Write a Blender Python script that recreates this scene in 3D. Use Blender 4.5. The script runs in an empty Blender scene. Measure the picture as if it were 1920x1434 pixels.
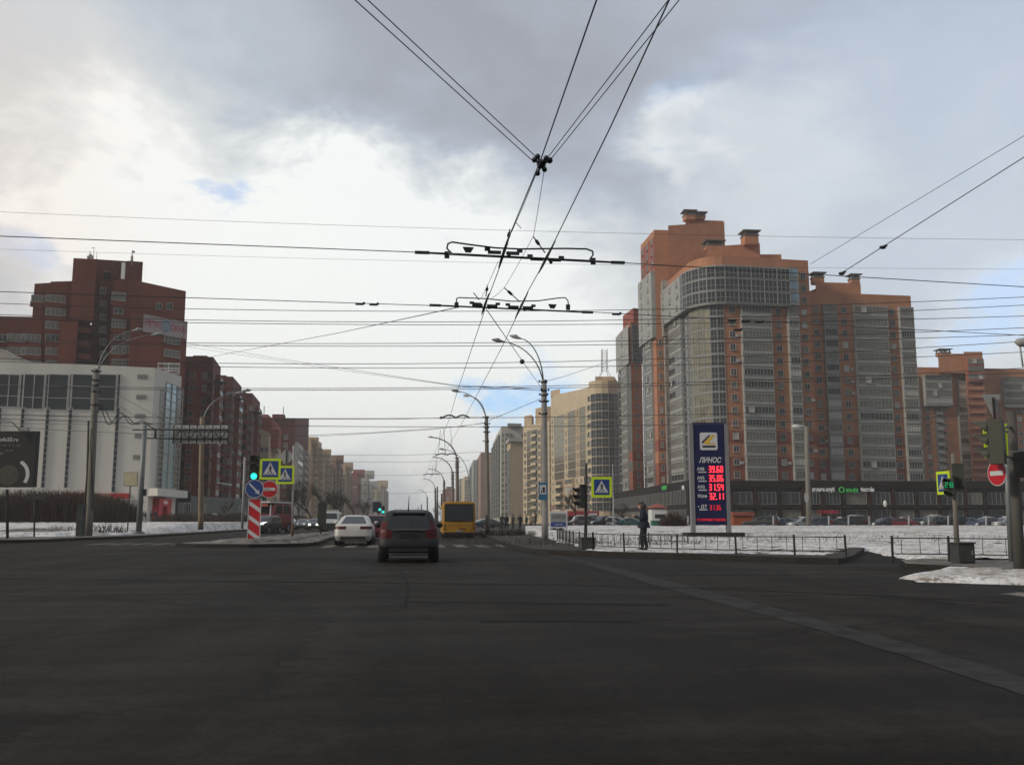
import bpy, math, random
import numpy as np
from mathutils import Vector, Matrix
from math import radians as R, sin, cos, pi, tan, atan
random.seed(7)
S = bpy.context.scene
COL = S.collection
# ---------------------------------------------------------------- camera
EYE = 1.2; TH = atan(259/1800); PSI = R(6.03)
cd = bpy.data.cameras.new('camera'); cam = bpy.data.objects.new('camera', cd); COL.objects.link(cam)
cd.sensor_width = 36; cd.lens = 36*1800/1920; cd.clip_end = 9000; cd.clip_start = .1
cam.location = (0, 0, EYE); cam.rotation_euler = (R(90)+TH, 0, -PSI)
S.camera = cam
S.view_settings.view_transform = 'Standard'; S.view_settings.look = 'None'
S.view_settings.exposure = 0; S.view_settings.gamma = 1
FW = Vector((sin(PSI), cos(PSI), 0)); RT = Vector((cos(PSI), -sin(PSI), 0))
def P(px, py, D):
    """point seen at photo pixel (px,py) at forward distance D metres"""
    t = (717-py)/1800; h = D*(sin(TH)+t*cos(TH))/(cos(TH)-t*sin(TH))
    dc = D*cos(TH)+h*sin(TH)
    p = FW*D + RT*((px-960)/1800*dc); p.z = EYE+h
    return p
def G(px, D, z=0.0):
    dc = D*cos(TH)+(z-EYE)*sin(TH)
    p = FW*D + RT*((px-960)/1800*dc); p.z = z
    return p
def Z(py, D): return P(960, py, D).z
def GR(px, py, z=0.0):
    a = TH+atan((717-py)/1800)
    return G(px, (z-EYE)/tan(a), z)
def Dof(py, z): return (z-EYE)/tan(TH+atan((717-py)/1800))
def dirp(px, py): return (P(px, py, 10)-Vector((0, 0, EYE))).normalized()
# ---------------------------------------------------------------- sun and sky
SUN_AZ = R(-108); SUN_EL = R(26)      # azimuth from +Y towards +X
sd = bpy.data.lights.new('sun', 'SUN'); sun = bpy.data.objects.new('sun', sd); COL.objects.link(sun)
sd.energy = 2.1; sd.angle = R(10); sd.color = (1, .9, .76)
sv = Vector((sin(SUN_AZ)*cos(SUN_EL), cos(SUN_AZ)*cos(SUN_EL), sin(SUN_EL)))
sun.rotation_euler = sv.to_track_quat('Z', 'Y').to_euler()
w = bpy.data.worlds.new('World'); S.world = w; w.use_nodes = True
nt = w.node_tree; N = nt.nodes; Lk = nt.links; N.clear()
def nd(t, **k):
    n = N.new(t)
    for a, b in k.items(): setattr(n, a, b)
    return n
def wire(a, b): Lk.new(a, b)
out = nd('ShaderNodeOutputWorld'); bg = nd('ShaderNodeBackground'); bg.inputs['Strength'].default_value = .1
wire(bg.outputs[0], out.inputs[0])
sky = nd('ShaderNodeTexSky', sky_type='NISHITA'); sky.sun_disc = False
sky.sun_elevation = SUN_EL; sky.sun_rotation = SUN_AZ
tc = nd('ShaderNodeTexCoord')
def mth(op, a, b=None, c=None):
    m = nd('ShaderNodeMath', operation=op)
    for i, v in enumerate((a, b, c)):
        if v is None: continue
        if isinstance(v, (int, float)): m.inputs[i].default_value = v
        else: wire(v, m.inputs[i])
    return m.outputs[0]
# stretch direction: clouds flatten towards the horizon
def noise(scale, det, rough, vec, dist=0, off=(0, 0, 0)):
    mp = nd('ShaderNodeMapping'); mp.inputs['Scale'].default_value = (1, 1, 1.9); mp.inputs['Location'].default_value = off
    wire(vec, mp.inputs[0]); n = nd('ShaderNodeTexNoise'); n.inputs['Scale'].default_value = scale
    n.inputs['Detail'].default_value = det; n.inputs['Roughness'].default_value = rough; n.inputs['Distortion'].default_value = dist
    wire(mp.outputs[0], n.inputs['Vector']); return n
gen = tc.outputs['Generated']
nA = noise(3.2, 5, .55, gen); nB = noise(6.5, 6, .6, gen, .3, (4, 2, 7)); nC = noise(17, 5, .62, gen, .4, (1, 9, 3))
# warped direction
wv = nd('ShaderNodeVectorMath', operation='MULTIPLY_ADD')
cs = nd('ShaderNodeVectorMath', operation='SUBTRACT'); wire(nB.outputs['Color'], cs.inputs[0]); cs.inputs[1].default_value = (.5, .5, .5)
wire(cs.outputs[0], wv.inputs[0]); wv.inputs[1].default_value = (.26, .26, .26); wire(gen, wv.inputs[2])
wv2 = nd('ShaderNodeVectorMath', operation='MULTIPLY_ADD')
cs2 = nd('ShaderNodeVectorMath', operation='SUBTRACT'); wire(nC.outputs['Color'], cs2.inputs[0]); cs2.inputs[1].default_value = (.5, .5, .5)
wire(cs2.outputs[0], wv2.inputs[0]); wv2.inputs[1].default_value = (.045, .045, .045); wire(wv.outputs[0], wv2.inputs[2])
def blob(px, py, r, soft, warp=wv2):
    d = dirp(px, py); s = nd('ShaderNodeVectorMath', operation='DISTANCE')
    wire(warp.outputs[0], s.inputs[0]); s.inputs[1].default_value = d
    m = nd('ShaderNodeMapRange', interpolation_type='SMOOTHSTEP'); m.clamp = True
    wire(s.outputs['Value'], m.inputs[0]); m.inputs[1].default_value = (r+soft)/1800; m.inputs[2].default_value = max(0, (r-soft))/1800
    m.inputs[3].default_value = 0; m.inputs[4].default_value = 1
    return m.outputs[0]
# cloud brightness: base + large features of this sky, as directions
V = mth('MULTIPLY_ADD', nA.outputs['Fac'], .10, .25)
V = mth('MULTIPLY_ADD', blob(960, 300, 2300, 1500, wv), .37, V)   # brighter cloud ahead; unseen sky behind and overhead made darker to cut ground light
V = mth('MULTIPLY_ADD', nC.outputs['Fac'], .03, V)
for px, py, r, s, a in [
    (760, 230, 260, 220, -.13), (480, 170, 280, 260, -.08), (1050, 150, 320, 280, -.06), (960, 370, 170, 150, -.09), (850, 300, 360, 170, -.06), (420, 320, 170, 130, -.06), (1500, 60, 420, 200, -.05), (1330, 60, 300, 260, -.03),
    (1000, -500, 500, 400, -.05), (60, 300, 230, 160, .05), (60, 60, 120, 200, .03),
    (620, 450, 170, 120, .30), (1050, 640, 260, 160, .06), (180, 420, 150, 100, .10), (380, 480, 240, 180, .12), (1290, 250, 60, 60, .20), (1420, 290, 150, 110, .12), (1650, 320, 260, 160, .06),
    (760, 560, 330, 200, .15), (520, 700, 420, 200, .12), (560, 470, 420, 220, .08), (1000, 560, 300, 200, .10), (860, 650, 300, 160, .12), (700, 870, 240, 100, -.10),
    (880, 840, 110, 50, .10), (1880, 620, 120, 70, .14), (300, 390, 170, 90, .05)]:
    V = mth('MULTIPLY_ADD', blob(px, py, r, s), a, V)
ramp = nd('ShaderNodeValToRGB'); wire(V, ramp.inputs[0]); cr = ramp.color_ramp
cr.elements[0].position = .25; cr.elements[0].color = (.16, .167, .185, 1)
cr.elements[1].position = .95; cr.elements[1].color = (1.0, 1.02, 1.0, 1)
e = cr.elements.new(.45); e.color = (.40, .415, .45, 1)
e = cr.elements.new(.62); e.color = (.51, .56, .63, 1)
e = cr.elements.new(.78); e.color = (.74, .775, .79, 1)
# warm light near the sun side
warm = blob(-260, 360, 280, 300, wv); wm = nd('ShaderNodeMixRGB', blend_type='MULTIPLY'); wire(mth('MULTIPLY', warm, .8), wm.inputs[0])
wire(ramp.outputs[0], wm.inputs[1]); wm.inputs[2].default_value = (1.02, .87, .79, 1)
sc = nd('ShaderNodeMixRGB', blend_type='MULTIPLY'); sc.inputs[0].default_value = 1; wire(wm.outputs[0], sc.inputs[1]); sc.inputs[2].default_value = (10, 10, 10, 1)
# breaks in the cloud
H = None
for px, py, r, s, a in [(362, 345, 24, 34, .5), (412, 322, 22, 30, .4), (965, 752, 85, 40, .75), (1010, 700, 40, 40, .5), (1850, 585, 75, 55, .38), (1300, 190, 50, 60, .25),
                        (25, 520, 40, 40, .25), (1800, 60, 300, 240, .16), (1560, 150, 260, 200, .12), (1000, 60, 400, 260, .06), (1800, 480, 190, 120, .1)]:
    b = mth('MULTIPLY', blob(px, py, r, s), a); H = b if H is None else mth('MAXIMUM', H, b)
gap = nd('ShaderNodeMixRGB'); wire(H, gap.inputs[0]); wire(sc.outputs[0], gap.inputs[1])
sb = nd('ShaderNodeMixRGB', blend_type='MULTIPLY'); sb.inputs[0].default_value = 1; wire(sky.outputs[0], sb.inputs[1]); sb.inputs[2].default_value = (1.15, 1.75, 2.5, 1)
wire(sb.outputs[0], gap.inputs[2]); wire(gap.outputs[0], bg.inputs['Color'])
# ---------------------------------------------------------------- materials
MATS = {}
ALO, AHI = 1.25, 1.95
def mat(name, rgb, rough=.8, var=.15, scale=1.5, metal=0, spec=.4, bump=0, emis=None, col2=None, streak=False):
    if name in MATS: return MATS[name]
    m = bpy.data.materials.new(name); m.use_nodes = True; t = m.node_tree; b = t.nodes['Principled BSDF']
    b.inputs['Roughness'].default_value = rough; b.inputs['Metallic'].default_value = metal
    b.inputs['Specular IOR Level'].default_value = spec
    if emis:
        b.inputs['Emission Color'].default_value = (*rgb, 1); b.inputs['Emission Strength'].default_value = emis
    if var > 0:
        c = t.nodes.new('ShaderNodeTexCoord'); n = t.nodes.new('ShaderNodeTexNoise'); n.inputs['Scale'].default_value = scale
        n.inputs['Detail'].default_value = 6; n.inputs['Roughness'].default_value = .65
        mp = t.nodes.new('ShaderNodeMapping'); t.links.new(c.outputs['Object'], mp.inputs[0])
        if streak: mp.inputs['Scale'].default_value = (1, 1, .12)
        t.links.new(mp.outputs[0], n.inputs['Vector'])
        r = t.nodes.new('ShaderNodeValToRGB'); t.links.new(n.outputs['Fac'], r.inputs[0])
        r.color_ramp.elements[0].position = .3; r.color_ramp.elements[1].position = .7
        c2 = col2 or tuple(min(1, x*(1+var)) for x in rgb)
        r.color_ramp.elements[0].color = (*[x*(1-var) for x in rgb], 1); r.color_ramp.elements[1].color = (*c2, 1)
        t.links.new(r.outputs[0], b.inputs['Base Color'])
        if bump:
            bp = t.nodes.new('ShaderNodeBump'); bp.inputs['Strength'].default_value = bump; bp.inputs['Distance'].default_value = .05
            t.links.new(n.outputs['Fac'], bp.inputs['Height']); t.links.new(bp.outputs[0], b.inputs['Normal'])
    else: b.inputs['Base Color'].default_value = (*rgb, 1)
    MATS[name] = m; return m
M = {}
M['orange'] = mat('orange_brick', (.43, .195, .105), .9, .16, .35)
M['orangered'] = mat('dark_red_brick', (.27, .085, .055), .9, .18, .35)
M['pinkbrick'] = mat('pink_brick', (.30, .085, .06), .9, .18, .35)
M['red'] = mat('red_brick', (.18, .045, .026), .9, .22, .3, streak=True)
M['red2'] = mat('maroon_brick', (.125, .034, .024), .9, .22, .3, streak=True)
M['grey'] = mat('grey_panel', (.32, .325, .305), .6, .16, .4)
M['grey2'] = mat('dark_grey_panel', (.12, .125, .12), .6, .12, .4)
M['cream'] = mat('cream_render', (.56, .46, .31), .9, .12, .2)
M['cream2'] = mat('yellow_render', (.55, .45, .27), .9, .1, .2)
M['beige'] = mat('beige_render', (.50, .37, .24), .9, .15, .2)
M['brownc'] = mat('brown_render', (.30, .18, .12), .9, .15, .2)
M['palewall'] = mat('pale_grey_render', (.50, .48, .42), .9, .12, .2)
M['white'] = mat('white_cladding', (.61, .59, .53), .7, .10, .25, streak=True)
M['whitel'] = mat('white_plastic', (.62, .62, .6), .5, .05, 1)
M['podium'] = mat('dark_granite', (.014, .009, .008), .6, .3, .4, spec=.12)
M['podium2'] = mat('dark_maroon_granite', (.035, .013, .011), .6, .3, .4, spec=.12)
M['frame'] = mat('window_frame', (.42, .42, .40), .6, .05, 1)
M['framed'] = mat('dark_window_frame', (.32, .325, .31), .5, .05, 1)
M['glass'] = mat('window_glass', (.025, .03, .032), .12, .2, .9, spec=.5)
M['glass2'] = mat('curtained_glass', (.16, .155, .13), .35, .3, 1.3, spec=.4)
M['glass3'] = mat('bright_curtain', (.5, .49, .45), .5, .1, 1.3, spec=.3)
M['bronze'] = mat('bronze_tinted_glass', (.34, .30, .19), .14, .35, .5, metal=.75, spec=.6)
M['blueglass'] = mat('blue_glass', (.24, .38, .44), .12, .2, .3, metal=.5, spec=.6)
M['conc'] = mat('concrete', (.19, .175, .15), .9, .2, 3, streak=True)
M['conc2'] = mat('pale_concrete', (.27, .26, .24), .9, .15, 2)
M['steel'] = mat('galvanised_steel', (.20, .215, .215), .5, .12, 5, metal=.3)
M['dark'] = mat('dark_metal', (.03, .034, .042), .5, .2, 8, metal=.2)
M['wirem'] = mat('wire_metal', (.05, .052, .06), .5, 0)
M['iron'] = mat('painted_iron', (.04, .037, .035), .7, .3, 6)
M['rubber'] = mat('rubber', (.012, .012, .012), .85, .2, 10)
M['rim'] = mat('wheel_rim', (.22, .22, .22), .4, .1, 10, metal=.7)
M['carglass'] = mat('car_glass', (.012, .017, .021), .06, 0, spec=.6)
M['under'] = mat('black_plastic', (.012, .012, .013), .7, .2, 4)
M['tail'] = mat('tail_lamp', (.075, .006, .009), .4, .1, 20, spec=.25)
M['head'] = mat('head_lamp', (.6, .6, .58), .15, 0, spec=.6)
M['headon'] = mat('lit_head_lamp', (1, .96, .88), .3, 0, emis=1.6)
M['signblue'] = mat('sign_blue', (.018, .05, .20), .45, .05, 3)
M['signwhite'] = mat('sign_white', (.52, .53, .54), .45, .05, 3)
M['signyel'] = mat('fluorescent_yellow', (.55, .72, .02), .5, .04, 3)
M['signblack'] = mat('sign_black', (.015, .015, .017), .5, 0)
M['signred'] = mat('sign_red', (.45, .012, .02), .45, .06, 3)
M['signback'] = mat('sign_back_metal', (.33, .335, .33), .6, .12, 4)
M['skin'] = mat('skin', (.45, .25, .18), .6, .05, 5)
M['snow'] = None
def matspecial():
    # dirty snow: white with brown specks, thin places and grass
    m = bpy.data.materials.new('dirty_snow'); m.use_nodes = True; t = m.node_tree; b = t.nodes['Principled BSDF']
    b.inputs['Roughness'].default_value = .9; b.inputs['Specular IOR Level'].default_value = .2
    c = t.nodes.new('ShaderNodeTexCoord')
    def nz(s, d, ro=.65, v=None):
        n = t.nodes.new('ShaderNodeTexNoise'); n.inputs['Scale'].default_value = s; n.inputs['Detail'].default_value = d; n.inputs['Roughness'].default_value = ro
        t.links.new(c.outputs['Object'], n.inputs['Vector']); return n
    def rm(n, p0, c0, p1, c1):
        r = t.nodes.new('ShaderNodeValToRGB'); t.links.new(n.outputs['Fac'], r.inputs[0]); e = r.color_ramp.elements
        e[0].position = p0; e[0].color = (*c0, 1); e[1].position = p1; e[1].color = (*c1, 1); return r
    a = rm(nz(.35, 8, .75), .38, (.38, .34, .29), .52, (.72, .71, .71)); s = rm(nz(4, 8, .85), .40, (0, 0, 0), .50, (1, 1, 1))
    mx = t.nodes.new('ShaderNodeMixRGB'); t.links.new(s.outputs[0], mx.inputs[0]); mx.inputs[1].default_value = (.16, .13, .09, 1); t.links.new(a.outputs[0], mx.inputs[2])
    g = rm(nz(.12, 6, .75), .56, (0, 0, 0), .64, (.6, .6, .6)); mx2 = t.nodes.new('ShaderNodeMixRGB'); t.links.new(g.outputs[0], mx2.inputs[0])
    t.links.new(mx.outputs[0], mx2.inputs[1]); mx2.inputs[2].default_value = (.20, .17, .11, 1); t.links.new(mx2.outputs[0], b.inputs['Base Color'])
    bp = t.nodes.new('ShaderNodeBump'); bp.inputs['Strength'].default_value = .6; bp.inputs['Distance'].default_value = .15
    t.links.new(nz(2.5, 6).outputs['Fac'], bp.inputs['Height']); t.links.new(bp.outputs[0], b.inputs['Normal'])
    M['snow'] = m
    # cleaner bank snow
    m = m.copy(); m.name = 'bank_snow'; t = m.node_tree
    for n in t.nodes:
        if n.type == 'TEX_NOISE' and abs(n.inputs['Scale'].default_value-.12) < .01: n.inputs['Scale'].default_value = .05
        if n.type == 'VALTORGB' and abs(n.color_ramp.elements[0].position-.42) < .01: n.color_ramp.elements[0].position = .33; n.color_ramp.elements[1].position = .40
    M['snowc'] = m
    # asphalt
    m = bpy.data.materials.new('asphalt'); m.use_nodes = True; t = m.node_tree; b = t.nodes['Principled BSDF']; b.inputs['Specular IOR Level'].default_value = .12
    c = t.nodes.new('ShaderNodeTexCoord')
    def nz2(s, d, ro, sc=(1, 1, 1), rot=0):
        mp = t.nodes.new('ShaderNodeMapping'); mp.inputs['Scale'].default_value = sc; mp.inputs['Rotation'].default_value = (0, 0, rot); t.links.new(c.outputs['Object'], mp.inputs[0])
        n = t.nodes.new('ShaderNodeTexNoise'); n.inputs['Scale'].default_value = s; n.inputs['Detail'].default_value = d; n.inputs['Roughness'].default_value = ro
        t.links.new(mp.outputs[0], n.inputs['Vector']); return n
    a = nz2(.22, 8, .6); b2 = nz2(1.0, 4, .5, (.12, 1.2, 1), .12); g = nz2(38, 3, .8); tr = nz2(.9, 3, .5, (1.1, .06, 1)); wr = nz2(3.2, 8, .75)
    s1 = t.nodes.new('ShaderNodeMath'); s1.operation = 'MULTIPLY_ADD'; t.links.new(a.outputs['Fac'], s1.inputs[0]); s1.inputs[1].default_value = .5; s1.inputs[2].default_value = -.25
    def add(n, k, prev):
        q = t.nodes.new('ShaderNodeMath'); q.operation = 'MULTIPLY_ADD'; t.links.new(n.outputs['Fac'], q.inputs[0]); q.inputs[1].default_value = k; t.links.new(prev.outputs[0], q.inputs[2]); return q
    g3 = nz2(9, 5, .8); s2 = add(g3, .5, add(wr, .5, add(tr, .5, add(g, .6, add(b2, .6, s1)))))
    vo = t.nodes.new('ShaderNodeTexVoronoi'); vo.feature = 'DISTANCE_TO_EDGE'; vo.inputs['Scale'].default_value = .22
    wm_ = t.nodes.new('ShaderNodeVectorMath'); wm_.operation = 'MULTIPLY_ADD'; t.links.new(wr.outputs['Color'], wm_.inputs[0]); wm_.inputs[1].default_value = (1.6, 1.6, 0); t.links.new(c.outputs['Object'], wm_.inputs[2]); t.links.new(wm_.outputs[0], vo.inputs['Vector'])
    cm = t.nodes.new('ShaderNodeMapRange'); t.links.new(vo.outputs['Distance'], cm.inputs[0]); cm.inputs[1].default_value = 0; cm.inputs[2].default_value = .018; cm.inputs[3].default_value = -.30; cm.inputs[4].default_value = 0
    sA = t.nodes.new('ShaderNodeMath'); sA.operation = 'ADD'; t.links.new(s2.outputs[0], sA.inputs[0]); t.links.new(cm.outputs[0], sA.inputs[1]); s2 = sA
    big = nz2(.09, 3, .6, (1, .6, 1), .5); s2 = add(big, .7, s2); sB = t.nodes.new('ShaderNodeMath'); sB.operation = 'ADD'; t.links.new(s2.outputs[0], sB.inputs[0]); sB.inputs[1].default_value = -.35; s2 = sB; sC = t.nodes.new('ShaderNodeMapRange'); sC.inputs[1].default_value = ALO; sC.inputs[2].default_value = AHI; t.links.new(sB.outputs[0], sC.inputs[0]); s2 = sC
    r = t.nodes.new('ShaderNodeValToRGB'); t.links.new(s2.outputs[0], r.inputs[0]); e = r.color_ramp.elements
    e[0].position = 0; e[0].color = (.009, .0072, .0055, 1); e[1].position = 1; e[1].color = (.060, .047, .034, 1)
    t.links.new(r.outputs[0], b.inputs['Base Color'])
    rr = t.nodes.new('ShaderNodeMapRange'); t.links.new(a.outputs['Fac'], rr.inputs[0]); rr.inputs[1].default_value = .3; rr.inputs[2].default_value = .7; rr.inputs[3].default_value = .7; rr.inputs[4].default_value = .95
    t.links.new(rr.outputs[0], b.inputs['Roughness'])
    bp = t.nodes.new('ShaderNodeBump'); bp.inputs['Strength'].default_value = .5; bp.inputs['Distance'].default_value = .02
    t.links.new(g.outputs['Fac'], bp.inputs['Height']); t.links.new(bp.outputs[0], b.inputs['Normal'])
    M['asphalt'] = m
matspecial()
M['patch'] = mat('worn_pale_asphalt', (.026, .024, .022), .85, .35, 2.2, bump=.4, spec=.1, col2=(.046, .043, .041))
M['seal'] = mat('bitumen_seal', (.011, .010, .009), .9, .4, 2.5, spec=.1)
M['paint'] = mat('worn_road_paint', (.05, .045, .04), .8, .5, 4, col2=(.26, .24, .20), spec=.1)
M['ypaint'] = mat('worn_yellow_paint', (.016, .014, .011), .9, .3, 2, col2=(.05, .04, .02), spec=.1)
M['pave'] = mat('wet_pavement', (.045, .040, .035), .85, .35, 1.2, bump=.3, spec=.15)
M['kerb'] = mat('kerb_stone', (.03, .027, .024), .9, .3, 2, spec=.15)
M['mud'] = mat('muddy_slush', (.075, .065, .055), .85, .45, 1.6, bump=.6, col2=(.26, .24, .22), spec=.15)
M['twig'] = mat('bare_twigs', (.05, .036, .028), .95, .3, 3)
M['twigr'] = mat('brown_thicket', (.048, .026, .020), .95, .3, 3)
# ---------------------------------------------------------------- mesh helpers
class MB:
    def __init__(s): s.v = []; s.f = []; s.m = []; s.sm = []
    def poly(s, pts, mi=0, smooth=False):
        b = len(s.v); s.v += [tuple(p) for p in pts]; s.f.append(tuple(range(b, b+len(pts)))); s.m.append(mi); s.sm.append(smooth)
    def add(s, v, f, mi=0, smooth=False):
        b = len(s.v); s.v += [tuple(p) for p in v]
        for q in f: s.f.append(tuple(b+i for i in q)); s.m.append(mi); s.sm.append(smooth)
    def box(s, c, d, mi=0, mx=None):
        x, y, z = d[0]/2, d[1]/2, d[2]/2
        v = [Vector((i*x, j*y, k*z)) for k in (-1, 1) for j in (-1, 1) for i in (-1, 1)]
        if mx is not None: v = [mx @ q for q in v]
        v = [q+Vector(c) for q in v]
        s.add(v, [(0, 2, 3, 1), (4, 5, 7, 6), (0, 1, 5, 4), (2, 6, 7, 3), (0, 4, 6, 2), (1, 3, 7, 5)], mi)
    def prism(s, poly, z0, z1, mi=0, cap=True):
        n = len(poly); zz0 = z0 if isinstance(z0, (list, tuple)) else [z0]*n; zz1 = z1 if isinstance(z1, (list, tuple)) else [z1]*n
        v = [(p[0], p[1], a) for p, a in zip(poly, zz0)]+[(p[0], p[1], a) for p, a in zip(poly, zz1)]
        f = [(i, (i+1) % n, n+(i+1) % n, n+i) for i in range(n)]
        if cap: f += [tuple(range(n, 2*n)), tuple(range(n-1, -1, -1))]
        s.add(v, f, mi)
    def tube(s, pts, rad, n=6, mi=0, cap=True, smooth=True):
        pts = [Vector(p) for p in pts]; rr = rad if isinstance(rad, (list, tuple)) else [rad]*len(pts)
        b = len(s.v); up = None
        for i, p in enumerate(pts):
            d = (pts[min(i+1, len(pts)-1)]-pts[max(i-1, 0)])
            if d.length < 1e-9: d = Vector((0, 0, 1))
            d.normalize()
            if up is None: up = d.cross(Vector((0, 0, 1)) if abs(d.z) < .9 else Vector((1, 0, 0))).normalized()
            up = (up-d*up.dot(d));
            if up.length < 1e-6: up = d.orthogonal()
            up.normalize(); sd_ = d.cross(up)
            for k in range(n):
                a = 2*pi*k/n; s.v.append(tuple(p+(up*cos(a)+sd_*sin(a))*rr[i]))
        for i in range(len(pts)-1):
            for k in range(n):
                s.f.append((b+i*n+k, b+i*n+(k+1) % n, b+(i+1)*n+(k+1) % n, b+(i+1)*n+k)); s.m.append(mi); s.sm.append(smooth)
        if cap:
            s.f.append(tuple(b+k for k in range(n-1, -1, -1))); s.m.append(mi); s.sm.append(False)
            e = b+(len(pts)-1)*n; s.f.append(tuple(e+k for k in range(n))); s.m.append(mi); s.sm.append(False)
    def cyl(s, a, b, r, n=12, mi=0): s.tube([a, b], r, n, mi)
    def disc(s, c, r, u, v, n=24, mi=0, off=Vector((0, 0, 0))):
        s.poly([Vector(c)+off+u*(r*cos(2*pi*i/n))+v*(r*sin(2*pi*i/n)) for i in range(n)], mi)
    def ball(s, c, r, sc=(1, 1, 1), n=8, mi=0):
        v = [(c[0], c[1], c[2]-r*sc[2])]; f = []
        for j in range(1, n//2):
            t = -pi/2+pi*j/(n//2)
            for i in range(n): v.append((c[0]+r*sc[0]*cos(t)*cos(2*pi*i/n), c[1]+r*sc[1]*cos(t)*sin(2*pi*i/n), c[2]+r*sc[2]*sin(t)))
        v.append((c[0], c[1], c[2]+r*sc[2])); m_ = n//2-1
        for i in range(n):
            f.append((0, 1+(i+1) % n, 1+i)); f.append((len(v)-1, 1+(m_-1)*n+i, 1+(m_-1)*n+(i+1) % n))
            for j in range(m_-1): f.append((1+j*n+i, 1+j*n+(i+1) % n, 1+(j+1)*n+(i+1) % n, 1+(j+1)*n+i))
        s.add(v, f, mi, True)
    def data(s, name, mats):
        me = bpy.data.meshes.new(name); me.from_pydata(s.v, [], s.f)
        for m in mats: me.materials.append(M[m] if isinstance(m, str) else m)
        me.polygons.foreach_set('material_index', s.m); me.polygons.foreach_set('use_smooth', s.sm); me.update(); return me
    def build(s, name, mats, parent=None, mx=None):
        if not isinstance(mats, (list, tuple)): mats = [mats]
        o = bpy.data.objects.new(name, s.data(name, mats)); COL.objects.link(o)
        if parent is not None: o.parent = parent
        if mx is not None: o.matrix_local = mx
        return o
def tag(o, label, cat, group=None, kind=None):
    if label: o['label'] = label
    if cat: o['category'] = cat
    if group: o['group'] = group
    if kind: o['kind'] = kind
    return o
def thing(name, label, cat, loc=(0, 0, 0), rz=0, group=None):
    o = bpy.data.objects.new(name, None); COL.objects.link(o); o.empty_display_size = .3
    o.location = loc; o.rotation_euler = (0, 0, rz); return tag(o, label, cat, group)
def struct(o): o['kind'] = 'structure'; return o
def dup(root, loc, rz=0, label=None, group=None, scale=None):
    def cp(o, par):
        c = o.copy(); COL.objects.link(c)
        if par is not None: c.parent = par
        for ch in list(o.children): cp(ch, c)
        return c
    c = cp(root, None); c.location = loc; c.rotation_euler = (0, 0, rz)
    if scale: c.scale = scale
    if label: c['label'] = label
    if group: c['group'] = group
    return c
def frame(o, u, n):  # local x -> u, local y -> -n(into wall), z up ; n = outward normal
    u = Vector(u).normalized(); n = Vector(n).normalized(); up = Vector((0, 0, 1))
    m = Matrix((( u.x, -n.x, 0, o[0]), (u.y, -n.y, 0, o[1]), (u.z, -n.z, 1, o[2]), (0, 0, 0, 1))); return m
def text(s, size, material, mx, parent, name='lettering', ext=.01, align='LEFT', xs=1, shear=0, bold=0):
    """flat lettering; mx maps local x right, z up, y into the wall"""
    cu = bpy.data.curves.new('t', 'FONT'); cu.body = s; cu.size = size; cu.extrude = ext; cu.align_x = align; cu.shear = shear; cu.offset = bold
    ob = bpy.data.objects.new('t', cu); COL.objects.link(ob); dg = bpy.context.evaluated_depsgraph_get()
    me = bpy.data.meshes.new_from_object(ob.evaluated_get(dg)); bpy.data.objects.remove(ob)
    me.transform(Matrix.Diagonal((xs, 1, 1, 1))); me.transform(Matrix.Rotation(R(90), 4, 'X'))
    me.materials.clear(); me.materials.append(M[material] if isinstance(material, str) else material)
    o = bpy.data.objects.new(name, me); COL.objects.link(o)
    if parent is not None: o.parent = parent
    o.matrix_local = mx; return o
def inst(name, me, mx, parent):
    o = bpy.data.objects.new(name, me); COL.objects.link(o); o.parent = parent; o.matrix_local = mx; return o
# ---------------------------------------------------------------- buildings
def GB(px, D, z=0.0):
    py = 700 if D < 168 else 600 if D < 262 else 720 if D < 350 else 800
    p = P(px, py, D); p.z = z; return p
WINC = {}
def win_geo(w, h, n, v, style):
    """window: frame ring, mullions, glass. local x centred, z from 0 to h, y=0 wall plane (-y outward)"""
    key = (round(w, 1), round(h, 1), n, v, style)
    if key in WINC: return WINC[key]
    b = MB(); t = .09 if style != 'd' else .07; d = .12
    w, h = key[0], key[1]
    b.poly([(-w/2, -.03, 0), (w/2, -.03, 0), (w/2, -.03, h), (-w/2, -.03, h)], 1)
    for x in (-w/2+t/2, w/2-t/2): b.box((x, -d/2, h/2), (t, d, h), 0)
    for z in (t/2, h-t/2): b.box((0, -d/2, z), (w-2*t-.002, d-.01, t), 0)
    for i in range(1, n): b.box((-w/2+w*i/n, -d/2+.01, h/2), (t*.8, d-.04, h-2*t-.002), 0)
    if style == 's': b.box((-w/2+w/n*.55, -d/2+.01, h*.72), (w/n*.5, d-.05, t*.6), 0); b.box((0, -.16, -.04), (w+.15, .3, .06), 0)
    if style == 'g': b.box((0, -d/2+.01, h*.42), (w-2*t-.002, d-.05, t*.8), 0)
    mats = [M['framed'] if style in 'dg' else M['frame'], M[{0: 'glass', 1: 'glass2', 2: 'glass3', 3: 'bronze', 4: 'blueglass'}[v]]]
    me = b.data('window', mats); WINC[key] = (b, me, mats); return WINC[key]
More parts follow.
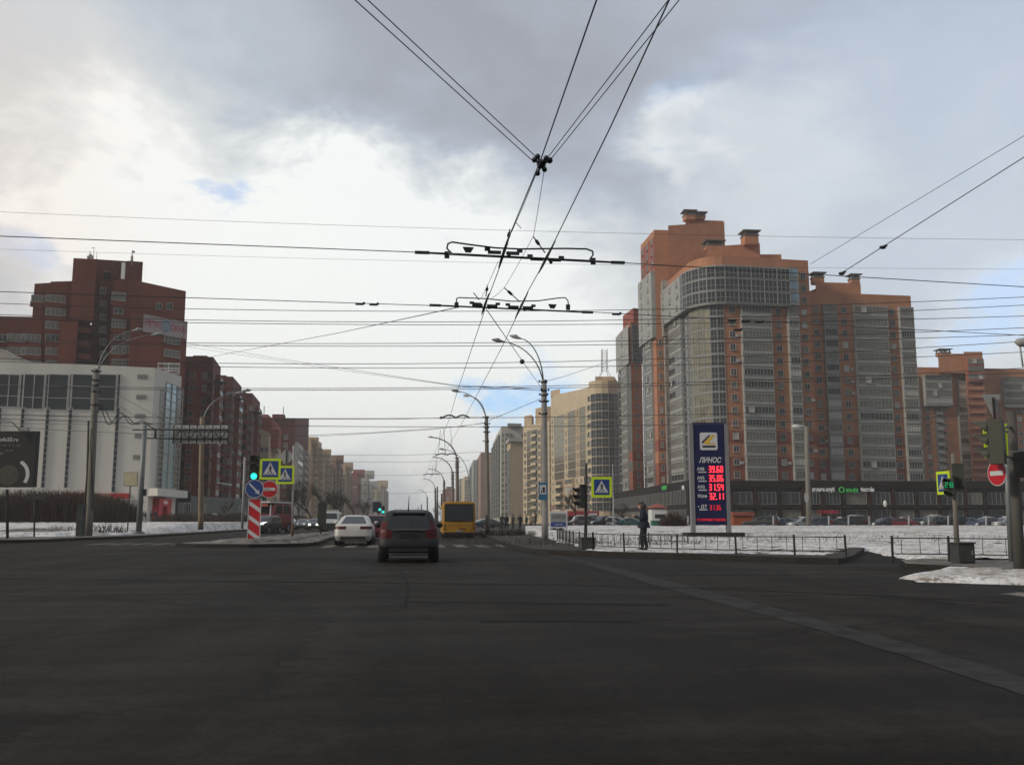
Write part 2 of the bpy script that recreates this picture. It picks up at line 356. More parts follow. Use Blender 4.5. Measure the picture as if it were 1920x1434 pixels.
class Building:
    def __init__(s, name, label, body='orange', cat='building', group=None):
        s.root = thing(name, label, cat, (0, 0, 0), 0, group); s.wall = MB(); s.mats = [body]; s.items = {}; s.first = None
    def mi(s, m):
        if m not in s.mats: s.mats.append(m)
        return s.mats.index(m)
    def body(s, poly, z0, z1, m=None):
        s.wall.prism(poly, z0, z1, s.mi(m or s.mats[0]))
        if s.first is None: s.first = poly[0]
    def item(s, kind, mx, geo, size): s.items.setdefault(kind, []).append((size, mx, geo))
    def facade(s, A, B, z0, fl, fh, cols, f0=0, wallm=None, band=None, every=1, off=.05):
        """cols: (type, width, opts). A->B left to right seen from outside"""
        A = Vector((A[0], A[1], 0)); B = Vector((B[0], B[1], 0)); L = (B-A).length; u = (B-A)/L; n = Vector((u.y, -u.x, 0))
        tot = sum(c[1] for c in cols); x = 0
        for c in cols:
            ty, wd = c[0], c[1]/tot*L; o = c[2] if len(c) > 2 else {}
            p0 = A+u*x+n*off; p1 = A+u*(x+wd)+n*off; x += wd; pm = (p0+p1)/2
            a, b_ = o.get('f', (f0, f0+fl)); a = max(a, f0); b_ = min(b_, f0+fl)
            base = o.get('m', wallm or s.mats[0]); proj = o.get('p', .9)
            if ty == 'b':      # projecting bay or glazed loggia stack
                bb = MB(); q0, q1 = p0+n*proj, p1+n*proj; qq = [p0, q0, q1, p1]
                bb.prism([(q.x, q.y) for q in (p0-n*off, p1-n*off, q1, q0)], z0+fh*(a-f0)+.1, z0+fh*(b_-f0)-.05, 0)
                bb.build('bay', base, s.root)
                nw = o.get('n', max(2, int(wd/.8)))
                for f in range(a, b_):
                    z = z0+fh*(f-f0); hh = o.get('h', 1.5)
                    v = o.get('v', random.choice([0, 1, 1, 1, 1, 0]) if random.random() > .07 else 2)
                    s.item('window', frame(pm+n*proj+Vector((0, 0, z+fh*.36)), u, n), win_geo(wd-.3, hh, nw, v, 'd'), wd*hh)
                    if wd > 5 and random.random() < .3:
                        s.item('window', frame(pm+u*(random.uniform(-.3, .3)*wd)+n*(proj+.14)+Vector((0, 0, z+fh*.36)), u, n), win_geo(1.3, hh-.1, 1, 2, 's'), 2)
                    s.item('balcony_rail', frame(pm+n*(proj+.02)+Vector((0, 0, z+.02)), u, n), rail_geo(wd+.1), 1)
            elif ty == 'g':    # curtain glazing
                for f in range(a, b_):
                    z = z0+fh*(f-f0); v = o.get('v', 3 if random.random() < .75 else 0)
                    s.item('window', frame(pm+Vector((0, 0, z+.25))+n*.02, u, n), win_geo(wd-.05, fh-.3, o.get('n', max(2, int(wd/.9))), v, 'g'), wd*fh)
                s.quad(p0, p1, z0+fh*(a-f0), z0+fh*(b_-f0), base)
            elif ty == 'l':    # open loggia with parapets; a flush dark quad paints in the recess shade
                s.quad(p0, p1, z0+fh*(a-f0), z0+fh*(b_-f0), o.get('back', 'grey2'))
                for f in range(a, b_):
                    z = z0+fh*(f-f0)
                    s.item('balcony', frame(pm+Vector((0, 0, z)), u, n), par_geo(wd-.1, o.get('pm', base), o.get('pd', .9)), wd)
                    if o.get('win', 1): s.item('window', frame(pm+Vector((0, 0, z+1.0)), u, n), win_geo(wd*.7, 1.4, 3, random.choice([0, 0, 1]), 's'), wd)
            else:
                for f in range(f0, f0+fl):
                    m_ = base
                    if band and f in band: m_ = band[f]
                    s.quad(p0, p1, z0+fh*(f-f0), z0+fh*(f-f0+1), m_)
                if ty == 'w':
                    k = o.get('k', 1)
                    for f in range(a, b_, every):
                        for i in range(k):
                            z = z0+fh*(f-f0); ww = o.get('w', 1.4); v = random.choice([0, 0, 0, 1, 1]) if random.random() > .08 else 2
                            pp = p0+u*(wd*(i+.5)/k)
                            if wd > 2 and random.random() < .07: s.item('air_conditioner', frame(pp+u*(ww*.5+.55)+Vector((0, 0, z+fh*.4)), u, n), ac_geo(), .5)
                            s.item('window', frame(pp+Vector((0, 0, z+fh*.32)), u, n), win_geo(ww, o.get('h', 1.5), 2 if ww < 1.8 else 3, v, o.get('st', 's')), 2)
    def quad(s, a, b, z0, z1, m):
        s.wall.poly([(a.x, a.y, z0), (b.x, b.y, z0), (b.x, b.y, z1), (a.x, a.y, z1)], s.mi(m))
    def cap(s, c, sx, sy, h, z, name='chimney', rz=0):
        b = MB(); mx = Matrix.Rotation(rz, 3, 'Z')
        b.box((c[0], c[1], z+h/2), (sx, sy, h), 0, mx); b.box((c[0], c[1], z+h+1.15), (sx+1.0, sy+1.0, .25), 1, mx)
        for i in (-1, 1):
            for j in (-1, 1): b.box(Vector((c[0], c[1], z+h+.5))+mx @ Vector((i*(sx/2-.25), j*(sy/2-.25), 0)), (.3, .3, 1.05), 1, mx)
        b.box((c[0], c[1], z+h+.15), (sx+.3, sy+.3, .25), 1, mx)
        b.build(name, [s.mats[0], 'grey2'], s.root)
    def done(s, limit=100):
        s.wall.build('wall', s.mats, s.root)
        # nearest and largest first
        for kind, it in s.items.items():
            it.sort(key=lambda q: -q[0]/max(30, (Vector(q[1].translation)).length)**2*(1 if q[1].translation.z > 0 else .5))
            for sz, mx, g in it[:limit]: inst(kind, g[1], mx, s.root)
            rest = it[limit:]
            if rest:
                b = MB(); mats = []
                for sz, mx, g in rest:
                    ids = []
                    for m_ in g[2]:
                        if m_ not in mats: mats.append(m_)
                        ids.append(mats.index(m_))
                    base = len(b.v); b.v += [tuple(mx @ Vector(q)) for q in g[0].v]
                    for fc, mm in zip(g[0].f, g[0].m): b.f.append(tuple(base+i for i in fc)); b.m.append(ids[mm]); b.sm.append(False)
                o = b.build(kind, mats, s.root); o['kind'] = 'stuff'
        return s.root
PG = {}
def ac_geo():
    k = 'ac'
    if k not in PG:
        b = MB(); b.box((0, -.2, .3), (.8, .34, .6)); b.box((0, -.38, .3), (.5, .02, .45), 0); mats = [M['frame']]; PG[k] = (b, b.data('air_conditioner', mats), mats)
    return PG[k]
def par_geo(w, m, d):
    k = ('p', round(w, 1), m, d)
    if k not in PG:
        b = MB(); w = k[1]; b.box((0, -d/2, .08), (w, d, .16)); b.box((0, -d+.05, .62), (w, .1, .9)); mats = [M[m]]; PG[k] = (b, b.data('balcony', mats), mats)
    return PG[k]
def rail_geo(w):
    k = ('r', round(w, 1))
    if k not in PG:
        b = MB(); b.box((0, -.04, .06), (k[1], .08, .14)); mats = [M['grey2']]; PG[k] = (b, b.data('balcony_rail', mats), mats)
    return PG[k]
XY = lambda v: (v.x, v.y)
def back(a, b, d, tilt=None):
    """footprint polygon from front edge a-b, depth d away from the viewer (along the street)"""
    n = Vector((0, 1, 0)); return [XY(a), XY(b), XY(b+n*d), XY(a+n*d)]
BAND = {0: 'orangered', 1: 'orangered', 3: 'orangered'}
PZ = 9.6
# ---- right: corner block with curved glass corner
def corner_block():
    b = Building('apartment_tower', 'orange high-rise with curved bronze glass corner, tallest building on the right', 'orange')
    D0, D1 = 221, 213
    L = lambda px, D: RT.dot(GB(px, D))
    arc = []
    K = 7
    for i in range(K+1):
        t = i/K*pi/2; l0, l1 = L(1289, D0), L(1357, D1); l = l1-(l1-l0)*cos(t); d = D1+(D0-D1)*(1-sin(t))
        q = FW*d+RT*l; arc.append(Vector((q.x, q.y, 0)))
    E = GB(1520, 217); far = GB(1249, 239)
    ztop = Z(482, 214); zband = Z(503, 214)
    fh = 2.8; nf = int(round((zband-PZ)/fh)); fh = (zband-PZ)/nf
    back_ = [XY(E+Vector((0, 24, 0))), XY(far+Vector((14, 10, 0)))]
    b.body([XY(far)]+[XY(a) for a in arc]+[XY(E)]+back_, 0, ztop)
    cr = 3
    low = nf-cr
    F = lambda A, B, cols, **k: b.facade(A, B, PZ, low, fh, cols, band=BAND, **k)
    for i in range(K): F(arc[i], arc[i+1], [('g', 1, {'n': 2, 'm': 'grey', 'v': None or (3 if i in (1, 2, 3, 4) else 0)})])
    F(arc[-1], E, [('w', 30), ('b', 56, {'m': 'grey', 'n': 9}), ('w', 31), ('b', 21, {'m': 'grey', 'n': 3}), ('w', 25)])
    F(far, arc[0], [('o', 7), ('b', 22, {'m': 'grey', 'n': 4, 'p': .5}), ('g', 8, {'m': 'grey2', 'v': 0, 'n': 2})])
    # crown band: three glazed storeys projecting
    z = PZ+low*fh; ring = [far]+arc+[GB(1478, 215.8)]
    outp = []
    for i, p in enumerate(ring):
        a = ring[max(0, i-1)]; c = ring[min(len(ring)-1, i+1)]; u = (c-a); u.z = 0; u.normalize(); outp.append(p+Vector((u.y, -u.x, 0))*1.5)
    cb = MB(); cb.prism([XY(p) for p in outp]+[XY(GB(1478, 222)), XY(far+Vector((8, 4, 0)))], z-.25, z+cr*fh+.15); cb.build('crown_band', 'grey', b.root)
    for i in range(len(outp)-1):
        b.items.setdefault('window', [])
        wd = (outp[i+1]-outp[i]).length
        if i == 0:
            continue
        else:
            k = max(1, int(wd/3)); 
            b.facade(outp[i], outp[i+1], z-.1, cr, fh, [('g', 1, {'n': 3 if k > 1 else 2, 'm': 'grey', 'v': 0})]*k)
    b.facade(outp[0], outp[1], z-.1, cr, fh, [('w', 1, {'m': 'grey', 'w': .9, 'k': 3})])
    b.facade(GB(1478, 215.5), GB(1497, 216), z, cr, fh, [('b', 1, {'m': 'grey', 'v': 4, 'n': 3, 'h': 2.1})])
    b.facade(GB(1497, 216), E, z, cr, fh, [('w', 1)])
    # brick roof volumes
    q = MB()
    q.prism([XY(GB(1328, 220)), XY(GB(1430, 221)), XY(GB(1430, 232)), XY(GB(1328, 232))], ztop-1, [Z(463, 220), Z(456, 221), Z(456, 232), Z(463, 232)])
    q.prism([XY(GB(1428, 221.5)), XY(GB(1470, 221.5)), XY(GB(1470, 232)), XY(GB(1428, 232))], ztop-1, Z(476, 221))
    q.build('roof_volume', 'orange', b.root)
    b.cap(GB(1411, 220.5), 3.3, 3, Z(450, 221)-Z(470, 221)-.5, Z(462, 221))
    b.cap(GB(1342, 224), 4, 3, .7, Z(466, 224)-.3)
    # rear tower
    t1 = [GB(1204, 252), GB(1230, 238), GB(1268, 238.5), GB(1275, 262)]
    b.body([XY(p) for p in t1], 0, Z(431, 238))
    t2 = [GB(1257, 236.5), GB(1364, 240), GB(1364, 256), GB(1257, 258)]
    q = MB(); q.prism([XY(p) for p in t2], PZ, [Z(423, 236.5), Z(416, 240), Z(416, 256), Z(423, 258)]); 
    q.prism([XY(GB(1290, 242)), XY(GB(1362, 243)), XY(GB(1362, 252)), XY(GB(1290, 252))], Z(425, 240), Z(412, 242)); q.build('roof_volume', 'orange', b.root)
    b.cap(GB(1297, 240), 2.6, 2.6, 1.2, Z(414, 240)); b.cap(GB(1315, 243), 3, 2.5, .6, Z(413, 243))
    zt = Z(520, 238); n2 = int((zt-PZ)/fh); zmid = Z(622, 238); nm = int((zmid-PZ)/fh)
    b.facade(t1[1], t1[2], PZ, nm, fh, [('w', 13, {'w': .8}), ('b', 6, {'m': 'grey', 'n': 2}), ('o', 6), ('b', 12, {'m': 'grey', 'n': 3, 'p': .4})], band=BAND)
    b.facade(t1[1], t1[2], PZ+nm*fh, n2-nm, fh, [('o', 10), ('b', 26, {'m': 'grey', 'n': 6, 'h': 2.1, 'p': 1.4})])
    n3 = int((Z(500, 238)-PZ)/fh)
    b.facade(t1[0], t1[1], PZ, nm, fh, [('g', 8, {'v': 0, 'n': 2, 'm': 'grey2'}), ('b', 12, {'m': 'grey', 'n': 4, 'p': .5}), ('o', 6)], band=BAND)
    b.facade(t1[0], t1[1], PZ+nm*fh, n3-nm, fh, [('w', 26, {'m': 'grey', 'w': .8, 'k': 2})], off=1.0)
    q = MB(); u = (t1[1]-t1[0]).normalized(); nn = Vector((u.y, -u.x, 0)); q.prism([XY(t1[0]), XY(t1[1]), XY(t1[1]+nn*.95), XY(t1[0]+nn*.95)], PZ+nm*fh, PZ+n3*fh); q.build('grey_panel', 'grey', b.root)
    n4 = int((Z(445, 238)-PZ)/fh)
    b.facade(t1[0], t1[1], PZ+n3*fh+.6, n4-n3, fh, [('w', 1, {'w': 1.6, 'k': 3, 'h': 1.9, 'm': 'pinkbrick'})])
    b.done()
corner_block()
def rear_slab():
    b = Building('apartment_tower', 'narrow grey high-rise with a red top just left of the tallest orange tower', 'orange')
    a, c, e = GB(1160, 292), GB(1184, 272), GB(1204, 274)
    b.body([XY(a), XY(c), XY(e), XY(e+Vector((0, 20, 0)))], 0, Z(603, 272))
    q = MB(); q.prism([XY(GB(1170, 285)), XY(GB(1190, 274)), XY(GB(1206, 275)), XY(GB(1206, 290))], Z(610, 275), Z(579, 275)); q.build('roof_volume', 'pinkbrick', b.root)
    fh = 2.8; n = int((Z(675, 272)-PZ)/fh); n2 = int((Z(606, 272)-PZ)/fh)
    b.facade(a, c, PZ, n, fh, [('g', 9, {'v': 0, 'n': 2, 'm': 'grey'}), ('b', 12, {'m': 'grey', 'n': 4, 'p': .5}), ('o', 6, {'m': 'grey2'})], band=BAND)
    b.facade(c, e, PZ, n, fh, [('w', 1, {'w': 1.0})], band=BAND)
    b.facade(a, c, PZ+n*fh, n2-n, fh, [('w', 1, {'m': 'grey', 'w': .8})], off=.7); b.facade(c, e, PZ+n*fh, n2-n, fh, [('g', 1, {'m': 'grey2', 'v': 0})], off=.5)
    b.done()
rear_slab()
def mid_block():
    b = Building('apartment_block', 'orange block with two capped chimneys between the tallest tower and the lower wing', 'orange')
    a, c = GB(1519, 222), GB(1710, 226)
    b.body([XY(a), XY(c), XY(c+Vector((2, 22, 0))), XY(a+Vector((0, 22, 0)))], 0, Z(551, 224))
    q = MB(); q.prism([XY(GB(1532, 224)), XY(GB(1617, 225)), XY(GB(1617, 236)), XY(GB(1532, 236))], Z(556, 224), Z(531, 225))
    q.prism([XY(GB(1515, 226)), XY(GB(1533, 226)), XY(GB(1533, 236)), XY(GB(1515, 236))], Z(560, 224), [Z(548, 226), Z(541, 226), Z(541, 236), Z(548, 236)]); q.build('roof_volume', 'orange', b.root)
    b.cap(GB(1536, 226), 2.4, 2.4, 1.4, Z(531, 225)); b.cap(GB(1605, 226), 2, 2, .9, Z(530, 225))
    zt = Z(572, 223); n = int(round((zt-PZ)/2.8)); fh = (zt-PZ)/n
    b.facade(a, c, PZ, n, fh, [('w', 22), ('b', 25, {'m': 'grey', 'n': 4}), ('w', 31), ('b', 63, {'m': 'grey', 'n': 9}), ('w', 22), ('b', 27, {'m': 'grey', 'n': 5})], band=BAND)
    g = MB()
    for px in (1553, 1629, 1695): g.box(P(px, 564, 222.4+(px-1519)*.02), (.35, .3, 1.2), 0)
    g.build('roof_vent', 'dark', b.root)
    b.done()
mid_block()
def right_wing():
    b = Building('apartment_block', 'lower orange brick wing with open loggia floors, rightmost building beyond the no entry sign', 'orange')
    D = 300; pts = lambda px: GB(px, D+(px-1712)*.02)
    fh = (Z(690, D)-PZ)/16; zt = PZ+16*fh
    b.body([XY(pts(1708)), XY(pts(2150)), XY(pts(2150)+Vector((0, 20, 0))), XY(pts(1708)+Vector((0, 20, 0)))], 0, Z(688, D))
    q = MB(); q.prism([XY(GB(1762, D-1)), XY(GB(1812, D-1)), XY(GB(1812, D+12)), XY(GB(1762, D+12))], Z(700, D), Z(664, D)); q.prism([XY(GB(1811, D-2.5)), XY(GB(1846, D-2.5)), XY(GB(1846, D+12)), XY(GB(1811, D+12))], PZ, Z(662, D)); q.build('roof_volume', 'orange', b.root)
    b.cap(GB(1772, D+.5), 3.4, 3, 1, Z(668, D))
    def seg(p0, p1, cols, z0=PZ, n=16, f0=0, off=.05): b.facade(pts(p0), pts(p1), z0, n, fh, cols, f0=f0, off=off)
    o = 'orange'
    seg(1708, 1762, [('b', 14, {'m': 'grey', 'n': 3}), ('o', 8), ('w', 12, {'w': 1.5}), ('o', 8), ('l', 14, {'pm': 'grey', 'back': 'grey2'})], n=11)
    seg(1708, 1728, [('b', 12, {'m': 'grey', 'n': 3}), ('o', 8)], PZ+11*fh, 4)
    seg(1728, 1778, [('b', 1, {'m': 'grey', 'n': 12, 'p': 2.0, 'h': 1.7})], PZ+11*fh, 4)
    seg(1762, 1811, [('w', 8, {'w': 1.3}), ('o', 10), ('o', 8), ('b', 18, {'m': 'grey', 'n': 4})], n=11)
    seg(1778, 1811, [('o', 16), ('b', 18, {'m': 'grey', 'n': 4})], PZ+11*fh, 4)
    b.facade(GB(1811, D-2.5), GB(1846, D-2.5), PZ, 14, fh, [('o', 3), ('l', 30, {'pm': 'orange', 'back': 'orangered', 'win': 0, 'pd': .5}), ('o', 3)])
    b.facade(GB(1811, D-2.5), GB(1846, D-2.5), PZ+14*fh, 3, fh, [('o', 3), ('b', 30, {'m': 'pinkbrick', 'n': 8}), ('o', 1)])
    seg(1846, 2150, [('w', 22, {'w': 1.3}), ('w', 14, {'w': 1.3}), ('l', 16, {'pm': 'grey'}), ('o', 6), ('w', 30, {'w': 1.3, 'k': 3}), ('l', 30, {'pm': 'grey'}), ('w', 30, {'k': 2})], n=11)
    seg(1876, 2150, [('b', 22, {'m': 'grey', 'n': 6, 'p': 1.6}), ('b', 25, {'m': 'grey', 'n': 8, 'p': 1.6}), ('w', 40, {'k': 3}), ('b', 40, {'m': 'grey'})], PZ+11*fh, 4)
    b.done()
right_wing()
def podium():
    b = Building('shopping_podium', 'long dark granite shopfront building with small lit club sign, under the orange towers', 'podium')
    A, B_ = G(1292, 206), G(2150, 214); Lf = G(1150, 300)
    b.body([XY(Lf), XY(A), XY(B_), XY(B_+Vector((0, 9, 0))), XY(A+Vector((9, 7, 0)))], 0, 9.75)
    u = (B_-A).normalized(); n = Vector((u.y, -u.x, 0)); W = (B_-A).length
    x = 1.0; i = 0
    while x < W-4:
        w = random.choice([3.2, 4.0, 4.6])
        g = win_geo(w, 2.6, random.choice([2, 3, 4]), random.choice([0, 0, 0, 1]), 'd'); 
        b.item('window', frame(A+u*(x+w/2)+n*.05+Vector((0, 0, 4.7)), u, n), g, 6)
        b.item('window', frame(A+u*(x+w/2)+n*.05+Vector((0, 0, .5)), u, n), win_geo(w, 3.0, random.choice([1, 2, 3]), random.choice([0, 0, 0, 1]), 'd'), 6)
        q = MB(); q.prism([XY(A+u*(x+w+.25)), XY(A+u*(x+w+1.0)), XY(A+u*(x+w+1.0)+n*.5), XY(A+u*(x+w+.25)+n*.5)], 0, 8.2); q.build('pilaster', 'podium2' if i % 3 else 'podium', b.root)
        x += w+1.25; i += 1
    q = MB(); q.prism([XY(A+n*.01), XY(B_+n*.01), XY(B_+n*.7), XY(A+n*.7)], 8.25, 9.3); q.build('fascia', 'podium', b.root)
    q = MB(); q.prism([XY(A+n*.02), XY(B_+n*.02), XY(B_+n*.9), XY(A+n*.9)], 4.0, 4.2); q.build('canopy', 'podium2', b.root)
    u2 = (A-Lf).normalized(); n2 = Vector((u2.y, -u2.x, 0)); W2 = (A-Lf).length; x = 1
    while x < W2-4:
        b.item('window', frame(Lf+u2*(x+1.6)+n2*.05+Vector((0, 0, .6)), u2, n2), win_geo(3, 3, 2, random.choice([0, 1]), 'd'), 3)
        b.item('window', frame(Lf+u2*(x+1.6)+n2*.05+Vector((0, 0, 4.8)), u2, n2), win_geo(3, 3, 2, 0, 'd'), 3); x += 4.2
    b.done()
    # shop signs
    M['litwhite'] = mat('lit_white_sign', (.6, .62, .6), .5, 0, emis=.25); M['litgreen'] = mat('lit_green_sign', (.04, .40, .08), .5, 0, emis=.3); M['litred'] = mat('lit_red_sign', (.35, .02, .04), .5, 0, emis=.2)
    M['lityel'] = mat('lit_warm_sign', (.75, .62, .35), .5, 0, emis=.5)
    def sgn(px, py, s, size, m, label, pa=A, uu=u, nn=n, xs=1, bold=.02):
        # intersect pixel ray with facade plane
        d = dirp(px, py); o_ = Vector((0, 0, EYE)); pl = pa+nn*.72; k = (pl-o_).dot(nn)/d.dot(nn); q_ = o_+d*k
        t_ = thing('shop_sign', label, 'sign', q_, math.atan2(uu.y, uu.x), None)
        text(s, size, m, Matrix.Translation((0, -.02, 0)), t_, ext=.06, xs=xs, bold=bold)
        bk = MB(); bk.box((len(s)*size*.27*xs, .02, size*.35), (len(s)*size*.5*xs, .05, .12)); bk.build('mounting_rail', 'dark', t_)
    sgn(1523, 921, 'велнес-клуб', 1.25, 'litwhite', 'white lettering ending in клуб on the dark shopfront fascia', xs=.66)
    sgn(1586, 922, 'альфа', 1.3, 'litgreen', 'green word with round emblem between the two white words on the dark fascia', xs=.72)
    sgn(1614, 921, 'бассейн', 1.2, 'litwhite', 'white word бассейн on the dark fascia, right of the green word', xs=.62)
    sgn(1279, 918, 'SPA', 1.2, 'litwhite', 'white SPA lettering left of the price pylon', Lf, u2, n2)
    sgn(1241, 919, '•ОАЗИС', 1.3, 'litgreen', 'faint green and white lettering left of the SPA lettering', Lf, u2, n2)
    sgn(1532, 963, 'СТРОЙКА', 1.0, 'litred', 'small dim red lettering low on the dark shopfront')
    # emblem ring for the green word
    d = dirp(1578, 918); nn = n; pl = A+n*.8; k = (pl-Vector((0, 0, EYE))).dot(n)/d.dot(n); q_ = Vector((0, 0, EYE))+d*k
    e = MB(); e.tube([q_+u*(.55*cos(a*pi/6))+Vector((0, 0, .55*sin(a*pi/6))) for a in range(13)], .12, 6); o = e.build('sign_emblem', 'litgreen'); tag(o, 'green ring emblem at the start of the green word on the fascia', 'sign')
podium()
# ---- right, along the street: cream and grey towers
def cream_one():
    b = Building('apartment_tower', 'cream tower with bronze glazing and rounded end bay, left of the orange towers', 'cream')
    A, B1, C = GB(1033, 352), GB(1106, 306), GB(1160, 300)
    zt = Z(742, 352); ztB = Z(738, 306)
    b.body([XY(A), XY(B1), XY(B1+Vector((10, 22, 0))), XY(A+Vector((14, 14, 0)))], 0, [Z(742, 352), Z(726, 306), Z(726, 320), Z(742, 352)])
    arc = []
    c0 = GB(1132, 306)
    for i in range(9):
        a = pi+.35-(i/8)*(pi+.2); q = c0+RT*(4.9*cos(a))-FW*(5.5*sin(a) if sin(a) > 0 else 0); arc.append(Vector((q.x, q.y, 0)))
    arc = [B1+Vector((0, 0, 0))]+arc[1:]
    zz = Z(712, 300)
    b.body([XY(p) for p in arc]+[XY(C+Vector((0, 16, 0))), XY(B1+Vector((4, 18, 0)))], 0, zz)
    q = MB(); q.prism([XY(GB(1116, 304)), XY(GB(1152, 304)), XY(GB(1158, 316)), XY(GB(1116, 316))], zz-.5, Z(706, 304)); 
    q.prism([XY(GB(1033, 350)), XY(GB(1050, 345)), XY(GB(1050, 356)), XY(GB(1033, 356))], zt-.5, Z(731, 348)); q.build('roof_volume', 'beige', b.root)
    z0 = 4; fh = 2.85; n = int((Z(760, 330)-z0)/fh); n2 = n-4
    low = {0: 'brownc'}
    b.facade(A, B1, z0, n-8, fh, [('w', 5, {'w': 1.2}), ('l', 9, {'pm': 'cream', 'back': 'brownc', 'pd': 1.3}), ('w', 4, {'w': .9, 'm': 'beige'}), ('b', 8, {'m': 'cream', 'n': 5}), ('w', 4, {'w': 1}), ('w', 5, {'w': 1.4, 'm': 'cream'}), ('g', 6, {'m': 'beige', 'v': 0})], band=low); b.facade(A, B1, z0+(n-8)*fh, 8, fh, [('w', 4, {'w': 1}), ('g', 10, {'v': 3, 'm': 'cream', 'n': 6}), ('w', 4, {'w': 1.1}), ('g', 7, {'v': 3, 'm': 'cream'}), ('w', 4, {'w': 1.0, 'm': 'beige'}), ('g', 5, {'v': 3, 'm': 'cream'}), ('w', 4, {'w': 1.2})]) if 1 else b.facade(A, B1, z0, n, fh, [('o', 4), ('g', 13, {'v': 3, 'm': 'cream', 'f': (n-6, n)}), ('w', 5, {'w': .9, 'm': 'beige'}), ('l', 12, {'f': (0, n-7), 'pm': 'cream', 'back': 'brownc', 'pd': 1.2}), ('w', 6, {'w': 1, 'm': 'cream'}), ('g', 8, {'m': 'beige', 'v': 0}), ('w', 6, {'w': 1.1})], band=low)
    m = int((zz-2-z0)/fh)
    for i in range(len(arc)-1):
        if (arc[i+1]-arc[i]).length > .5: b.facade(arc[i], arc[i+1], z0, m, fh, [('w', 1, {'w': 1.5, 'h': 1.5, 'm': 'cream'})] if i in (0, 1, 7, 8) else [('g', 1, {'n': 2, 'm': 'beige', 'v': 0})], every=1)
    # lattice mast on the roof
    q = MB(); c = GB(1134, 306); z0_ = zz+1
    for i in (-1, 1):
        for j in (-1, 1): q.tube([(c.x+i*2, c.y+j*2, z0_), (c.x+i*.9, c.y+j*.9, z0_+2.5), (c.x+i*.8, c.y+j*.8, Z(655, 306))], .09, 4)
    zt2 = Z(655, 306); k = 0; z = z0_+2.5
    while z < zt2-1:
        for i in (-1, 1):
            q.tube([(c.x+i*.85, c.y-.85, z), (c.x-i*.85, c.y-.85, z+1.2)], .05, 3); q.tube([(c.x-.85, c.y+i*.85, z), (c.x-.85, c.y-i*.85, z+1.2)], .05, 3)
        q.tube([(c.x-.85, c.y-.85, z), (c.x+.85, c.y-.85, z)], .05, 3); z += 1.2
    b.done(); o = q.build('lattice_mast', 'steel'); tag(o, 'thin lattice antenna mast on the roof of the cream tower', 'mast')
cream_one()
def row_tower(name, label, corner, far, front, zc, zf, mats, fh=2.85, z0=3, cols=None, fcols=None, group=None, top=None):
    """tower on the street line: far->corner is the street side (right rows: A=far,B=corner), front is the end edge"""
    b = Building(name, label, mats)
    b.body([XY(far), XY(corner), XY(front), XY(front+(far-corner))], 0, zc)
    n = int((zc-z0-1.5)/fh)
    b.facade(far, corner, z0, n, fh, cols or [('w', 3), ('b', 4, {'m': 'palewall'}), ('w', 3)])
    b.facade(corner, front, z0, n, fh, fcols or [('w', 3), ('w', 3)])
    return b
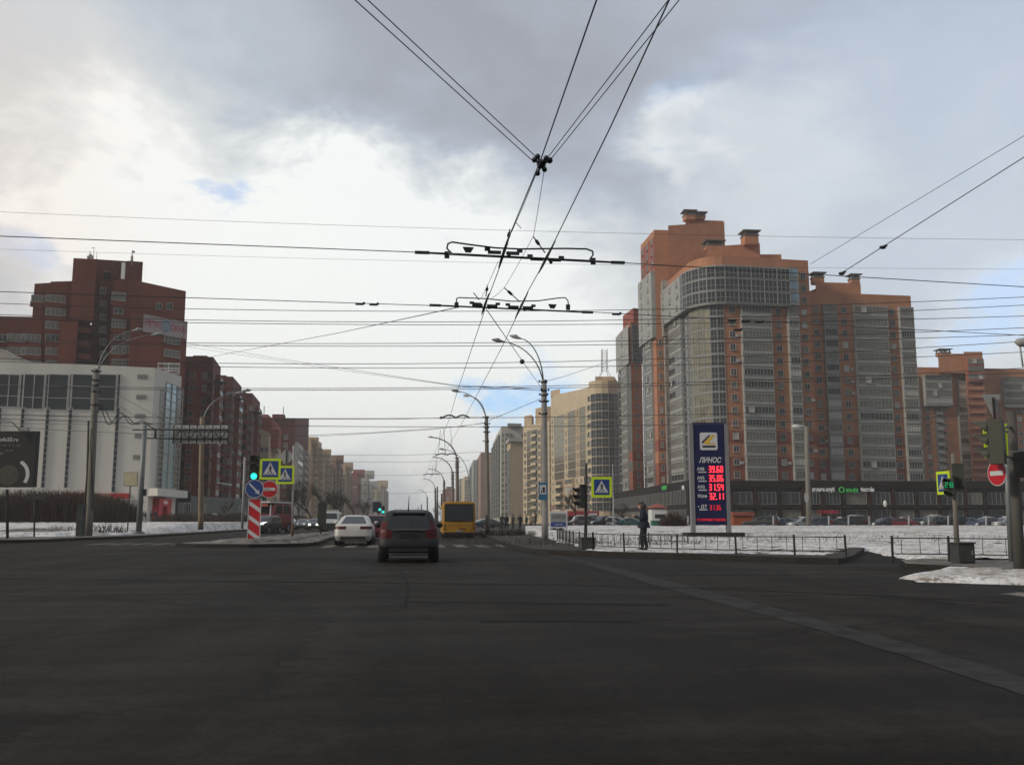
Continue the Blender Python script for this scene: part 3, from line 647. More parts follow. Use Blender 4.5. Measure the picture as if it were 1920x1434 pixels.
def right_row():
    b = row_tower('apartment_tower', 'tan tower with bronze glazing, directly behind the tall lamp post with two arms', GB(1030, 372), GB(981, 392), GB(1046, 373), Z(790, 372), 0, 'cream',
                  cols=[('w', 4), ('g', 5, {'v': 3, 'm': 'cream'}), ('l', 5, {'pm': 'cream'}), ('w', 3), ('g', 4, {'v': 3, 'm': 'beige'}), ('w', 4)])
    q = MB(); q.prism([XY(GB(983, 392)), XY(GB(997, 387)), XY(GB(1001, 398)), XY(GB(989, 402))], Z(812, 388), Z(779, 390)); q.prism([XY(GB(1004, 388)), XY(GB(1022, 380)), XY(GB(1034, 380)), XY(GB(1030, 398))], Z(806, 380), Z(764, 384)); q.build('roof_volume', 'beige', b.root); b.done()
    b = row_tower('apartment_tower', 'plain yellow end slab with one pale roof edge, beside the ribbed grey tower', GB(957, 447), GB(951, 470), GB(982, 449), Z(826, 447), 0, 'cream2', cols=[('g', 1, {'v': 0, 'm': 'grey'})], fcols=[('o', 1)])
    q = MB(); q.prism([XY(GB(954, 445)), XY(GB(984, 447)), XY(GB(984, 462)), XY(GB(949, 462))], Z(828, 447), Z(822, 447)); q.build('parapet', 'palewall', b.root); b.done()
    b = row_tower('apartment_tower', 'tall pale grey tower with dark vertical window ribs, behind the yellow end slab', GB(940, 490), GB(924, 600), GB(984, 492), Z(799, 490), 0, 'palewall',
                  cols=[('b', 3, {'m': 'grey2'}), ('o', 2), ('b', 3, {'m': 'grey2'}), ('o', 2), ('b', 3, {'m': 'grey2'}), ('o', 2), ('b', 3, {'m': 'grey2'}), ('o', 2)], fcols=[('w', 2, {'w': 1}), ('b', 3, {'m': 'palewall'}), ('w', 3, {'w': 1.2}), ('o', 4), ('w', 3)])
    q = MB(); q.prism([XY(GB(952, 488)), XY(GB(978, 490)), XY(GB(978, 510)), XY(GB(950, 510))], Z(800, 490), Z(794, 490)); q.build('roof_volume', 'grey', b.root)
    for i, (px, py, D) in enumerate([(931, 815, 560), (925, 832, 610)]):
        q = MB(); q.prism([XY(GB(px, D)), XY(GB(px+9, D)), XY(GB(px+9, D+20)), XY(GB(px-1, D+20))], 0, Z(py, D)); q.build('stair_tower', 'palewall', b.root)
    b.done()
    b = row_tower('apartment_tower', 'dark grey and brown tower just right of the second lamp post', GB(902, 740), GB(893, 850), GB(926, 742), Z(848, 740), 0, 'brownc', cols=[('b', 3, {'m': 'grey2'}), ('o', 3)], fcols=[('o', 2), ('w', 2), ('o', 3, {'m': 'beige'}), ('w', 2)]); b.done()
    b = row_tower('apartment_tower', 'small grey tower with pointed roof corner, left of the second lamp post', GB(888, 860), GB(882, 960), GB(903, 860), Z(862, 860), 0, 'grey', cols=[('b', 3, {'m': 'grey2'}), ('o', 3)], fcols=[('w', 2), ('o', 2), ('w', 2)]); b.done()
    b = row_tower('apartment_tower', 'pale yellow distant tower with dark window column, above the yellow bus', GB(872, 1000), GB(866, 1100), GB(886, 1000), Z(893, 1000), 0, 'cream2', cols=[('o', 1)], fcols=[('w', 1, {'w': 4}), ('w', 1, {'w': 4})]); b.done()
    b = row_tower('apartment_tower', 'distant grey tower between two far lamp posts above the bus', GB(863, 1150), GB(858, 1250), GB(872, 1150), Z(897, 1150), 0, 'grey', cols=[('o', 1)], fcols=[('w', 1, {'w': 3}), ('w', 1, {'w': 3})]); b.done()
    b = row_tower('apartment_block', 'distant dark red block just left above the bus roof', GB(836, 900), GB(831, 950), GB(854, 900), Z(916, 900), 0, 'pinkbrick', cols=[('o', 1)], fcols=[('w', 1, {'w': 2}), ('w', 1, {'w': 2})])
    q = MB(); q.prism([XY(GB(838, 900)), XY(GB(850, 900)), XY(GB(850, 920)), XY(GB(838, 920))], Z(918, 900), Z(912, 900)); q.build('roof_volume', 'grey2', b.root); b.done()
right_row()
# ---- left: big red brick tower
LA, LB = GB(-120, 170), GB(346, 190)
def rayp(px, py, a, nn, off=0.0):
    O = Vector((0, 0, EYE)); d = dirp(px, py); return O+d*((a+nn*off-O).dot(nn)/d.dot(nn))
def left_tower():
    b = Building('apartment_tower', 'tall stepped red brick tower behind the white building, with a long banner and roof antennas', 'red')
    def pt(px, push=0): 
        t = (px+120)/466; return GB(px, 170+20*t-push)
    def blk(x0, x1, y0, y1, push=0, m=None, dep=16, ybot=None, push2=None):
        a, c = pt(x0, push), pt(x1, push if push2 is None else push2); D = 180
        b.body([XY(a), XY(c), XY(c+Vector((-.45*dep, dep, 0))), XY(a+Vector((-.3*dep, dep, 0)))], 0 if ybot is None else Z(ybot, D), [Z(y0, (FW.dot(a))), Z(y1, FW.dot(c)), Z(y1, FW.dot(c)), Z(y0, FW.dot(a))], m)
    blk(-120, 62, 590, 594); blk(60, 92, 532, 530); blk(90, 132, 528, 527, .8)
    blk(130, 175, 484, 486, 3.5, ybot=602); blk(113, 147, 602, 602, 3.0)
    blk(172, 236, 486, 490, -6, 'red2', 18); blk(232, 262, 489, 491, -2, 'red2', 18)  # recess in darker brick, its shade partly put into the colour
    blk(208, 232, 526, 522, 1.2); blk(232, 346, 522, 546, .6)
    blk(246, 352, 586, 603, 5.2, push2=-.2)
    z0, fh = 3.5, 2.8
    def win(px, py, w, h, push, v=None, n=3, bay=True, kind='window'):
        a, c = (pt(px-3, push), pt(px+3, push)) if push != 2.6 else (pt(246, 5.2), pt(352, -.2)); u = (c-a).normalized(); nn = Vector((u.y, -u.x, 0))
        d = dirp(px, py); o_ = Vector((0, 0, EYE)); k = (a-o_).dot(nn)/d.dot(nn); q = o_+d*k
        if bay:
            m = MB(); m.box((0, -.35, 0), (w+.3, .7, .9)); m.box((0, -.3, -.5), (w*.7, .5, .3)); o = m.build('bay', 'red', b.root); o.matrix_local = frame(q+Vector((0, 0, -h/2-.5)), u, nn)
            m = MB(); m.box((0, -.3, h/2), (w+.1, .6, h-.02)); o = m.build('bay_glazing', 'glass2', b.root); o.matrix_local = frame(q+Vector((0, 0, -h/2)), u, nn)
        b.item(kind, frame(q+nn*(.62 if bay else .06)+Vector((0, 0, -h/2)), u, nn), win_geo(w, h, n, random.choice([0, 1, 1]) if v is None else v, 's'), w*h)
    for k, py in enumerate([561, 586, 611, 635, 660, 684, 708]):
        win(104, py, 3.4, 1.4, .8, n=4)
        if k < 1: win(72, py, 2.4, 1.3, 0, n=4)
    for py in (634, 659, 684, 706): win(58, py, 3.2, 1.4, 0, n=4); win(30, py, 3, 1.4, 0, n=4)
    for py in (634, 659, 684): win(5, py, 2.4, 1.4, 0, n=2, bay=False)
    for py in (557, 608, 657, 682): win(222, py, 2.5, 1.6, 1.2, 1, n=4)
    for py in (583, 632): win(222, py, 1.6, 1.2, 1.2, 0, n=2, bay=False)
    for py in (631, 656, 681, 705): win(243, py, 2.6, 1.5, 1.2, 1, n=5)
    for py in (638, 663, 688, 712): win(322, py, 3.6, 1.5, 2.6, 1, n=4, bay=False)
    for py in (574,): win(298, py, 1.2, 1.4, .6, 0, n=2, bay=False); win(318, py, 1.2, 1.4, .6, 0, n=2, bay=False)
    for py in (515, 545, 570, 594, 618, 641, 664, 690): win(193 if py > 520 else 201, py, 1.1, 1.3, -2, 0, n=2, bay=False)
    for py in (620, 645, 669, 695):  # open balconies in the dark slot
        a, c = pt(147, 2), pt(168, 2); u = (c-a).normalized(); nn = Vector((u.y, -u.x, 0)); q = P(157, py+6, FW.dot(pt(157, 0)))
        b.item('balcony', frame(q, u, nn), par_geo(2.2, 'red2', 1.4), 3)
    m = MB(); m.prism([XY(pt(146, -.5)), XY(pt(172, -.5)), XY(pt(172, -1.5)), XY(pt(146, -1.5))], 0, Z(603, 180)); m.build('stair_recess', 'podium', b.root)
    # pipe on the wall
    m = MB(); m.box(P(231, 508, 180), (.6, .5, 3.2)); m.build('duct', 'whitel', b.root)
    m = MB(); m.box(P(201, 517, 184.5), (1.4, .3, 1.5)); m.build('roof_opening', 'podium', b.root)
    b.done()
    # banner
    a, c = pt(246, 5.2), pt(352, -.2); u = (c-a).normalized(); nn = Vector((u.y, -u.x, 0)); a = a+nn*.4
    q = rayp(269, 612, a, nn); w = (rayp(350, 620, a, nn)-q).xy.length; q.z -= .2; t = thing('banner', 'white banner ПЕТРО ОКНА in pink letters round a blue emblem on the red tower', 'banner', (0, 0, 0)); t.matrix_world = frame(q, u, nn) 
    g = MB(); g.box((w/2, .1, .9), (w, .12, 3.3)); g.build('sheet', mat('banner_sheet', (.40, .33, .33), .7, .05, 1), t)
    g = MB()
    for z in (-.75, 2.55): g.box((w/2, .02, z), (w+.1, .2, .1))
    g.build('banner_frame', 'frame', t)
    mp = mat('pink_letters', (.40, .05, .10), .7, 0)
    text('ПЕТРО', 1.75, mp, Matrix.Translation((.35, .02, .35)), t, xs=.62, bold=.03); text('ОКНА', 1.75, mp, Matrix.Translation((w*.62, .02, .35)), t, xs=.68, bold=.03)
    g = MB(); g.disc(Vector((w*.51, .02, 1.0)), 1.15, Vector((1, 0, 0)), Vector((0, 0, 1))); g.build('emblem', mat('emblem_blue', (.13, .25, .34), .7, 0), t)
    g = MB()
    for k in (-.5, 0, .5): g.box((w*.51, 0.0, 1+k), (2*math.sqrt(1.2-k*k)-.3, .02, .16))
    g.build('emblem_stripe', mat('emblem_pale', (.4, .42, .42), .7, 0), t)
    # antennas
    for i, (px, py, h, lb) in enumerate([(168, 486, 1.6, 'cluster of small roof antennas on the left of the red tower roof'), (247, 490, 2.2, 'single antenna mast with drum on the right of the red tower roof')]):
        D = 182; c = P(px, py, D); g = MB()
        g.tube([c-Vector((0, 0, .8)), c+Vector((0, 0, h))], .08, 5)
        if i == 0:
            for dx in (.7, 1.3): g.tube([c+Vector((dx, 0, -.8)), c+Vector((dx, 0, 2.4 if dx < 1 else 1.4))], .05, 4)
            g.tube([c+Vector((.2, 0, 2.2)), c+Vector((.8, 0, 2.35))], .05, 4)
            for k in range(3): g.ball(c+Vector((-.2+.3*k, 0, .4+.3*(k % 2))), .38, (1, .5, 1))
        else:
            g.tube([c+Vector((0, 0, 0)), c+Vector((0, 0, 1.1))], .25, 8); g.ball(c+Vector((.2, 0, 1.9)), .35, (1, .6, .7))
        o = g.build('roof_antenna', 'signback'); tag(o, lb, 'antenna', 'roof antennas')
left_tower()
def left_row():
    lab = ['first brown-red stepped block right of the white building', 'second brown-red stepped block with a small roof fin, behind the lattice gantry sign', 'third brown-red stepped block, smallest of the brick trio']
    for i, (pxc, pxe, Dn, py, pxl) in enumerate([(403, 418, 209, 669, 338), (441, 458, 240, 706, 412), (474, 489, 270, 737, 452)]):
        b = Building('apartment_block', lab[i], 'red2', group='stepped brick blocks on the left')
        zc = Z(py, Dn); c = GB(pxc, Dn); l = GB(pxl, Dn-1); Xs = 0
        e = GB(pxe, Dn+14+i*3)
        b.body([XY(l), XY(c), XY(e), XY(e+Vector((-14, 4, 0)))], 0, [zc, zc, zc-.2, zc])
        # recessed link to the next block
        nx = [GB(440, 240), GB(474, 270), GB(488, 276)][i]
        r0 = e+Vector((-6, -2, 0)); r1 = Vector((r0.x, nx.y+6, 0)); b.body([XY(r0), XY(r1), XY(r1+Vector((-8, 0, 0))), XY(r0+Vector((-8, 0, 0)))][::1], 0, zc-3)
        z0, fh = 3, 2.8; n = int((zc-z0-2)/fh)
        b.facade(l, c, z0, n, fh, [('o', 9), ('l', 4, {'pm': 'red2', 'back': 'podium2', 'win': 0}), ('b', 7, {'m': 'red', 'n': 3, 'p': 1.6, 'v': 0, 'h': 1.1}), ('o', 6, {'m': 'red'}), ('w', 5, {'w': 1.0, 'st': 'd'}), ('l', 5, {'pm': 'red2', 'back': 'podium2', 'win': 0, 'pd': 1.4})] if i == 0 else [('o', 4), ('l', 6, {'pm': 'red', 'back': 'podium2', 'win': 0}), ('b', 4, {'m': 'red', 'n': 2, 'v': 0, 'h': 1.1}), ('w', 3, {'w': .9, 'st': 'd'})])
        b.facade(c, e, z0, n, fh, [('w', 4, {'w': 1.0, 'st': 'd'}), ('b', 5, {'m': 'red', 'n': 3, 'p': 1.1, 'v': 0, 'h': 1.2}), ('w', 3, {'w': .9, 'st': 'd'})])
        g = MB(); g.prism([XY(c+Vector((0, 2, 0))), XY(c+Vector((2.2, 5, 0))), XY(c+Vector((0, 8, 0)))], zc-5.2, zc-4.9); g.build('roof_fin', 'podium', b.root)
        g = MB(); g.box(GB(pxc-22, Dn+5, zc+.4), (3, 3, 1.0)); g.build('roof_hatch', 'red2', b.root)
        b.done()
    # cream block with red pointed roofs
    b = Building('apartment_block', 'cream block with two pink pointed roof caps, above the crossing signs', 'cream')
    D = 285; c = GB(531, D+30); l = GB(484, D); zc = Z(812, D)
    b.body([XY(l), XY(GB(508, D)), XY(c), XY(c+Vector((-16, 8, 0)))], 0, [Z(800, D), zc, Z(830, D), Z(830, D)])
    b.facade(l, GB(508, D), 3, int((zc-4)/2.9), 2.9, [('w', 3, {'w': 1.3}), ('w', 3, {'w': .9}), ('w', 3, {'w': 1.3})]); b.facade(GB(508, D), c, 3, int((zc-6)/2.9), 2.9, [('w', 3, {'w': 1.2}), ('b', 3, {'m': 'cream'}), ('w', 3, {'w': 1.2}), ('w', 3, {'w': .9})])
    g = MB()
    for px, py, py2, w in ((497, 772, 782, 5.5), (515, 788, 802, 4)):
        q = GB(px, D+6); g.prism([(q.x-w/2, q.y-2), (q.x+w/2, q.y-2), (q.x+w/2, q.y+4), (q.x-w/2, q.y+4)], zc-4, Z(py2, D)); 
        zt = Z(py, D); z1 = Z(py2, D); vv = [(q.x-w/2, q.y-2, z1), (q.x+w/2, q.y-2, z1), (q.x+w/2, q.y+4, z1), (q.x-w/2, q.y+4, z1), (q.x-w*.2, q.y+1, zt), (q.x+w*.2, q.y+1, zt)]
        g.add(vv, [(0, 1, 5, 4), (1, 2, 5), (2, 3, 4, 5), (3, 0, 4)])
        g.tube([(q.x, q.y, zt), (q.x, q.y, zt+2.5)], .12, 4)
    g.build('roof', 'pinkbrick', b.root); b.done()
    # dark red block behind
    b = Building('apartment_block', 'flat-topped dark red block rising behind the cream block with pointed roofs', 'red2')
    l, c, e = GB(512, 330), GB(556, 332), GB(579, 400); zc = Z(783, 330)
    b.body([XY(l), XY(c), XY(e), XY(e+Vector((-20, 0, 0)))], 0, [zc, zc, Z(784, 400), zc])
    b.facade(l, c, 3, int((zc-6)/2.8), 2.8, [('o', 6), ('w', 3), ('o', 3)]); b.facade(c, e, 3, int((zc-9)/2.8), 2.8, [('b', 5, {'m': 'grey', 'n': 4, 'p': 1.2}), ('o', 3), ('b', 4, {'m': 'palewall', 'p': 1}), ('o', 2)])
    g = MB(); g.box(GB(525, 332, zc+.3), (4, 4, 1.8)); g.tube([GB(533, 332, zc), GB(533, 332, zc+4)], .12, 4); g.build('roof_volume', 'red2', b.root); b.done()
    # tan row
    for i, (x0, xc, xe, D, De, py, m, lb, fc) in enumerate([
        (560, 584, 604, 420, 500, 820, 'beige', 'tan block with open brown loggias, right of the flat dark red block', 1),
        (590, 608, 626, 505, 600, 846, 'beige', 'second tan block of the left row, lower than the loggia block', 0),
        (618, 632, 643, 610, 680, 858, 'brownc', 'narrow brownish block in the middle of the left tan row', 0),
        (636, 650, 662, 700, 800, 872, 'beige', 'small tan block in the left row, above the white van', 0),
        (655, 672, 679, 850, 900, 886, 'pinkbrick', 'small pinkish block in the left row, above the white car', 0),
        (676, 690, 695, 950, 1010, 888, 'palewall', 'pale flat-topped distant block at the end of the left row', 0),
        (690, 698, 701, 1060, 1090, 908, 'palewall', 'short pale block squeezed between two distant blocks', 0),
        (699, 716, 731, 1150, 1450, 907, 'cream2', 'farthest cream tower of the left row, above the distant green lights', 0)]):
        b = Building('apartment_block', lb, m); l, c, e = GB(x0, D), GB(xc, D), GB(xe, De); zc = Z(py+(2 if i == 0 else 0), D)
        b.body([XY(l), XY(c), XY(e), XY(e+Vector((-30, 10, 0)))], 0, [zc, zc, Z(py+[10, 10, 6, 8, 4, 1, 1, 22][i], De), zc])
        s = D/420
        b.facade(l, c, 3, int((zc-8)/2.85), 2.85, [('w', 2, {'w': 1.4*s}), ('l', 5, {'pm': m, 'back': 'brownc', 'win': 0, 'pd': 1.3}), ('o', 2)] if fc else [('w', 3, {'w': 1.6*s}), ('o', 1), ('b', 3, {'m': m})])
        b.facade(c, e, 3, int((Z(py+12, De)-6)/2.85), 2.85, [('w', 3, {'w': 1.5*s}), ('b', 3, {'m': m, 'p': 1.2}), ('o', 2, {'m': 'brownc'})]*(2 if i < 4 else 1))
        g = MB(); g.box(GB(xc+3, D+10, zc-.5), (5*s, 5, 3.6*s)); g.build('roof_volume', m, b.root); b.done(60)
left_row()
def white_building():
    b = Building('office_building', 'modern white clad building with narrow dark window slots and blue glass corner, left foreground', 'white')
    A, B1, C = GB(-260, 140), GB(290, 150), GB(341, 163)
    zt = lambda D, py: Z(py, D)
    b.body([XY(A), XY(B1), XY(C), XY(C+Vector((-10, 25, 0))), XY(A+Vector((0, 25, 0)))], 0, [Z(664, 140), Z(693, 150)+.3, Z(706, 163), Z(706, 163), Z(664, 140)])
    u = (B1-A).normalized(); n = Vector((u.y, -u.x, 0)); O = Vector((0, 0, EYE))
    def on(px, py, a=A, nn=n, off=0.0): d = dirp(px, py); k = (a+nn*off-O).dot(nn)/d.dot(nn); return O+d*k
    u2 = (C-B1).normalized(); n2 = Vector((u2.y, -u2.x, 0))
    def slot(x0, x1, y0, y1, rows, cols=1, v=0, a=A, uu=u, nn=n, name='window'):
        p = on(x0, y1, a, nn); q = on(x1, y1, a, nn); z1 = on((x0+x1)/2, y0, a, nn).z; w = (q-p).length; h = z1-p.z; m = MB()
        m.poly([(0, -.04, 0), (w, -.04, 0), (w, -.04, h), (0, -.04, h)], 1); t = .09 if w < 1.2 else .11
        for x in [w*i/cols for i in range(cols+1)]: m.box((x, -.1, h/2), (t, .18, h), 0)
        for z in [h*i/rows for i in range(rows+1)]: m.box((w/2, -.085, z), (w-t, .15, t*.8), 0)
        p.z = p.z; o = m.build(name, ['frame', {0: 'glass', 4: 'blueglass'}[v]], b.root); o.matrix_local = frame(p, uu, nn)
    for x0, x1 in ((-62, -55), (-15, -7), (29, 37), (76, 84), (119, 127), (208, 216)): slot(x0+1, x1, 764, 914 if x0 < 200 else 922, 14)
    slot(164, 171, 764, 914, 14)
    for x0, x1, y1 in ((-50, -12, 762), (-5, 33, 762), (42, 80, 766), (88, 125, 768), (131, 170, 768), (178, 215, 770)): slot(x0, x1, 702, y1, 3, 2 if x0 < 60 else 1)
    for x in (36, 83, 128, 173, 218): slot(x, x+5, 702, 764, 3)
    for x0, y0 in ((257, 702), (255, 740), (253, 776), (252, 813), (249, 853)):
        p = on(x0, y0+8); m = MB(); m.box((.75, -.03, .35), (1.5, .08, .7)); 
        for k in range(5): m.box((.75, -.09, .1+k*.13), (1.4, .06, .04))
        o = m.build('wall_vent', 'grey', b.root); o.matrix_local = frame(p, u, n)
    slot(291, 301, 728, 915, 18, 1, 0, B1, u2, n2); slot(301, 323, 716, 915, 12, 2, 4, B1, u2, n2, 'glass_corner'); slot(323, 333, 724, 915, 18, 1, 0, B1, u2, n2)
    m = MB(); p, q = on(282, 931, A, n), on(334, 931, B1, n2); m.prism([XY(B1-n2*.0+n2*.03), XY(q+n2*.03), XY(q+n2*1.6), XY(B1+n2*1.6-u2*.5)], on(300, 931, B1, n2).z, on(300, 917, B1, n2).z); m.build('canopy', 'white', b.root)
    # red band and red entrance
    p, q = on(118, 933), on(244, 932); m = MB(); w = (q-p).length; m.box((w/2, -.12, .33), (w, .22, .75)); o = m.build('red_band', 'signred', b.root); o.matrix_local = frame(p, u, n)
    p, q = on(176, 933), on(208, 933); m = MB(); w = (q-p).length; m.box((w/2, -.16, .33), (w, .2, .6)); o = m.build('name_panel', 'brownc', b.root); o.matrix_local = frame(p, u, n)
    p = on(284, 984, B1, n2); q = on(308, 984, B1, n2); w = (q-p).length; m = MB(); hh = on(290, 934, B1, n2).z-p.z
    m.box((w*.16, -.5, hh/2), (w*.32, 1.0, hh)); m.box((w*.84, -.5, hh/2), (w*.32, 1.0, hh)); m.box((w/2, -.52, hh-.6), (w, 1.04, 1.2)); o = m.build('red_portal', 'signred', b.root); o.matrix_local = frame(p, u2, n2)
    m = MB(); m.box((w/2, -.06, hh*.38), (w*.34, .1, hh*.76)); o = m.build('door', 'glass', b.root); o.matrix_local = frame(p, u2, n2)
    text('СУШИ', .62, 'litwhite', frame(p+u2*(w*.3)+n2*1.1+Vector((0, 0, hh-.85)), u2, n2), b.root)
    for px, py in ((248, 938),): 
        p = on(px, py); m = MB(); m.box((.5, -.05, -.4), (1.2, .06, .9)); o = m.build('notice_board', 'grey', b.root); o.matrix_local = frame(p, u, n)
    p = on(-260, 986); m = MB(); m.box(((B1-A).length/2, -.06, -.3), ((B1-A).length, .1, 1.9)); o = m.build('plinth', 'grey', b.root); o.matrix_local = frame(Vector((A.x, A.y, 1)), u, n)
    # roof items
    m = MB(); c = P(6, 668, 152); m.tube([P(x, y, 152) for x, y in ((-90, 676), (-60, 662), (-20, 655), (10, 658), (40, 675), (50, 684))], .2, 4)
    vv = [P(x, y, 152) for x, y in ((-90, 690), (-90, 676), (-60, 662), (-20, 655), (10, 658), (40, 675), (50, 690))]; m.poly(vv); m.poly([v+Vector((0, 12, 0)) for v in vv][::-1])
    for i in range(6): m.poly([vv[i], vv[i+1], vv[i+1]+Vector((0, 12, 0)), vv[i]+Vector((0, 12, 0))])
    m.build('curved_roof', 'conc2', b.root)
    m = MB(); a_ = GB(296, 158, Z(701, 158)); 
    for k in range(5): m.box(a_+Vector((1.7, 0, .1+.42*k)), (3.6, .1, .12))
    for k in range(3): m.box(a_+Vector((k*1.7, 0, .9)), (.1, .1, 2.0))
    m.build('roof_railing', 'whitel', b.root)
    b.done()
white_building()
def grey_shop():
    b = Building('low_building', 'low grey ground floor annex with a dark signboard, right of the red entrance', 'grey2')
    a, c = G(332, 168), G(462, 196); b.body([XY(a), XY(c), XY(c+Vector((-4, 10, 0))), XY(a+Vector((-4, 10, 0)))], 0, 5.6)
    b.facade(a, c, 1, 1, 4, [('w', 3, {'w': 2.4, 'h': 2}), ('w', 3, {'w': 2.4, 'h': 2}), ('o', 2), ('w', 3, {'w': 2.4, 'h': 2}), ('w', 3, {'w': 2.4, 'h': 2})])
    m = MB(); m.box(P(344, 932, 167.5), (2.4, .3, 1.7)); m.build('signboard', 'podium', b.root)
    m = MB(); p = P(407, 905, 182); q = P(435, 909, 184); m.tube([p, q], .12, 5); m.build('awning_edge', 'whitel', b.root); b.done()
grey_shop()
# ---------------------------------------------------------------- ground
def sheet(name, poly, z, m, z0=None, side=None):
    b = MB(); n = len(poly)
    b.poly([(p[0], p[1], z) for p in poly], 0)
    if z0 is not None:
        for i in range(n): a, c = poly[i], poly[(i+1) % n]; b.poly([(a[0], a[1], z0), (c[0], c[1], z0), (c[0], c[1], z), (a[0], a[1], z)], 1)
    return struct(b.build(name, [m, side or m]))
sheet('ground', [(-4000, -500), (4000, -500), (4000, 6000), (-4000, 6000)], 0, 'asphalt')
rng = np.random.RandomState(3)
_p = rng.rand(64, 64)
def vn(x, y):
    xi, yi = int(math.floor(x)), int(math.floor(y)); fx, fy = x-xi, y-yi; fx = fx*fx*(3-2*fx); fy = fy*fy*(3-2*fy)
    g = lambda a, b_: _p[a % 64][b_ % 64]
    return (g(xi, yi)*(1-fx)+g(xi+1, yi)*fx)*(1-fy)+(g(xi, yi+1)*(1-fx)+g(xi+1, yi+1)*fx)*fy
def fbm(x, y, o=4): 
    s = 0; a = .5
    for i in range(o): s += a*vn(x, y); x *= 2.1; y *= 2.1; a *= .5
    return s
def smooth(a, b, x): t = max(0, min(1, (x-a)/(b-a))); return t*t*(3-2*t)
def sdist(poly, x, y):
    best = 1e9; ins = False; n = len(poly)
    for i in range(n):
        ax, ay = poly[i]; bx, by = poly[(i+1) % n]; dx, dy = bx-ax, by-ay; L = dx*dx+dy*dy or 1e-9
        t = max(0, min(1, ((x-ax)*dx+(y-ay)*dy)/L)); d = math.hypot(x-ax-t*dx, y-ay-t*dy); best = min(best, d)
        if (ay > y) != (by > y) and x < (bx-ax)*(y-ay)/(by-ay)+ax: ins = not ins
    return best if ins else -best
def snowfield(name, poly, hf, px0, px1, D0, D1, nx, ny, m, edge=.9, rough=.35, label=None):
    """snow sheet over a polygon; sinks below ground at its uneven edge"""
    b = MB(); P0 = [(p[0], p[1]) for p in poly]; Hs = {}; V = {}
    for j in range(ny+1):
        D = D0*(D1/D0)**(j/ny)
        for i in range(nx+1):
            px = px0+(px1-px0)*i/nx; p = G(px, D, .3); s = sdist(P0, p.x, p.y)
            s2 = s+(fbm(p.x*.8, p.y*.8)-.5)*rough*3
            z = -.12+(hf(p.x, p.y, D)+.12)*smooth(-.05, edge, s2)+(fbm(p.x*2.2+9, p.y*2.2)-.47)*.14*smooth(0, 1, s2)
            V[i, j] = len(b.v) if s > -1.2 else None
            if s > -1.2: b.v.append((p.x, p.y, z))
    for j in range(ny):
        for i in range(nx):
            q = (V[i, j], V[i+1, j], V[i+1, j+1], V[i, j+1])
            if None not in q: b.f.append(q); b.m.append(0); b.sm.append(True)
    return struct(b.build(name, m))
xy = lambda l, z=0: [XY(GR(px, py, z)) for px, py in l]
# right pavement and kerb
kerb_r = xy([(1000, 1037), (1060, 1040), (1142, 1043.5), (1300, 1048), (1495, 1055), (1575, 1057)], 0)
inner = xy([(1590, 1049), (1600, 1041), (1560, 1030), (1200, 1018), (1040, 1014), (1012, 1010)], .13)
k0 = [(5.6, 320), (5.6, 70)]+xy([(925, 1013), (955, 1026)], 0)
pv = [(9.5, 320)]+k0+kerb_r+[XY(GR(1600, 1050, 0)), XY(GR(1625, 1030, 0)), (60, 58), (30, 60), (9.5, 75)]
sheet('pavement', pv, .14, 'pave', 0, 'kerb')
# kerb stone along it
kb = MB(); kk = k0+kerb_r
def ribbon(b, pts, w, z0, z1, mi=0, segs=True):
    P_ = [Vector((p[0], p[1], 0)) for p in pts]; L_ = []; R_ = []
    for i, p in enumerate(P_):
        d = (P_[min(i+1, len(P_)-1)]-P_[max(0, i-1)]).normalized(); n_ = Vector((-d.y, d.x, 0)); L_.append(p+n_*w/2); R_.append(p-n_*w/2)
    for i in range(len(P_)-1): b.prism([XY(R_[i]), XY(R_[i+1]), XY(L_[i+1]), XY(L_[i])], z0, z1, mi)
ribbon(kb, kk, .22, 0, .165); struct(kb.build('kerb', 'kerb'))
# far-right pavement strip and snow bank behind it
sheet('pavement', xy([(1700, 1066), (1790, 1070), (1930, 1080), (2300, 1100), (2300, 1045), (1930, 1046), (1800, 1050), (1690, 1058)], 0), .13, 'mud', 0, 'kerb')
def hr(x, y, D): return .17+.48*smooth(48, 92, D)+.10*(fbm(x*.25, y*.25)-.5)
snow_r = xy([(1018, 1012), (1060, 1030), (1120, 1034), (1200, 1035.5), (1500, 1041), (1583, 1043)], .14)+xy([(1625, 1029), (1690, 1049), (1900, 1056), (2400, 1060)], .1)+[(150, 100), (150, 118), (62, 112), (26, 112), (9.8, 110), (9.0, 75)]
snowfield('snow_field', snow_r, hr, 985, 2350, 27, 118, 230, 120, 'snow', .8, .3)
sheet('car_park', [(8, 98), (14, 260), (58, 260), (60, 200), (170, 190), (170, 98)], .10, 'pave')
# path crossing from the kerb to the snowfield
def pathz(l, name, m, z): b = MB(); b.poly([(p.x, p.y, z) for p in [GR(px, py, z) for px, py in l]]); return struct(b.build(name, m))
# snow islands near right
isl = xy([(1660, 1084), (1740, 1072), (1800, 1068), (2300, 1082), (2300, 1110), (1920, 1098), (1790, 1094), (1700, 1092)], 0)
snowfield('snow_island', isl, lambda x, y, D: .12, 1560, 2350, 15.5, 27, 170, 70, 'snowc', .5, .22)
isl2 = xy([(1840, 1112), (1920, 1108), (2300, 1120), (2300, 1140), (1930, 1124)], 0)
snowfield('snow_island', isl2, lambda x, y, D: .04, 1760, 2350, 12.5, 19, 140, 40, 'mud', .5, .2)
slush = xy([(1500, 1082), (1640, 1078), (1730, 1090), (1650, 1100), (1540, 1094)], 0)
0 and snowfield('slush_patch', slush, lambda x, y, D: .015, 1440, 1800, 15, 25, 110, 50, 'mud', .8, .35)
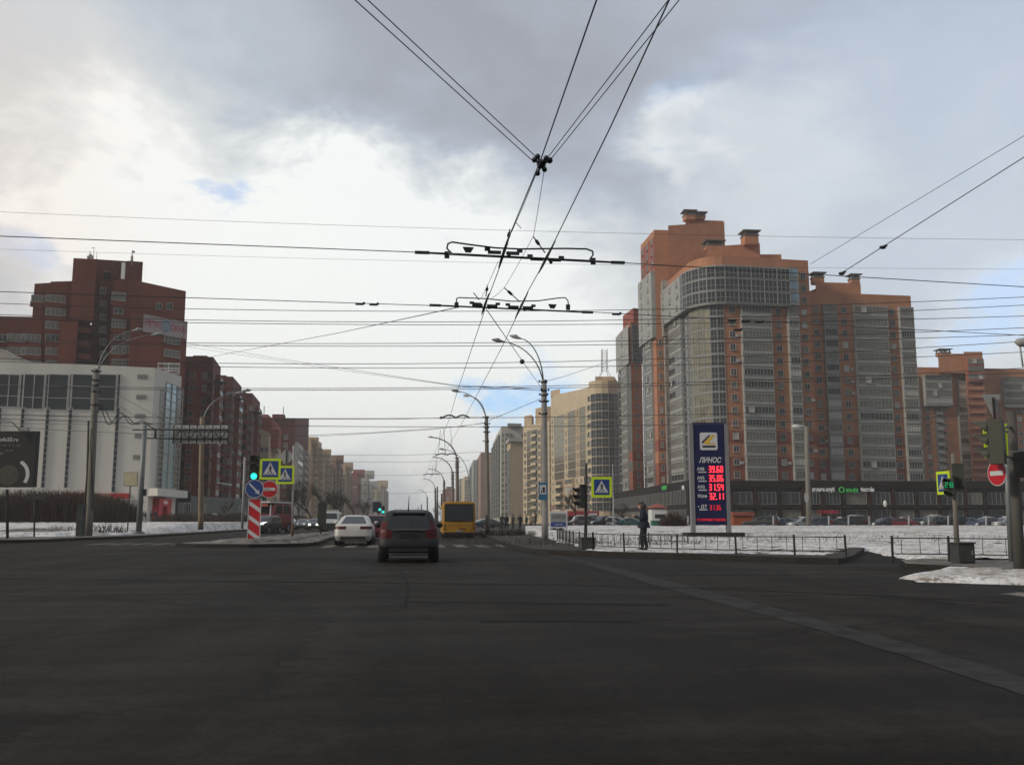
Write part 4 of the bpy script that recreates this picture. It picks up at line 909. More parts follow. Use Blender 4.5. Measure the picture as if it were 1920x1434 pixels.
# left verge
def hl(x, y, D): return .17+.28*smooth(52, 75, D)+.58*smooth(75, 108, D)
ver = xy([(-300, 1022), (60, 1017), (125, 1014), (250, 1009), (400, 999.5), (462, 995)], 0)+[(-17, 150), (-17.5, 420), (-42, 420), (-42, 175), (-150, 175), (-150, 50)]
sheet('verge', ver, .13, 'mud', 0, 'kerb')
kb = MB(); ribbon(kb, xy([(-300, 1022), (60, 1017), (125, 1014), (250, 1009), (400, 999.5), (462, 995)], 0)+[(-17, 150), (-17.5, 420)], .22, 0, .17); struct(kb.build('kerb', 'kerb'))
sn = xy([(-300, 1008), (30, 1006), (120, 1005.5), (250, 1002), (400, 994.5), (455, 991.5)], .14)+[(-18.2, 150), (-19, 400), (-42, 400), (-42, 178), (-150, 178), (-150, 60)]
snowfield('snow_verge', sn, hl, -320, 700, 48, 330, 220, 110, 'snowc', 1.2, .5)
# muddy heap on the left verge
hp = MB(); c = GR(62, 1003, .15)
for j in range(12):
    for i in range(25):
        pass
pile = [XY(c+Vector((4.2*cos(a), 2.2*sin(a), 0))) for a in [k*pi/10 for k in range(20)]]
snowfield('slush_heap', pile, lambda x, y, D: .30+.35*max(0, 1-((x-c.x)/4)**2-((y-c.y)/2.4)**2), -40, 160, 50, 72, 60, 40, 'mud', 1.6, .4)
# median
med = [(-10.8, 47.0), (-9.6, 45.6), (-7.2, 44.9), (-5.0, 46.2), (-4.5, 49), (-4.9, 60), (-5.5, 90), (-5.6, 340), (-6.7, 340), (-6.9, 110), (-8.0, 90), (-9.9, 62), (-11.3, 50)]
sheet('median_island', med, .13, 'mud', 0, 'kerb')
kb = MB(); ribbon(kb, med+[med[0]], .2, 0, .16); struct(kb.build('kerb', 'kerb'))
snowfield('median_snow', [(-10.3, 49), (-7.5, 47.0), (-5.9, 50), (-6.0, 90), (-6.0, 340), (-6.5, 340), (-6.7, 110), (-7.6, 90), (-9.4, 62)], lambda x, y, D: .26, 380, 720, 43, 340, 90, 150, 'mud', .6, .3)
# road surface details
def strip(name, pts, ws, z, m, k=10):
    b = MB(); V_ = []
    P_ = [GR(px, py, 0) for px, py in pts]
    Q = []; W = []
    for i in range(len(P_)-1):
        for t in range(k): 
            f = t/k; p0 = P_[max(0, i-1)]; p1 = P_[i]; p2 = P_[i+1]; p3 = P_[min(len(P_)-1, i+2)]
            Q.append(.5*((2*p1)+(p2-p0)*f+(2*p0-5*p1+4*p2-p3)*f*f+(3*p1-p0-3*p2+p3)*f**3)); W.append(ws[i]*(1-f)+ws[i+1]*f)
    Q.append(P_[-1]); W.append(ws[-1])
    for i, p in enumerate(Q):
        d = (Q[min(i+1, len(Q)-1)]-Q[max(0, i-1)]); d.z = 0; d.normalize(); n_ = Vector((-d.y, d.x, 0)); w_ = W[i]*(1+.25*(random.random()-.5))
        V_.append((p.x+n_.x*w_/2, p.y+n_.y*w_/2, z)); V_.append((p.x-n_.x*w_/2, p.y-n_.y*w_/2, z))
    b.add(V_, [(2*i, 2*i+1, 2*i+3, 2*i+2) for i in range(len(Q)-1)]); return struct(b.build(name, m))
strip('asphalt_patch', [(1030, 1040), (1120, 1060), (1260, 1098), (1450, 1148), (1680, 1212), (1960, 1300), (2200, 1380)], [.3, .5, .55, .5, .42, .38, .36], .004, 'patch')
strip('asphalt_seam', [(-200, 1083), (400, 1089), (760, 1093), (1100, 1098), (1450, 1108), (1900, 1130)], [.09]*6, .004, 'seal')
strip('asphalt_seam', [(752, 1070), (765, 1100), (757, 1140)], [.04, .05, .03], .008, 'seal')
strip('worn_line', [(300, 1073), (650, 1077), (900, 1080)], [.13, .13, .13], .004, 'ypaint'); strip('worn_line', [(420, 1089), (640, 1091.5), (900, 1094)], [.10, .10, .10], .008, 'ypaint')
strip('wheel_track', [(760, 1128), (1000, 1130), (1250, 1134)], [.25, .3, .2], .004, 'seal'); strip('wheel_track', [(900, 1165), (1050, 1163), (1200, 1166)], [.2, .28, .15], .004, 'seal')
strip('worn_line', [(880, 1020), (960, 1029), (1040, 1042), (1100, 1056)], [.3, .25, .2, .1], .012, 'patch')
for i in range(9):
    x = -4.0+i*1.03
    if x > 4.9: break
    b = MB(); b.poly([(x, 44.5, .004), (x+.5, 44.5, .004), (x+.5, 49.2, .004), (x, 49.2, .004)]); struct(b.build('crossing_stripe', 'paint'))
for i in range(8):
    x = -16.2+i*1.03; b = MB(); b.poly([(x, 50.5, .004), (x+.5, 50.5, .004), (x+.5, 54.5, .004), (x, 54.5, .004)]); struct(b.build('crossing_stripe', 'paint')) if x < -12 else None
for i in range(5):
    b = MB(); y = 62+i*16; b.poly([(-1.5, y, .004), (-1.38, y, .004), (-1.38, y+4, .004), (-1.5, y+4, .004)]); struct(b.build('lane_line', 'paint'))
# ---------------------------------------------------------------- cars
def lerp(a, b, t): return a+(b-a)*t
KIND = {
 'hatch': dict(L=[(.20, .72, 1.75, -1.86, .10), (.28, .80, 1.95, -1.98, .16), (.45, .86, 2.02, -2.05, .2), (.60, .875, 2.03, -2.06, .22), (.68, .875, 2.0, -2.0, .22), (.84, .868, 1.85, -1.985, .22), (.93, .855, 1.35, -1.96, .2), (.99, .84, 1.05, -1.92, .2), (1.15, .79, .75, -1.83, .2), (1.32, .72, .42, -1.72, .2), (1.41, .67, .15, -1.64, .2), (1.47, .58, -.1, -1.5, .2), (1.50, .42, -.4, -1.2, .2)], rear=(6, 11), lamp=(4, 8), wx=.80, wy=(1.28, -1.22), wr=.31),
 'sedan': dict(L=[(.20, .76, 2.1, -2.15, .12), (.30, .84, 2.3, -2.32, .18), (.45, .90, 2.38, -2.38, .22), (.62, .905, 2.36, -2.36, .24), (.76, .90, 2.2, -2.33, .24), (.90, .885, 1.75, -2.28, .24), (.97, .86, .95, -2.22, .22), (1.02, .82, .85, -1.82, .2), (1.15, .75, .55, -1.52, .2), (1.28, .68, .25, -1.22, .2), (1.37, .61, -.05, -1.0, .2), (1.42, .48, -.25, -.8, .2), (1.44, .3, -.4, -.6, .15)], rear=(7, 10), lamp=(4, 5), wx=.80, wy=(1.45, -1.4), wr=.33),
 'suv': dict(L=[(.26, .8, 2.0, -2.0, .12), (.38, .88, 2.2, -2.2, .18), (.6, .92, 2.26, -2.26, .2), (.85, .92, 2.2, -2.2, .2), (1.0, .915, 1.9, -2.15, .2), (1.08, .9, 1.15, -2.1, .2), (1.13, .88, 1.0, -2.08, .2), (1.3, .84, .75, -2.0, .2), (1.5, .78, .45, -1.9, .2), (1.6, .73, .2, -1.82, .2), (1.66, .64, 0, -1.7, .2), (1.69, .5, -.3, -1.4, .2)], rear=(6, 9), lamp=(3, 5), wx=.84, wy=(1.3, -1.3), wr=.36),
 'van': dict(L=[(.28, .85, 2.3, -2.3, .12), (.4, .95, 2.5, -2.45, .15), (.7, .98, 2.52, -2.48, .15), (1.0, .98, 2.35, -2.48, .15), (1.2, .97, 2.1, -2.47, .15), (1.28, .96, 1.75, -2.46, .15), (1.4, .95, 1.65, -2.45, .15), (1.8, .9, 1.4, -2.4, .18), (2.05, .86, 1.2, -2.35, .2), (2.15, .8, 1.05, -2.25, .25), (2.2, .62, .8, -2.0, .25)], rear=(6, 8), lamp=(3, 5), wx=.88, wy=(1.6, -1.5), wr=.36),
}
PM = {}
def paint(name, rgb, rough=.35, metal=.3):
    if name not in PM: PM[name] = mat('paint_'+name, rgb, rough, .1, 4, metal=metal, spec=.5)
    return PM[name]
def carmesh(K):
    nr, nc, ns = 8, 3, 12; rows = []
    Ls = K['L']; reg = []
    for (z, w, yf, yr, r) in Ls:
        pts = []
        def arcp(cx, cy, a0):
            for i in range(1, nc+1): a = a0+pi/2*i/(nc+1); pts.append((cx+r*cos(a), cy+r*sin(a)))
        for i in range(nr+1): x = lerp(-(w-r), w-r, i/nr); pts.append((x, yr-.05*(1-(x/w)**2)))
        arcp(w-r, yr+r, -pi/2)
        for i in range(ns+1): y = lerp(yr+r, yf-r, i/ns); tq = abs(2*i/ns-1); pts.append((w-.035*max(0, tq-.5), y))
        arcp(w-r, yf-r, 0)
        for i in range(nr+1): x = lerp(w-r, -(w-r), i/nr); pts.append((x, yf+.10*(1-(x/w)**2)))
        arcp(-(w-r), yf-r, pi/2)
        for i in range(ns+1): y = lerp(yf-r, yr+r, i/ns); tq = abs(2*i/ns-1); pts.append((-w+.035*max(0, tq-.5), y))
        arcp(-(w-r), yr+r, pi)
        rows.append([(p[0], p[1], z) for p in pts])
    n = len(rows[0]); V = [p for r_ in rows for p in r_]
    # region index of each perimeter segment
    seg = []
    a = nr; b = a+nc+1; c = b+ns; d = c+nc+1; e = d+nr; f = e+nc+1; g = f+ns
    for i in range(n):
        seg.append('rear' if i < a else 'rr' if i < b else 'right' if i < c else 'fr' if i < d else 'front' if i < e else 'fl' if i < f else 'left' if i < g else 'rl')
    return V, n, len(rows), seg, (nr, nc, ns, a, b, c, d, e, f, g)
def car(name, kind, pm, label, cat='car', group=None, snow=0, lights=None, antenna=False, glass='carglass'):
    K = KIND[kind]; V, n, R_, seg, q = carmesh(K); nr, nc, ns, a, b, c, d, e, f, g = q
    t = thing(name, label, cat, (0, 0, 0), 0, group); parts = {}
    gl0, gl1 = K['rear']; lz0, lz1 = K['lamp']
    for j in range(R_-1):
        for i in range(n):
            fc = (j*n+i, j*n+(i+1) % n, (j+1)*n+(i+1) % n, (j+1)*n+i); s = seg[i]; k = 'body'; inrow = gl0 <= j < gl1
            if inrow and s == 'rear': k = 'rear_window'
            elif inrow and s in ('rr', 'rl') and kind == 'hatch' and False: k = 'rear_window'
            elif gl0-(0 if kind != 'sedan' else 0) <= j < gl1 and s == 'front': k = 'windshield'
            elif inrow and s == 'right' and (i-b) not in (ns//2, 0, ns-1): k = 'side_window_r'
            elif inrow and s == 'left' and (i-f) not in (ns//2-1, 0, ns-1): k = 'side_window_l'
            elif lz0 <= j < lz1 and (s == 'rr' or (s == 'right' and i == b)): k = 'tail_lamp_r'
            elif lz0 <= j < lz1 and (s == 'rl' or (s == 'left' and i == g-1)): k = 'tail_lamp_l'
            elif kind == 'sedan' and lz0 <= j < lz1 and s == 'rear' and i in (0, 1): k = 'tail_lamp_l'
            elif kind == 'sedan' and lz0 <= j < lz1 and s == 'rear' and i in (nr-1, nr-2): k = 'tail_lamp_r'
            elif kind == 'hatch' and lz0 <= j < lz1-1 and s == 'rear' and i == 0: k = 'tail_lamp_l'
            elif kind == 'hatch' and lz0 <= j < lz1-1 and s == 'rear' and i == nr-1: k = 'tail_lamp_r'
            elif 3 <= j < 5 and s == 'front' and i in (d, d+1): k = 'headlight_r'
            elif 3 <= j < 5 and s == 'front' and i in (e-1, e-2): k = 'headlight_l'
            elif j < 2 and s in ('rear', 'rr', 'rl'): k = 'bumper'
            parts.setdefault(k, []).append(fc)
    parts['body'].append(tuple(range((R_-1)*n, R_*n)))
    mt = {'body': pm, 'bumper': pm, 'rear_window': M[glass], 'windshield': M[glass], 'side_window_r': M[glass], 'side_window_l': M[glass], 'tail_lamp_r': M['tail'], 'tail_lamp_l': M['tail'],
          'headlight_r': M['headon' if lights else 'head'], 'headlight_l': M['headon' if lights else 'head']}
    nm = {'side_window_r': 'side_window', 'side_window_l': 'side_window', 'tail_lamp_r': 'tail_lamp', 'tail_lamp_l': 'tail_lamp', 'headlight_r': 'headlight', 'headlight_l': 'headlight'}
    for k, fs in parts.items():
        used = sorted({i for f_ in fs for i in f_}); mp = {v: i for i, v in enumerate(used)}; m_ = MB()
        m_.add([V[i] for i in used], [tuple(mp[i] for i in f_) for f_ in fs], 0, k in ('body', 'rear_window', 'windshield', 'bumper')); m_.build(nm.get(k, k), mt[k], t)
    w = K['wx']; wr = K['wr']; Lz = K['L']
    m_ = MB(); yr, yf = Lz[0][3]+.05, Lz[0][2]-.1; m_.box((0, (yr+yf)/2, .30), (Lz[0][1]*2-.1, yf-yr, .2)); m_.build('underbody', 'under', t)
    for y in K['wy']:
        for s in (-1, 1): m_ = MB(); m_.cyl((s*(w-.12), y, wr+.03), (s*(Lz[3][1]+.006), y, wr+.03), wr+.06, 18); m_.build('wheel_arch', 'under', t)
    for y in K['wy']:
        for s in (-1, 1):
            m_ = MB(); m_.cyl((s*(w-.17), y, wr), (s*(Lz[3][1]+.012), y, wr), wr, 18); o = m_.build('wheel', 'rubber', t)
            m_ = MB(); m_.cyl((s*(w), y, wr), (s*(Lz[3][1]+.02), y, wr), wr*.62, 12); m_.build('rim', 'rim', o)
    yb = Lz[3][3]
    m_ = MB(); m_.box((0, Lz[5][3]-.055 if kind != 'van' else yb-.06, .74), (.52, .03, .115)); m_.build('number_plate', 'kerb' if kind == 'hatch' else 'conc2', t)
    m_ = MB(); m_.box((0, Lz[2][3]-.05, .36), (Lz[2][1]*1.3, .04, .10)); m_.build('bumper_insert', 'under', t)
    if kind in ('sedan', 'hatch', 'suv'):
        for s in (-1, 1):
            m_ = MB(); z = Lz[7][0]+.05; m_.ball((s*(Lz[5][1]+.11), Lz[7][2]-.35, z), .11, (.95, .45, .75)); m_.build('mirror', pm, t)
    if antenna:
        m_ = MB(); z = Lz[-2][0]; m_.tube([(-.02, Lz[-2][3]+.1, z-.02), (-.02, Lz[-2][3]+.08, z+.05), (0, Lz[-2][3]+.05, z+.42)], [.035, .02, .009], 6); m_.build('antenna', 'under', t)
        m_ = MB(); m_.box((0, Lz[-3][3]-.06, Lz[-3][0]-.02), (.95, .16, .035)); m_.build('spoiler', pm, t)
        m_ = MB(); m_.box((0, Lz[5][3]-.075, .93), (1.0, .03, .03)); m_.build('trim_strip', 'rim', t)
        m_ = MB(); m_.box((.25, Lz[9][3]-.1, 1.02), (.55, .02, .02), 0, Matrix.Rotation(R(-6), 3, 'Y')); m_.build('wiper', 'under', t)
        m_ = MB(); m_.box((0, Lz[1][3]-.035, .245), (1.15, .03, .035)); m_.build('bumper_lip', 'rim', t)
    if snow:
        z, ww, yf, yr, r_ = Lz[-1]; m_ = MB(); z0 = Lz[-2]
        pts = [(z0[1]*.9*cos(k*pi/8), (z0[2]+z0[3])/2+(z0[2]-z0[3])/2*.95*sin(k*pi/8)) for k in range(16)]
        m_.prism(pts, z0[0]-.01, z+.03+.04*snow, 0); 
        if snow > 1: m_.prism([(-.7, Lz[5][2]+.1), (.7, Lz[5][2]+.1), (.72, Lz[6][2]), (-.72, Lz[6][2])], [Lz[5][0], Lz[5][0], Lz[6][0]-.02, Lz[6][0]-.02], [Lz[5][0]+.05, Lz[5][0]+.05, Lz[6][0]+.04, Lz[6][0]+.04], 0)
        m_.build('snow_cover', 'snowc', t)
    return t
def place(t, px, py=None, D=None, z=0, rz=0): 
    p = GR(px, py, z) if D is None else G(px, D, z); t.location = p; t.rotation_euler = (0, 0, rz); return t
h = car('parked_car', 'hatch', paint('blackish', (.004, .005, .006), .6, 0), 'dark charcoal hatchback with tall red tail lamps, nearest car on the road', antenna=True); h.name = 'hatchback'
h.location = (-.02, 30.3, 0); h.scale = (1.0, 1, 1.02)
s_ = car('sedan', 'sedan', paint('white', (.50, .49, .46), .35, .1), 'white sedan with red tail lamps driving away, left of the dark hatchback'); s_.location = (-2.75, 50.6, 0); s_.scale = (1.03, 1, 1.03)
m_ = car('hatchback', 'suv', paint('darkred', (.12, .02, .025)), 'dark red car half hidden between the white sedan and the dark hatchback'); m_.location = (-2.0, 62, 0); m_.scale = (1, 1, .92)
# oncoming and far cars on the left carriageway
onc = [
 (497, 92, 'suv', 'darksilver', (.05, .05, .05), True, 'dark oncoming car with a lit headlamp, right of the striped red and white panel', pi-.25),
 (541, 130, 'hatch', 'silver', (.30, .31, .31), False, 'silver car in the left carriageway behind the post of the second crossing sign', pi),
 (566, 135, 'sedan', 'grey', (.10, .105, .11), False, 'dark grey car in the left carriageway, right of the silver one', pi),
 (590, 128, 'hatch', 'graphite', (.06, .065, .07), True, 'dark small car with lit headlamp just left of the white and dark van', pi),
 (577, 165, 'sedan', 'silver', (.30, .31, .31), False, 'pale car far down the left carriageway, above the dark grey car', pi),
 (655, 170, 'hatch', 'white', (.5, .49, .46), False, 'pale car mostly hidden behind the white sedan roof', pi)]
for px, D, kd, pn, rgb, lit, lb, rz in onc: place(car('oncoming_car', kd, paint(pn, rgb), lb, lights=lit, group='cars in the left carriageway'), px, D=D, rz=rz)
v = car('van', 'van', paint('whitegreen', (.42, .44, .42)), 'white van with dark lower body facing us, left of the white sedan', cat='van'); place(v, 622, D=112, rz=pi-.04)
mb = MB(); mb.box((0, .2, .62), (2.0, 4.95, .62)); mb.build('lower_body', paint('green', (.03, .045, .04)), v)
for s in (-1, 1): mb = MB(); mb.box((0, 1.7*s*.3, 2.32), (1.5, .08, .22)); mb.build('roof_rack', 'frame', v)
# red and white minibus on the left
mb_ = car('minibus', 'van', paint('redwhite', (.20, .035, .03)), 'red and white minibus with snow on its roof edge, behind the striped panel', cat='minibus'); place(mb_, 508, D=98, rz=pi-.3); mb_.scale = (1.12, 1.2, 1.35)
q = MB(); q.box((0, 0, 2.24), (1.75, 4.2, .10)); q.build('roof_trim', 'whitel', mb_); q = MB(); q.box((0, 2.02, 2.02), (1.3, .12, .2)); q.build('destination_board', 'pinkbrick', mb_)
for s in (-1, 1): q = MB(); q.box((s*.84, 1.9, 1.6), (.08, .1, .9)); q.build('windscreen_pillar', 'whitel', mb_)
# bus
def bus():
    t = thing('bus', 'yellow city bus seen from behind with a big dark rear window', 'bus', (0, 0, 0)); W, Hh, Ln = 1.17, 2.55, 11
    def rr(w, r): 
        pts = []
        for cx, cy, a0 in ((w-r, r, -pi/2), (w-r, Ln-r, 0), (-(w-r), Ln-r, pi/2), (-(w-r), r, pi)):
            for i in range(5): a = a0+pi/2*i/4; pts.append((cx+r*cos(a), cy+r*sin(a)))
        return pts
    m = MB(); ls = [(.28, W-.04, .12), (.4, W, .15), (2.25, W, .15), (2.42, W-.04, .17), (2.52, W-.16, .22), (2.55, W-.3, .3)]; n = 20
    for z, w, r in ls:
        for p in rr(w, r): m.v.append((p[0], p[1]+(.0 if z < 1 else (z-1)*.03), z))
    for j in range(len(ls)-1):
        for i in range(n): m.f.append((j*n+i, j*n+(i+1) % n, (j+1)*n+(i+1) % n, (j+1)*n+i)); m.m.append(0); m.sm.append(True)
    m.f.append(tuple(range((len(ls)-1)*n, len(ls)*n))); m.m.append(0); m.sm.append(False)
    yel = mat('bus_yellow', (.36, .185, .008), .5, .2, 1.2); m.build('body', yel, t)
    m = MB(); m.prism([(-.98, -.03), (.98, -.03), (.98, .12), (-.98, .12)], 1.22, 2.34); o = m.build('rear_window', 'carglass', t)
    m = MB()
    for x in (-.99, .99): m.box((x, -.03, 1.78), (.04, .04, 1.16))
    for z in (1.2, 2.36): m.box((0, -.03, z), (2.02, .04, .04))
    m.build('window_seal', 'under', t)
    m = MB(); m.box((0, -.035, .62), (1.5, .02, .5)); m.build('engine_hatch', yel, t)
    m = MB()
    for z in (.36, .88): m.box((0, -.05, z), (1.52, .02, .025))
    for k in range(5): m.box((.25, -.05, .5+k*.05), (.5, .02, .015))
    m.build('hatch_seam', 'under', t)
    for s in (-1, 1):
        m = MB(); 
        for z in (.62, .78, .94): m.cyl((s*1.03, .03, z), (s*1.03, -.04, z), .055, 10)
        m.build('tail_lamp', 'tail', t)
        for k in range(5): m = MB(); m.box((s*(W+.005), 1.5+k*2, 1.6), (.03, 1.7, .95)); m.build('side_window', 'carglass', t)
        for y in (2.8, 8.6):
            m = MB(); m.cyl((s*(W-.35), y, .42), (s*(W+.0), y, .42), .42, 16); o = m.build('wheel', 'rubber', t); m = MB(); m.cyl((s*(W-.1), y, .42), (s*(W+.01), y, .42), .24, 10); m.build('rim', 'rim', o)
        m = MB(); m.box((s*.75, .3, .32), (.35, .5, .3)); m.build('mud_flap', 'under', t)
    m = MB(); m.box((0, Ln/2, .3), (2.1, Ln-.3, .3)); m.build('underbody', 'under', t)
    m = MB(); m.box((0, -.02, .33), (2.2, .12, .14)); m.build('bumper', 'under', t)
    m = MB(); m.box((0, -.05, .48), (.5, .03, .11)); m.build('number_plate', 'conc2', t)
    t.location = G(860.5, 68.5); t.rotation_euler = (0, 0, R(-1)); t.scale = (1, 1, 1.0)
bus()
# parked cars on the right beyond the snow
PC = [('hatch', 'darkblue', (.03, .04, .07)), ('sedan', 'graphite', (.06, .065, .07)), ('suv', 'charcoal', (.018, .022, .025)), ('sedan', 'darkred', (.12, .02, .025)), ('hatch', 'silver', (.30, .31, .31)), ('sedan', 'teal', (.03, .09, .09)), ('suv', 'grey', (.10, .105, .11)), ('sedan', 'bluegrey', (.06, .08, .12))]
PX = [(903, 5, 1, 'snow-dusted silver car just right of the yellow bus', 150), (925, 1, 0, 'dark car between the second lamp post and the waiting people', 150),
 (1083, 1, 0, 'dark car under the left end of the red awning', 118), (1106, 6, 1, 'grey off-roader under the red awning, left of the thin pale post', 118), (1130, 2, 0, 'black off-roader directly below the right crossing sign', 118), (1158, 4, 2, 'pale car with snowy bonnet at the foot of the thin pale post', 118), (1185, 5, 1, 'teal car left of the standing pedestrian', 118),
 (1262, 3, 0, 'dark red car right of the small white kiosk', 117), (1430, 2, 0, 'black off-roader right of the price pylon legs', 116), (1462, 7, 0, 'blue-grey car, second right of the price pylon', 116), (1499, 4, 1, 'silver car with snowy roof left of the pole with the round plate', 116),
 (1533, 0, 0, 'dark blue car right of the pole with the round plate', 116), (1568, 1, 2, 'graphite car with thick snow on its bonnet below the club sign', 116), (1592, 2, 1, 'black off-roader with snow roof right of the snowy-bonnet car', 116), (1655, 0, 0, 'dark blue car just left of the small park lamp', 116), (1684, 3, 1, 'dark red car just right of the small park lamp', 116),
 (1716, 1, 0, 'graphite car in front of the podium, fourth from the right signal pole leftwards', 116), (1746, 6, 2, 'grey off-roader with snowy roof left of the thin signal pole', 116), (1778, 2, 0, 'black off-roader behind the thin signal pole', 116), (1811, 7, 0, 'blue-grey car right of the thin signal pole', 116), (1846, 0, 1, 'dark blue car with snow roof, second car left of the big right pole', 116), (1883, 4, 2, 'silver car with white bonnet just left of the big right pole', 116)]
for px, k, sn_, lb, D in PX:
    kd, pn, rgb = PC[k]; place(car('parked_car', kd, paint(pn, rgb), lb, snow=sn_, group='cars parked beyond the snow'), px, D=D, z=.12 if D < 130 else .05, rz=random.choice([R(90), R(-90), R(60), R(115)])+random.uniform(-.1, .1))
for i, (px, D, k, lb) in enumerate([(492//1-106, 172, 4, 'pale van-like car behind the concrete pole of the left street lamp'), (356, 176, 1, 'dark car in front of the low grey annex, right of the red entrance'), (440, 180, 2, 'dark off-roader right of the left concrete lamp pole')]):
    kd, pn, rgb = PC[k]; place(car('parked_car', kd, paint(pn, rgb), lb, snow=1 if i == 0 else 0, group='cars parked in front of the left annex'), px, D=D, z=1.0, rz=R(80))
# ---------------------------------------------------------------- poles, lamps, signals
CYLN = 14
def zat(py, D): return Z(py, D)
def lamp_head(t, c, d):
    """cobra head at c pointing along d"""
    d = Vector(d).normalized(); side = Vector((-d.y, d.x, 0)).normalized(); up = d.cross(side)*-1
    m = MB(); prof = [(-.1, .05), (.0, .10), (.25, .17), (.5, .16), (.68, .06)]
    vs = []
    for x, r in prof:
        for k in range(10): a = 2*pi*k/10; vs.append(Vector(c)+d*x+side*(r*cos(a))+up*(r*.6*sin(a)))
    m.add(vs, [(j*10+k, j*10+(k+1) % 10, (j+1)*10+(k+1) % 10, (j+1)*10+k) for j in range(len(prof)-1) for k in range(10)], 0, True); h_ = m.build('lamp_head', 'signback', t)
    m = MB(); m.ball(Vector(c)+d*.36-up*.06, .16, (1.2, 1.2, .55)); m.build('lamp_lens', mat('lamp_lens', (.35, .36, .35), .2, 0), h_)
def lamp_post(name, label, base, top, r0, r1, arms, m='conc', group=None, collar=True, sleeve=0, arm_r=.038):
    t = thing(name, label, 'lamp post', base, 0, group); H_ = top-Vector(base)
    b = MB(); n = 8; b.tube([H_*(i/n) for i in range(n+1)], [lerp(r0, r1, i/n) for i in range(n+1)], 14); b.build('pole', m, t)
    if collar:
        b = MB()
        for f, rr_ in ((.985, .06), (.93, .045), (.90, .045), (.86, .045), (.78, .03)):
            c = H_*f; r = lerp(r0, r1, f)+rr_*.6; b.tube([c-Vector((0, 0, .05)), c+Vector((0, 0, .05))], r, 12)
            for k in range(3): a = k*2.1+f*20; b.ball(c+Vector((cos(a)*(r+.08), sin(a)*(r+.08), .05)), .07)
        b.build('pole_band', 'dark', t)
    for (v, up) in arms:
        v = Vector(v); s = H_*.9; pts = []
        for i in range(13):
            f = i/12; # rise then sweep out
            pts.append(s+Vector((r1+.08, 0, 0))*(1-f)*0+Vector((v.x*f**2.1 if f else 0, v.y*f**2.1, 0))+Vector((0, 0, (H_.z*.1+v.z)*(1-(1-f)**1.55))))
        b = MB(); b.tube(pts, [arm_r*(1.2-.4*i/12) for i in range(13)], 7); b.build('lamp_arm', 'steel', t)
        lamp_head(t, pts[-1], pts[-1]-pts[-2])
    return t
def pole_at(px, pyb, D, pxt, pyt): b = P(px, pyb, D); t = P(pxt, pyt, D); return b, t
b0, t0 = pole_at(1022, 1011, 56, 1020, 712)
p1 = lamp_post('street_lamp', 'tall grey concrete lamp post with two arms, carrying the blue sign', b0, t0, .205, .155, [((-2.45, -.2, 2.2), 1), ((-1.35, .5, 2.55), 1)], 'conc2')
b0, t0 = pole_at(915, 1000, 80, 912, 780); T2 = t0
p2 = lamp_post('street_lamp', 'second concrete lamp post with two arms, just right of the yellow bus', b0, t0, .21, .15, [((-2.3, -.2, 2.0), 1), ((-1.4, 1.8, 1.9), 1)], 'conc')
for i, (px, py, D, dx, dz, lb) in enumerate([(857.5, 857, 128, -3.2, 2.6, 'third lamp post in the right row, dark and thick, above the bus roof'), (849, 884, 165, -2.8, 2.4, 'fourth lamp post in the right row, thin, above the left part of the bus'), (833, 900, 206, -2.7, 2.3, 'fifth lamp post in the right row, at the left edge of the bus'),
        (816.5, 915, 257, -2.6, 2.4, 'sixth lamp post in the right row, left of the bus, close to a double pole'), (801.5, 932, 356, -2.6, 2.5, 'seventh lamp post in the right row, right above the hatchback roof')]):
    b0 = P(px, 976+1.1*1800/D, D); lamp_post('street_lamp', lb, b0, P(px-.3, py, D), .30, .2, [((dx, 0, dz), 1)], 'conc', group='lamp posts along the right kerb', arm_r=.09)
b0 = G(884, 100, .14); lamp_post('street_lamp', 'slim lamp post with one arm between the bus and the second concrete post', b0, P(879, 900, 104), .10, .08, [((-2.6, 1, 3.3), 1)], 'steel', collar=False)
for px, py, D, lb in [(820, 912, 250, 'bare dark wire pole beside the sixth lamp post'), (828, 925, 240, 'bare dark wire pole left of the bus roof'), (790, 945, 420, 'tiny far wire pole above the hatchback roof'), (784, 950, 520, 'farthest tiny wire pole above the hatchback roof')]:
    b = MB(); b.tube([P(px, 976+1.1*1800/D, D), P(px, py, D)], [.26, .2], 8); tag(b.build('wire_pole', 'conc'), lb, 'pole', 'wire poles in the distance')
# left lamp posts
b0, t0 = pole_at(166, 1000, 64, 181, 692)
b0.z = .2
pl = lamp_post('street_lamp', 'dark weathered concrete lamp post with looping cables, in front of the white building', b0, t0, .25, .19, [((2.1, .4, 2.75), 1), ((3.6, -.3, 2.35), 1)], 'conc')
b = MB(); b.tube([b0+Vector((-.34, -.05, 0)), b0+Vector((-.30, -.05, 4)), t0+Vector((-.30, 0, -3.5))], .07, 6); b.tube([t0+Vector((0, -.26, -4)), t0+Vector((0, -.3, -5)), b0+Vector((.25, -.2, 2.4))], .03, 5)
for z in (2.2, 1.9): b.box(b0+Vector((.32, -.1, z)), (.16, .2, .25))
b.build('cable_riser', 'iron', None); bpy.data.objects[-1] if 0 else None
o = [x for x in bpy.data.objects if x.name.startswith('cable_riser')][-1]; o.parent = pl; o.matrix_parent_inverse = Matrix.Translation(-pl.location)
b = MB(); ctr = t0+Vector((0, 0, -2.6))
for k, (ph, am) in enumerate(((0, .55), (1.3, .7))):
    pts = []
    for i in range(41):
        f = i/40; q = t0.lerp(P(292, 801, 70), f); base_ = Vector((lerp(t0.x+.2, P(300, 800, 68).x, f), lerp(t0.y, 68, f), lerp(Z(772, 64), Z(803, 70), f)))
        pts.append(base_+Vector((0, 0, am*sin(f*15+ph)*(1-f)-.15)))
    b.tube(pts, .032, 5)
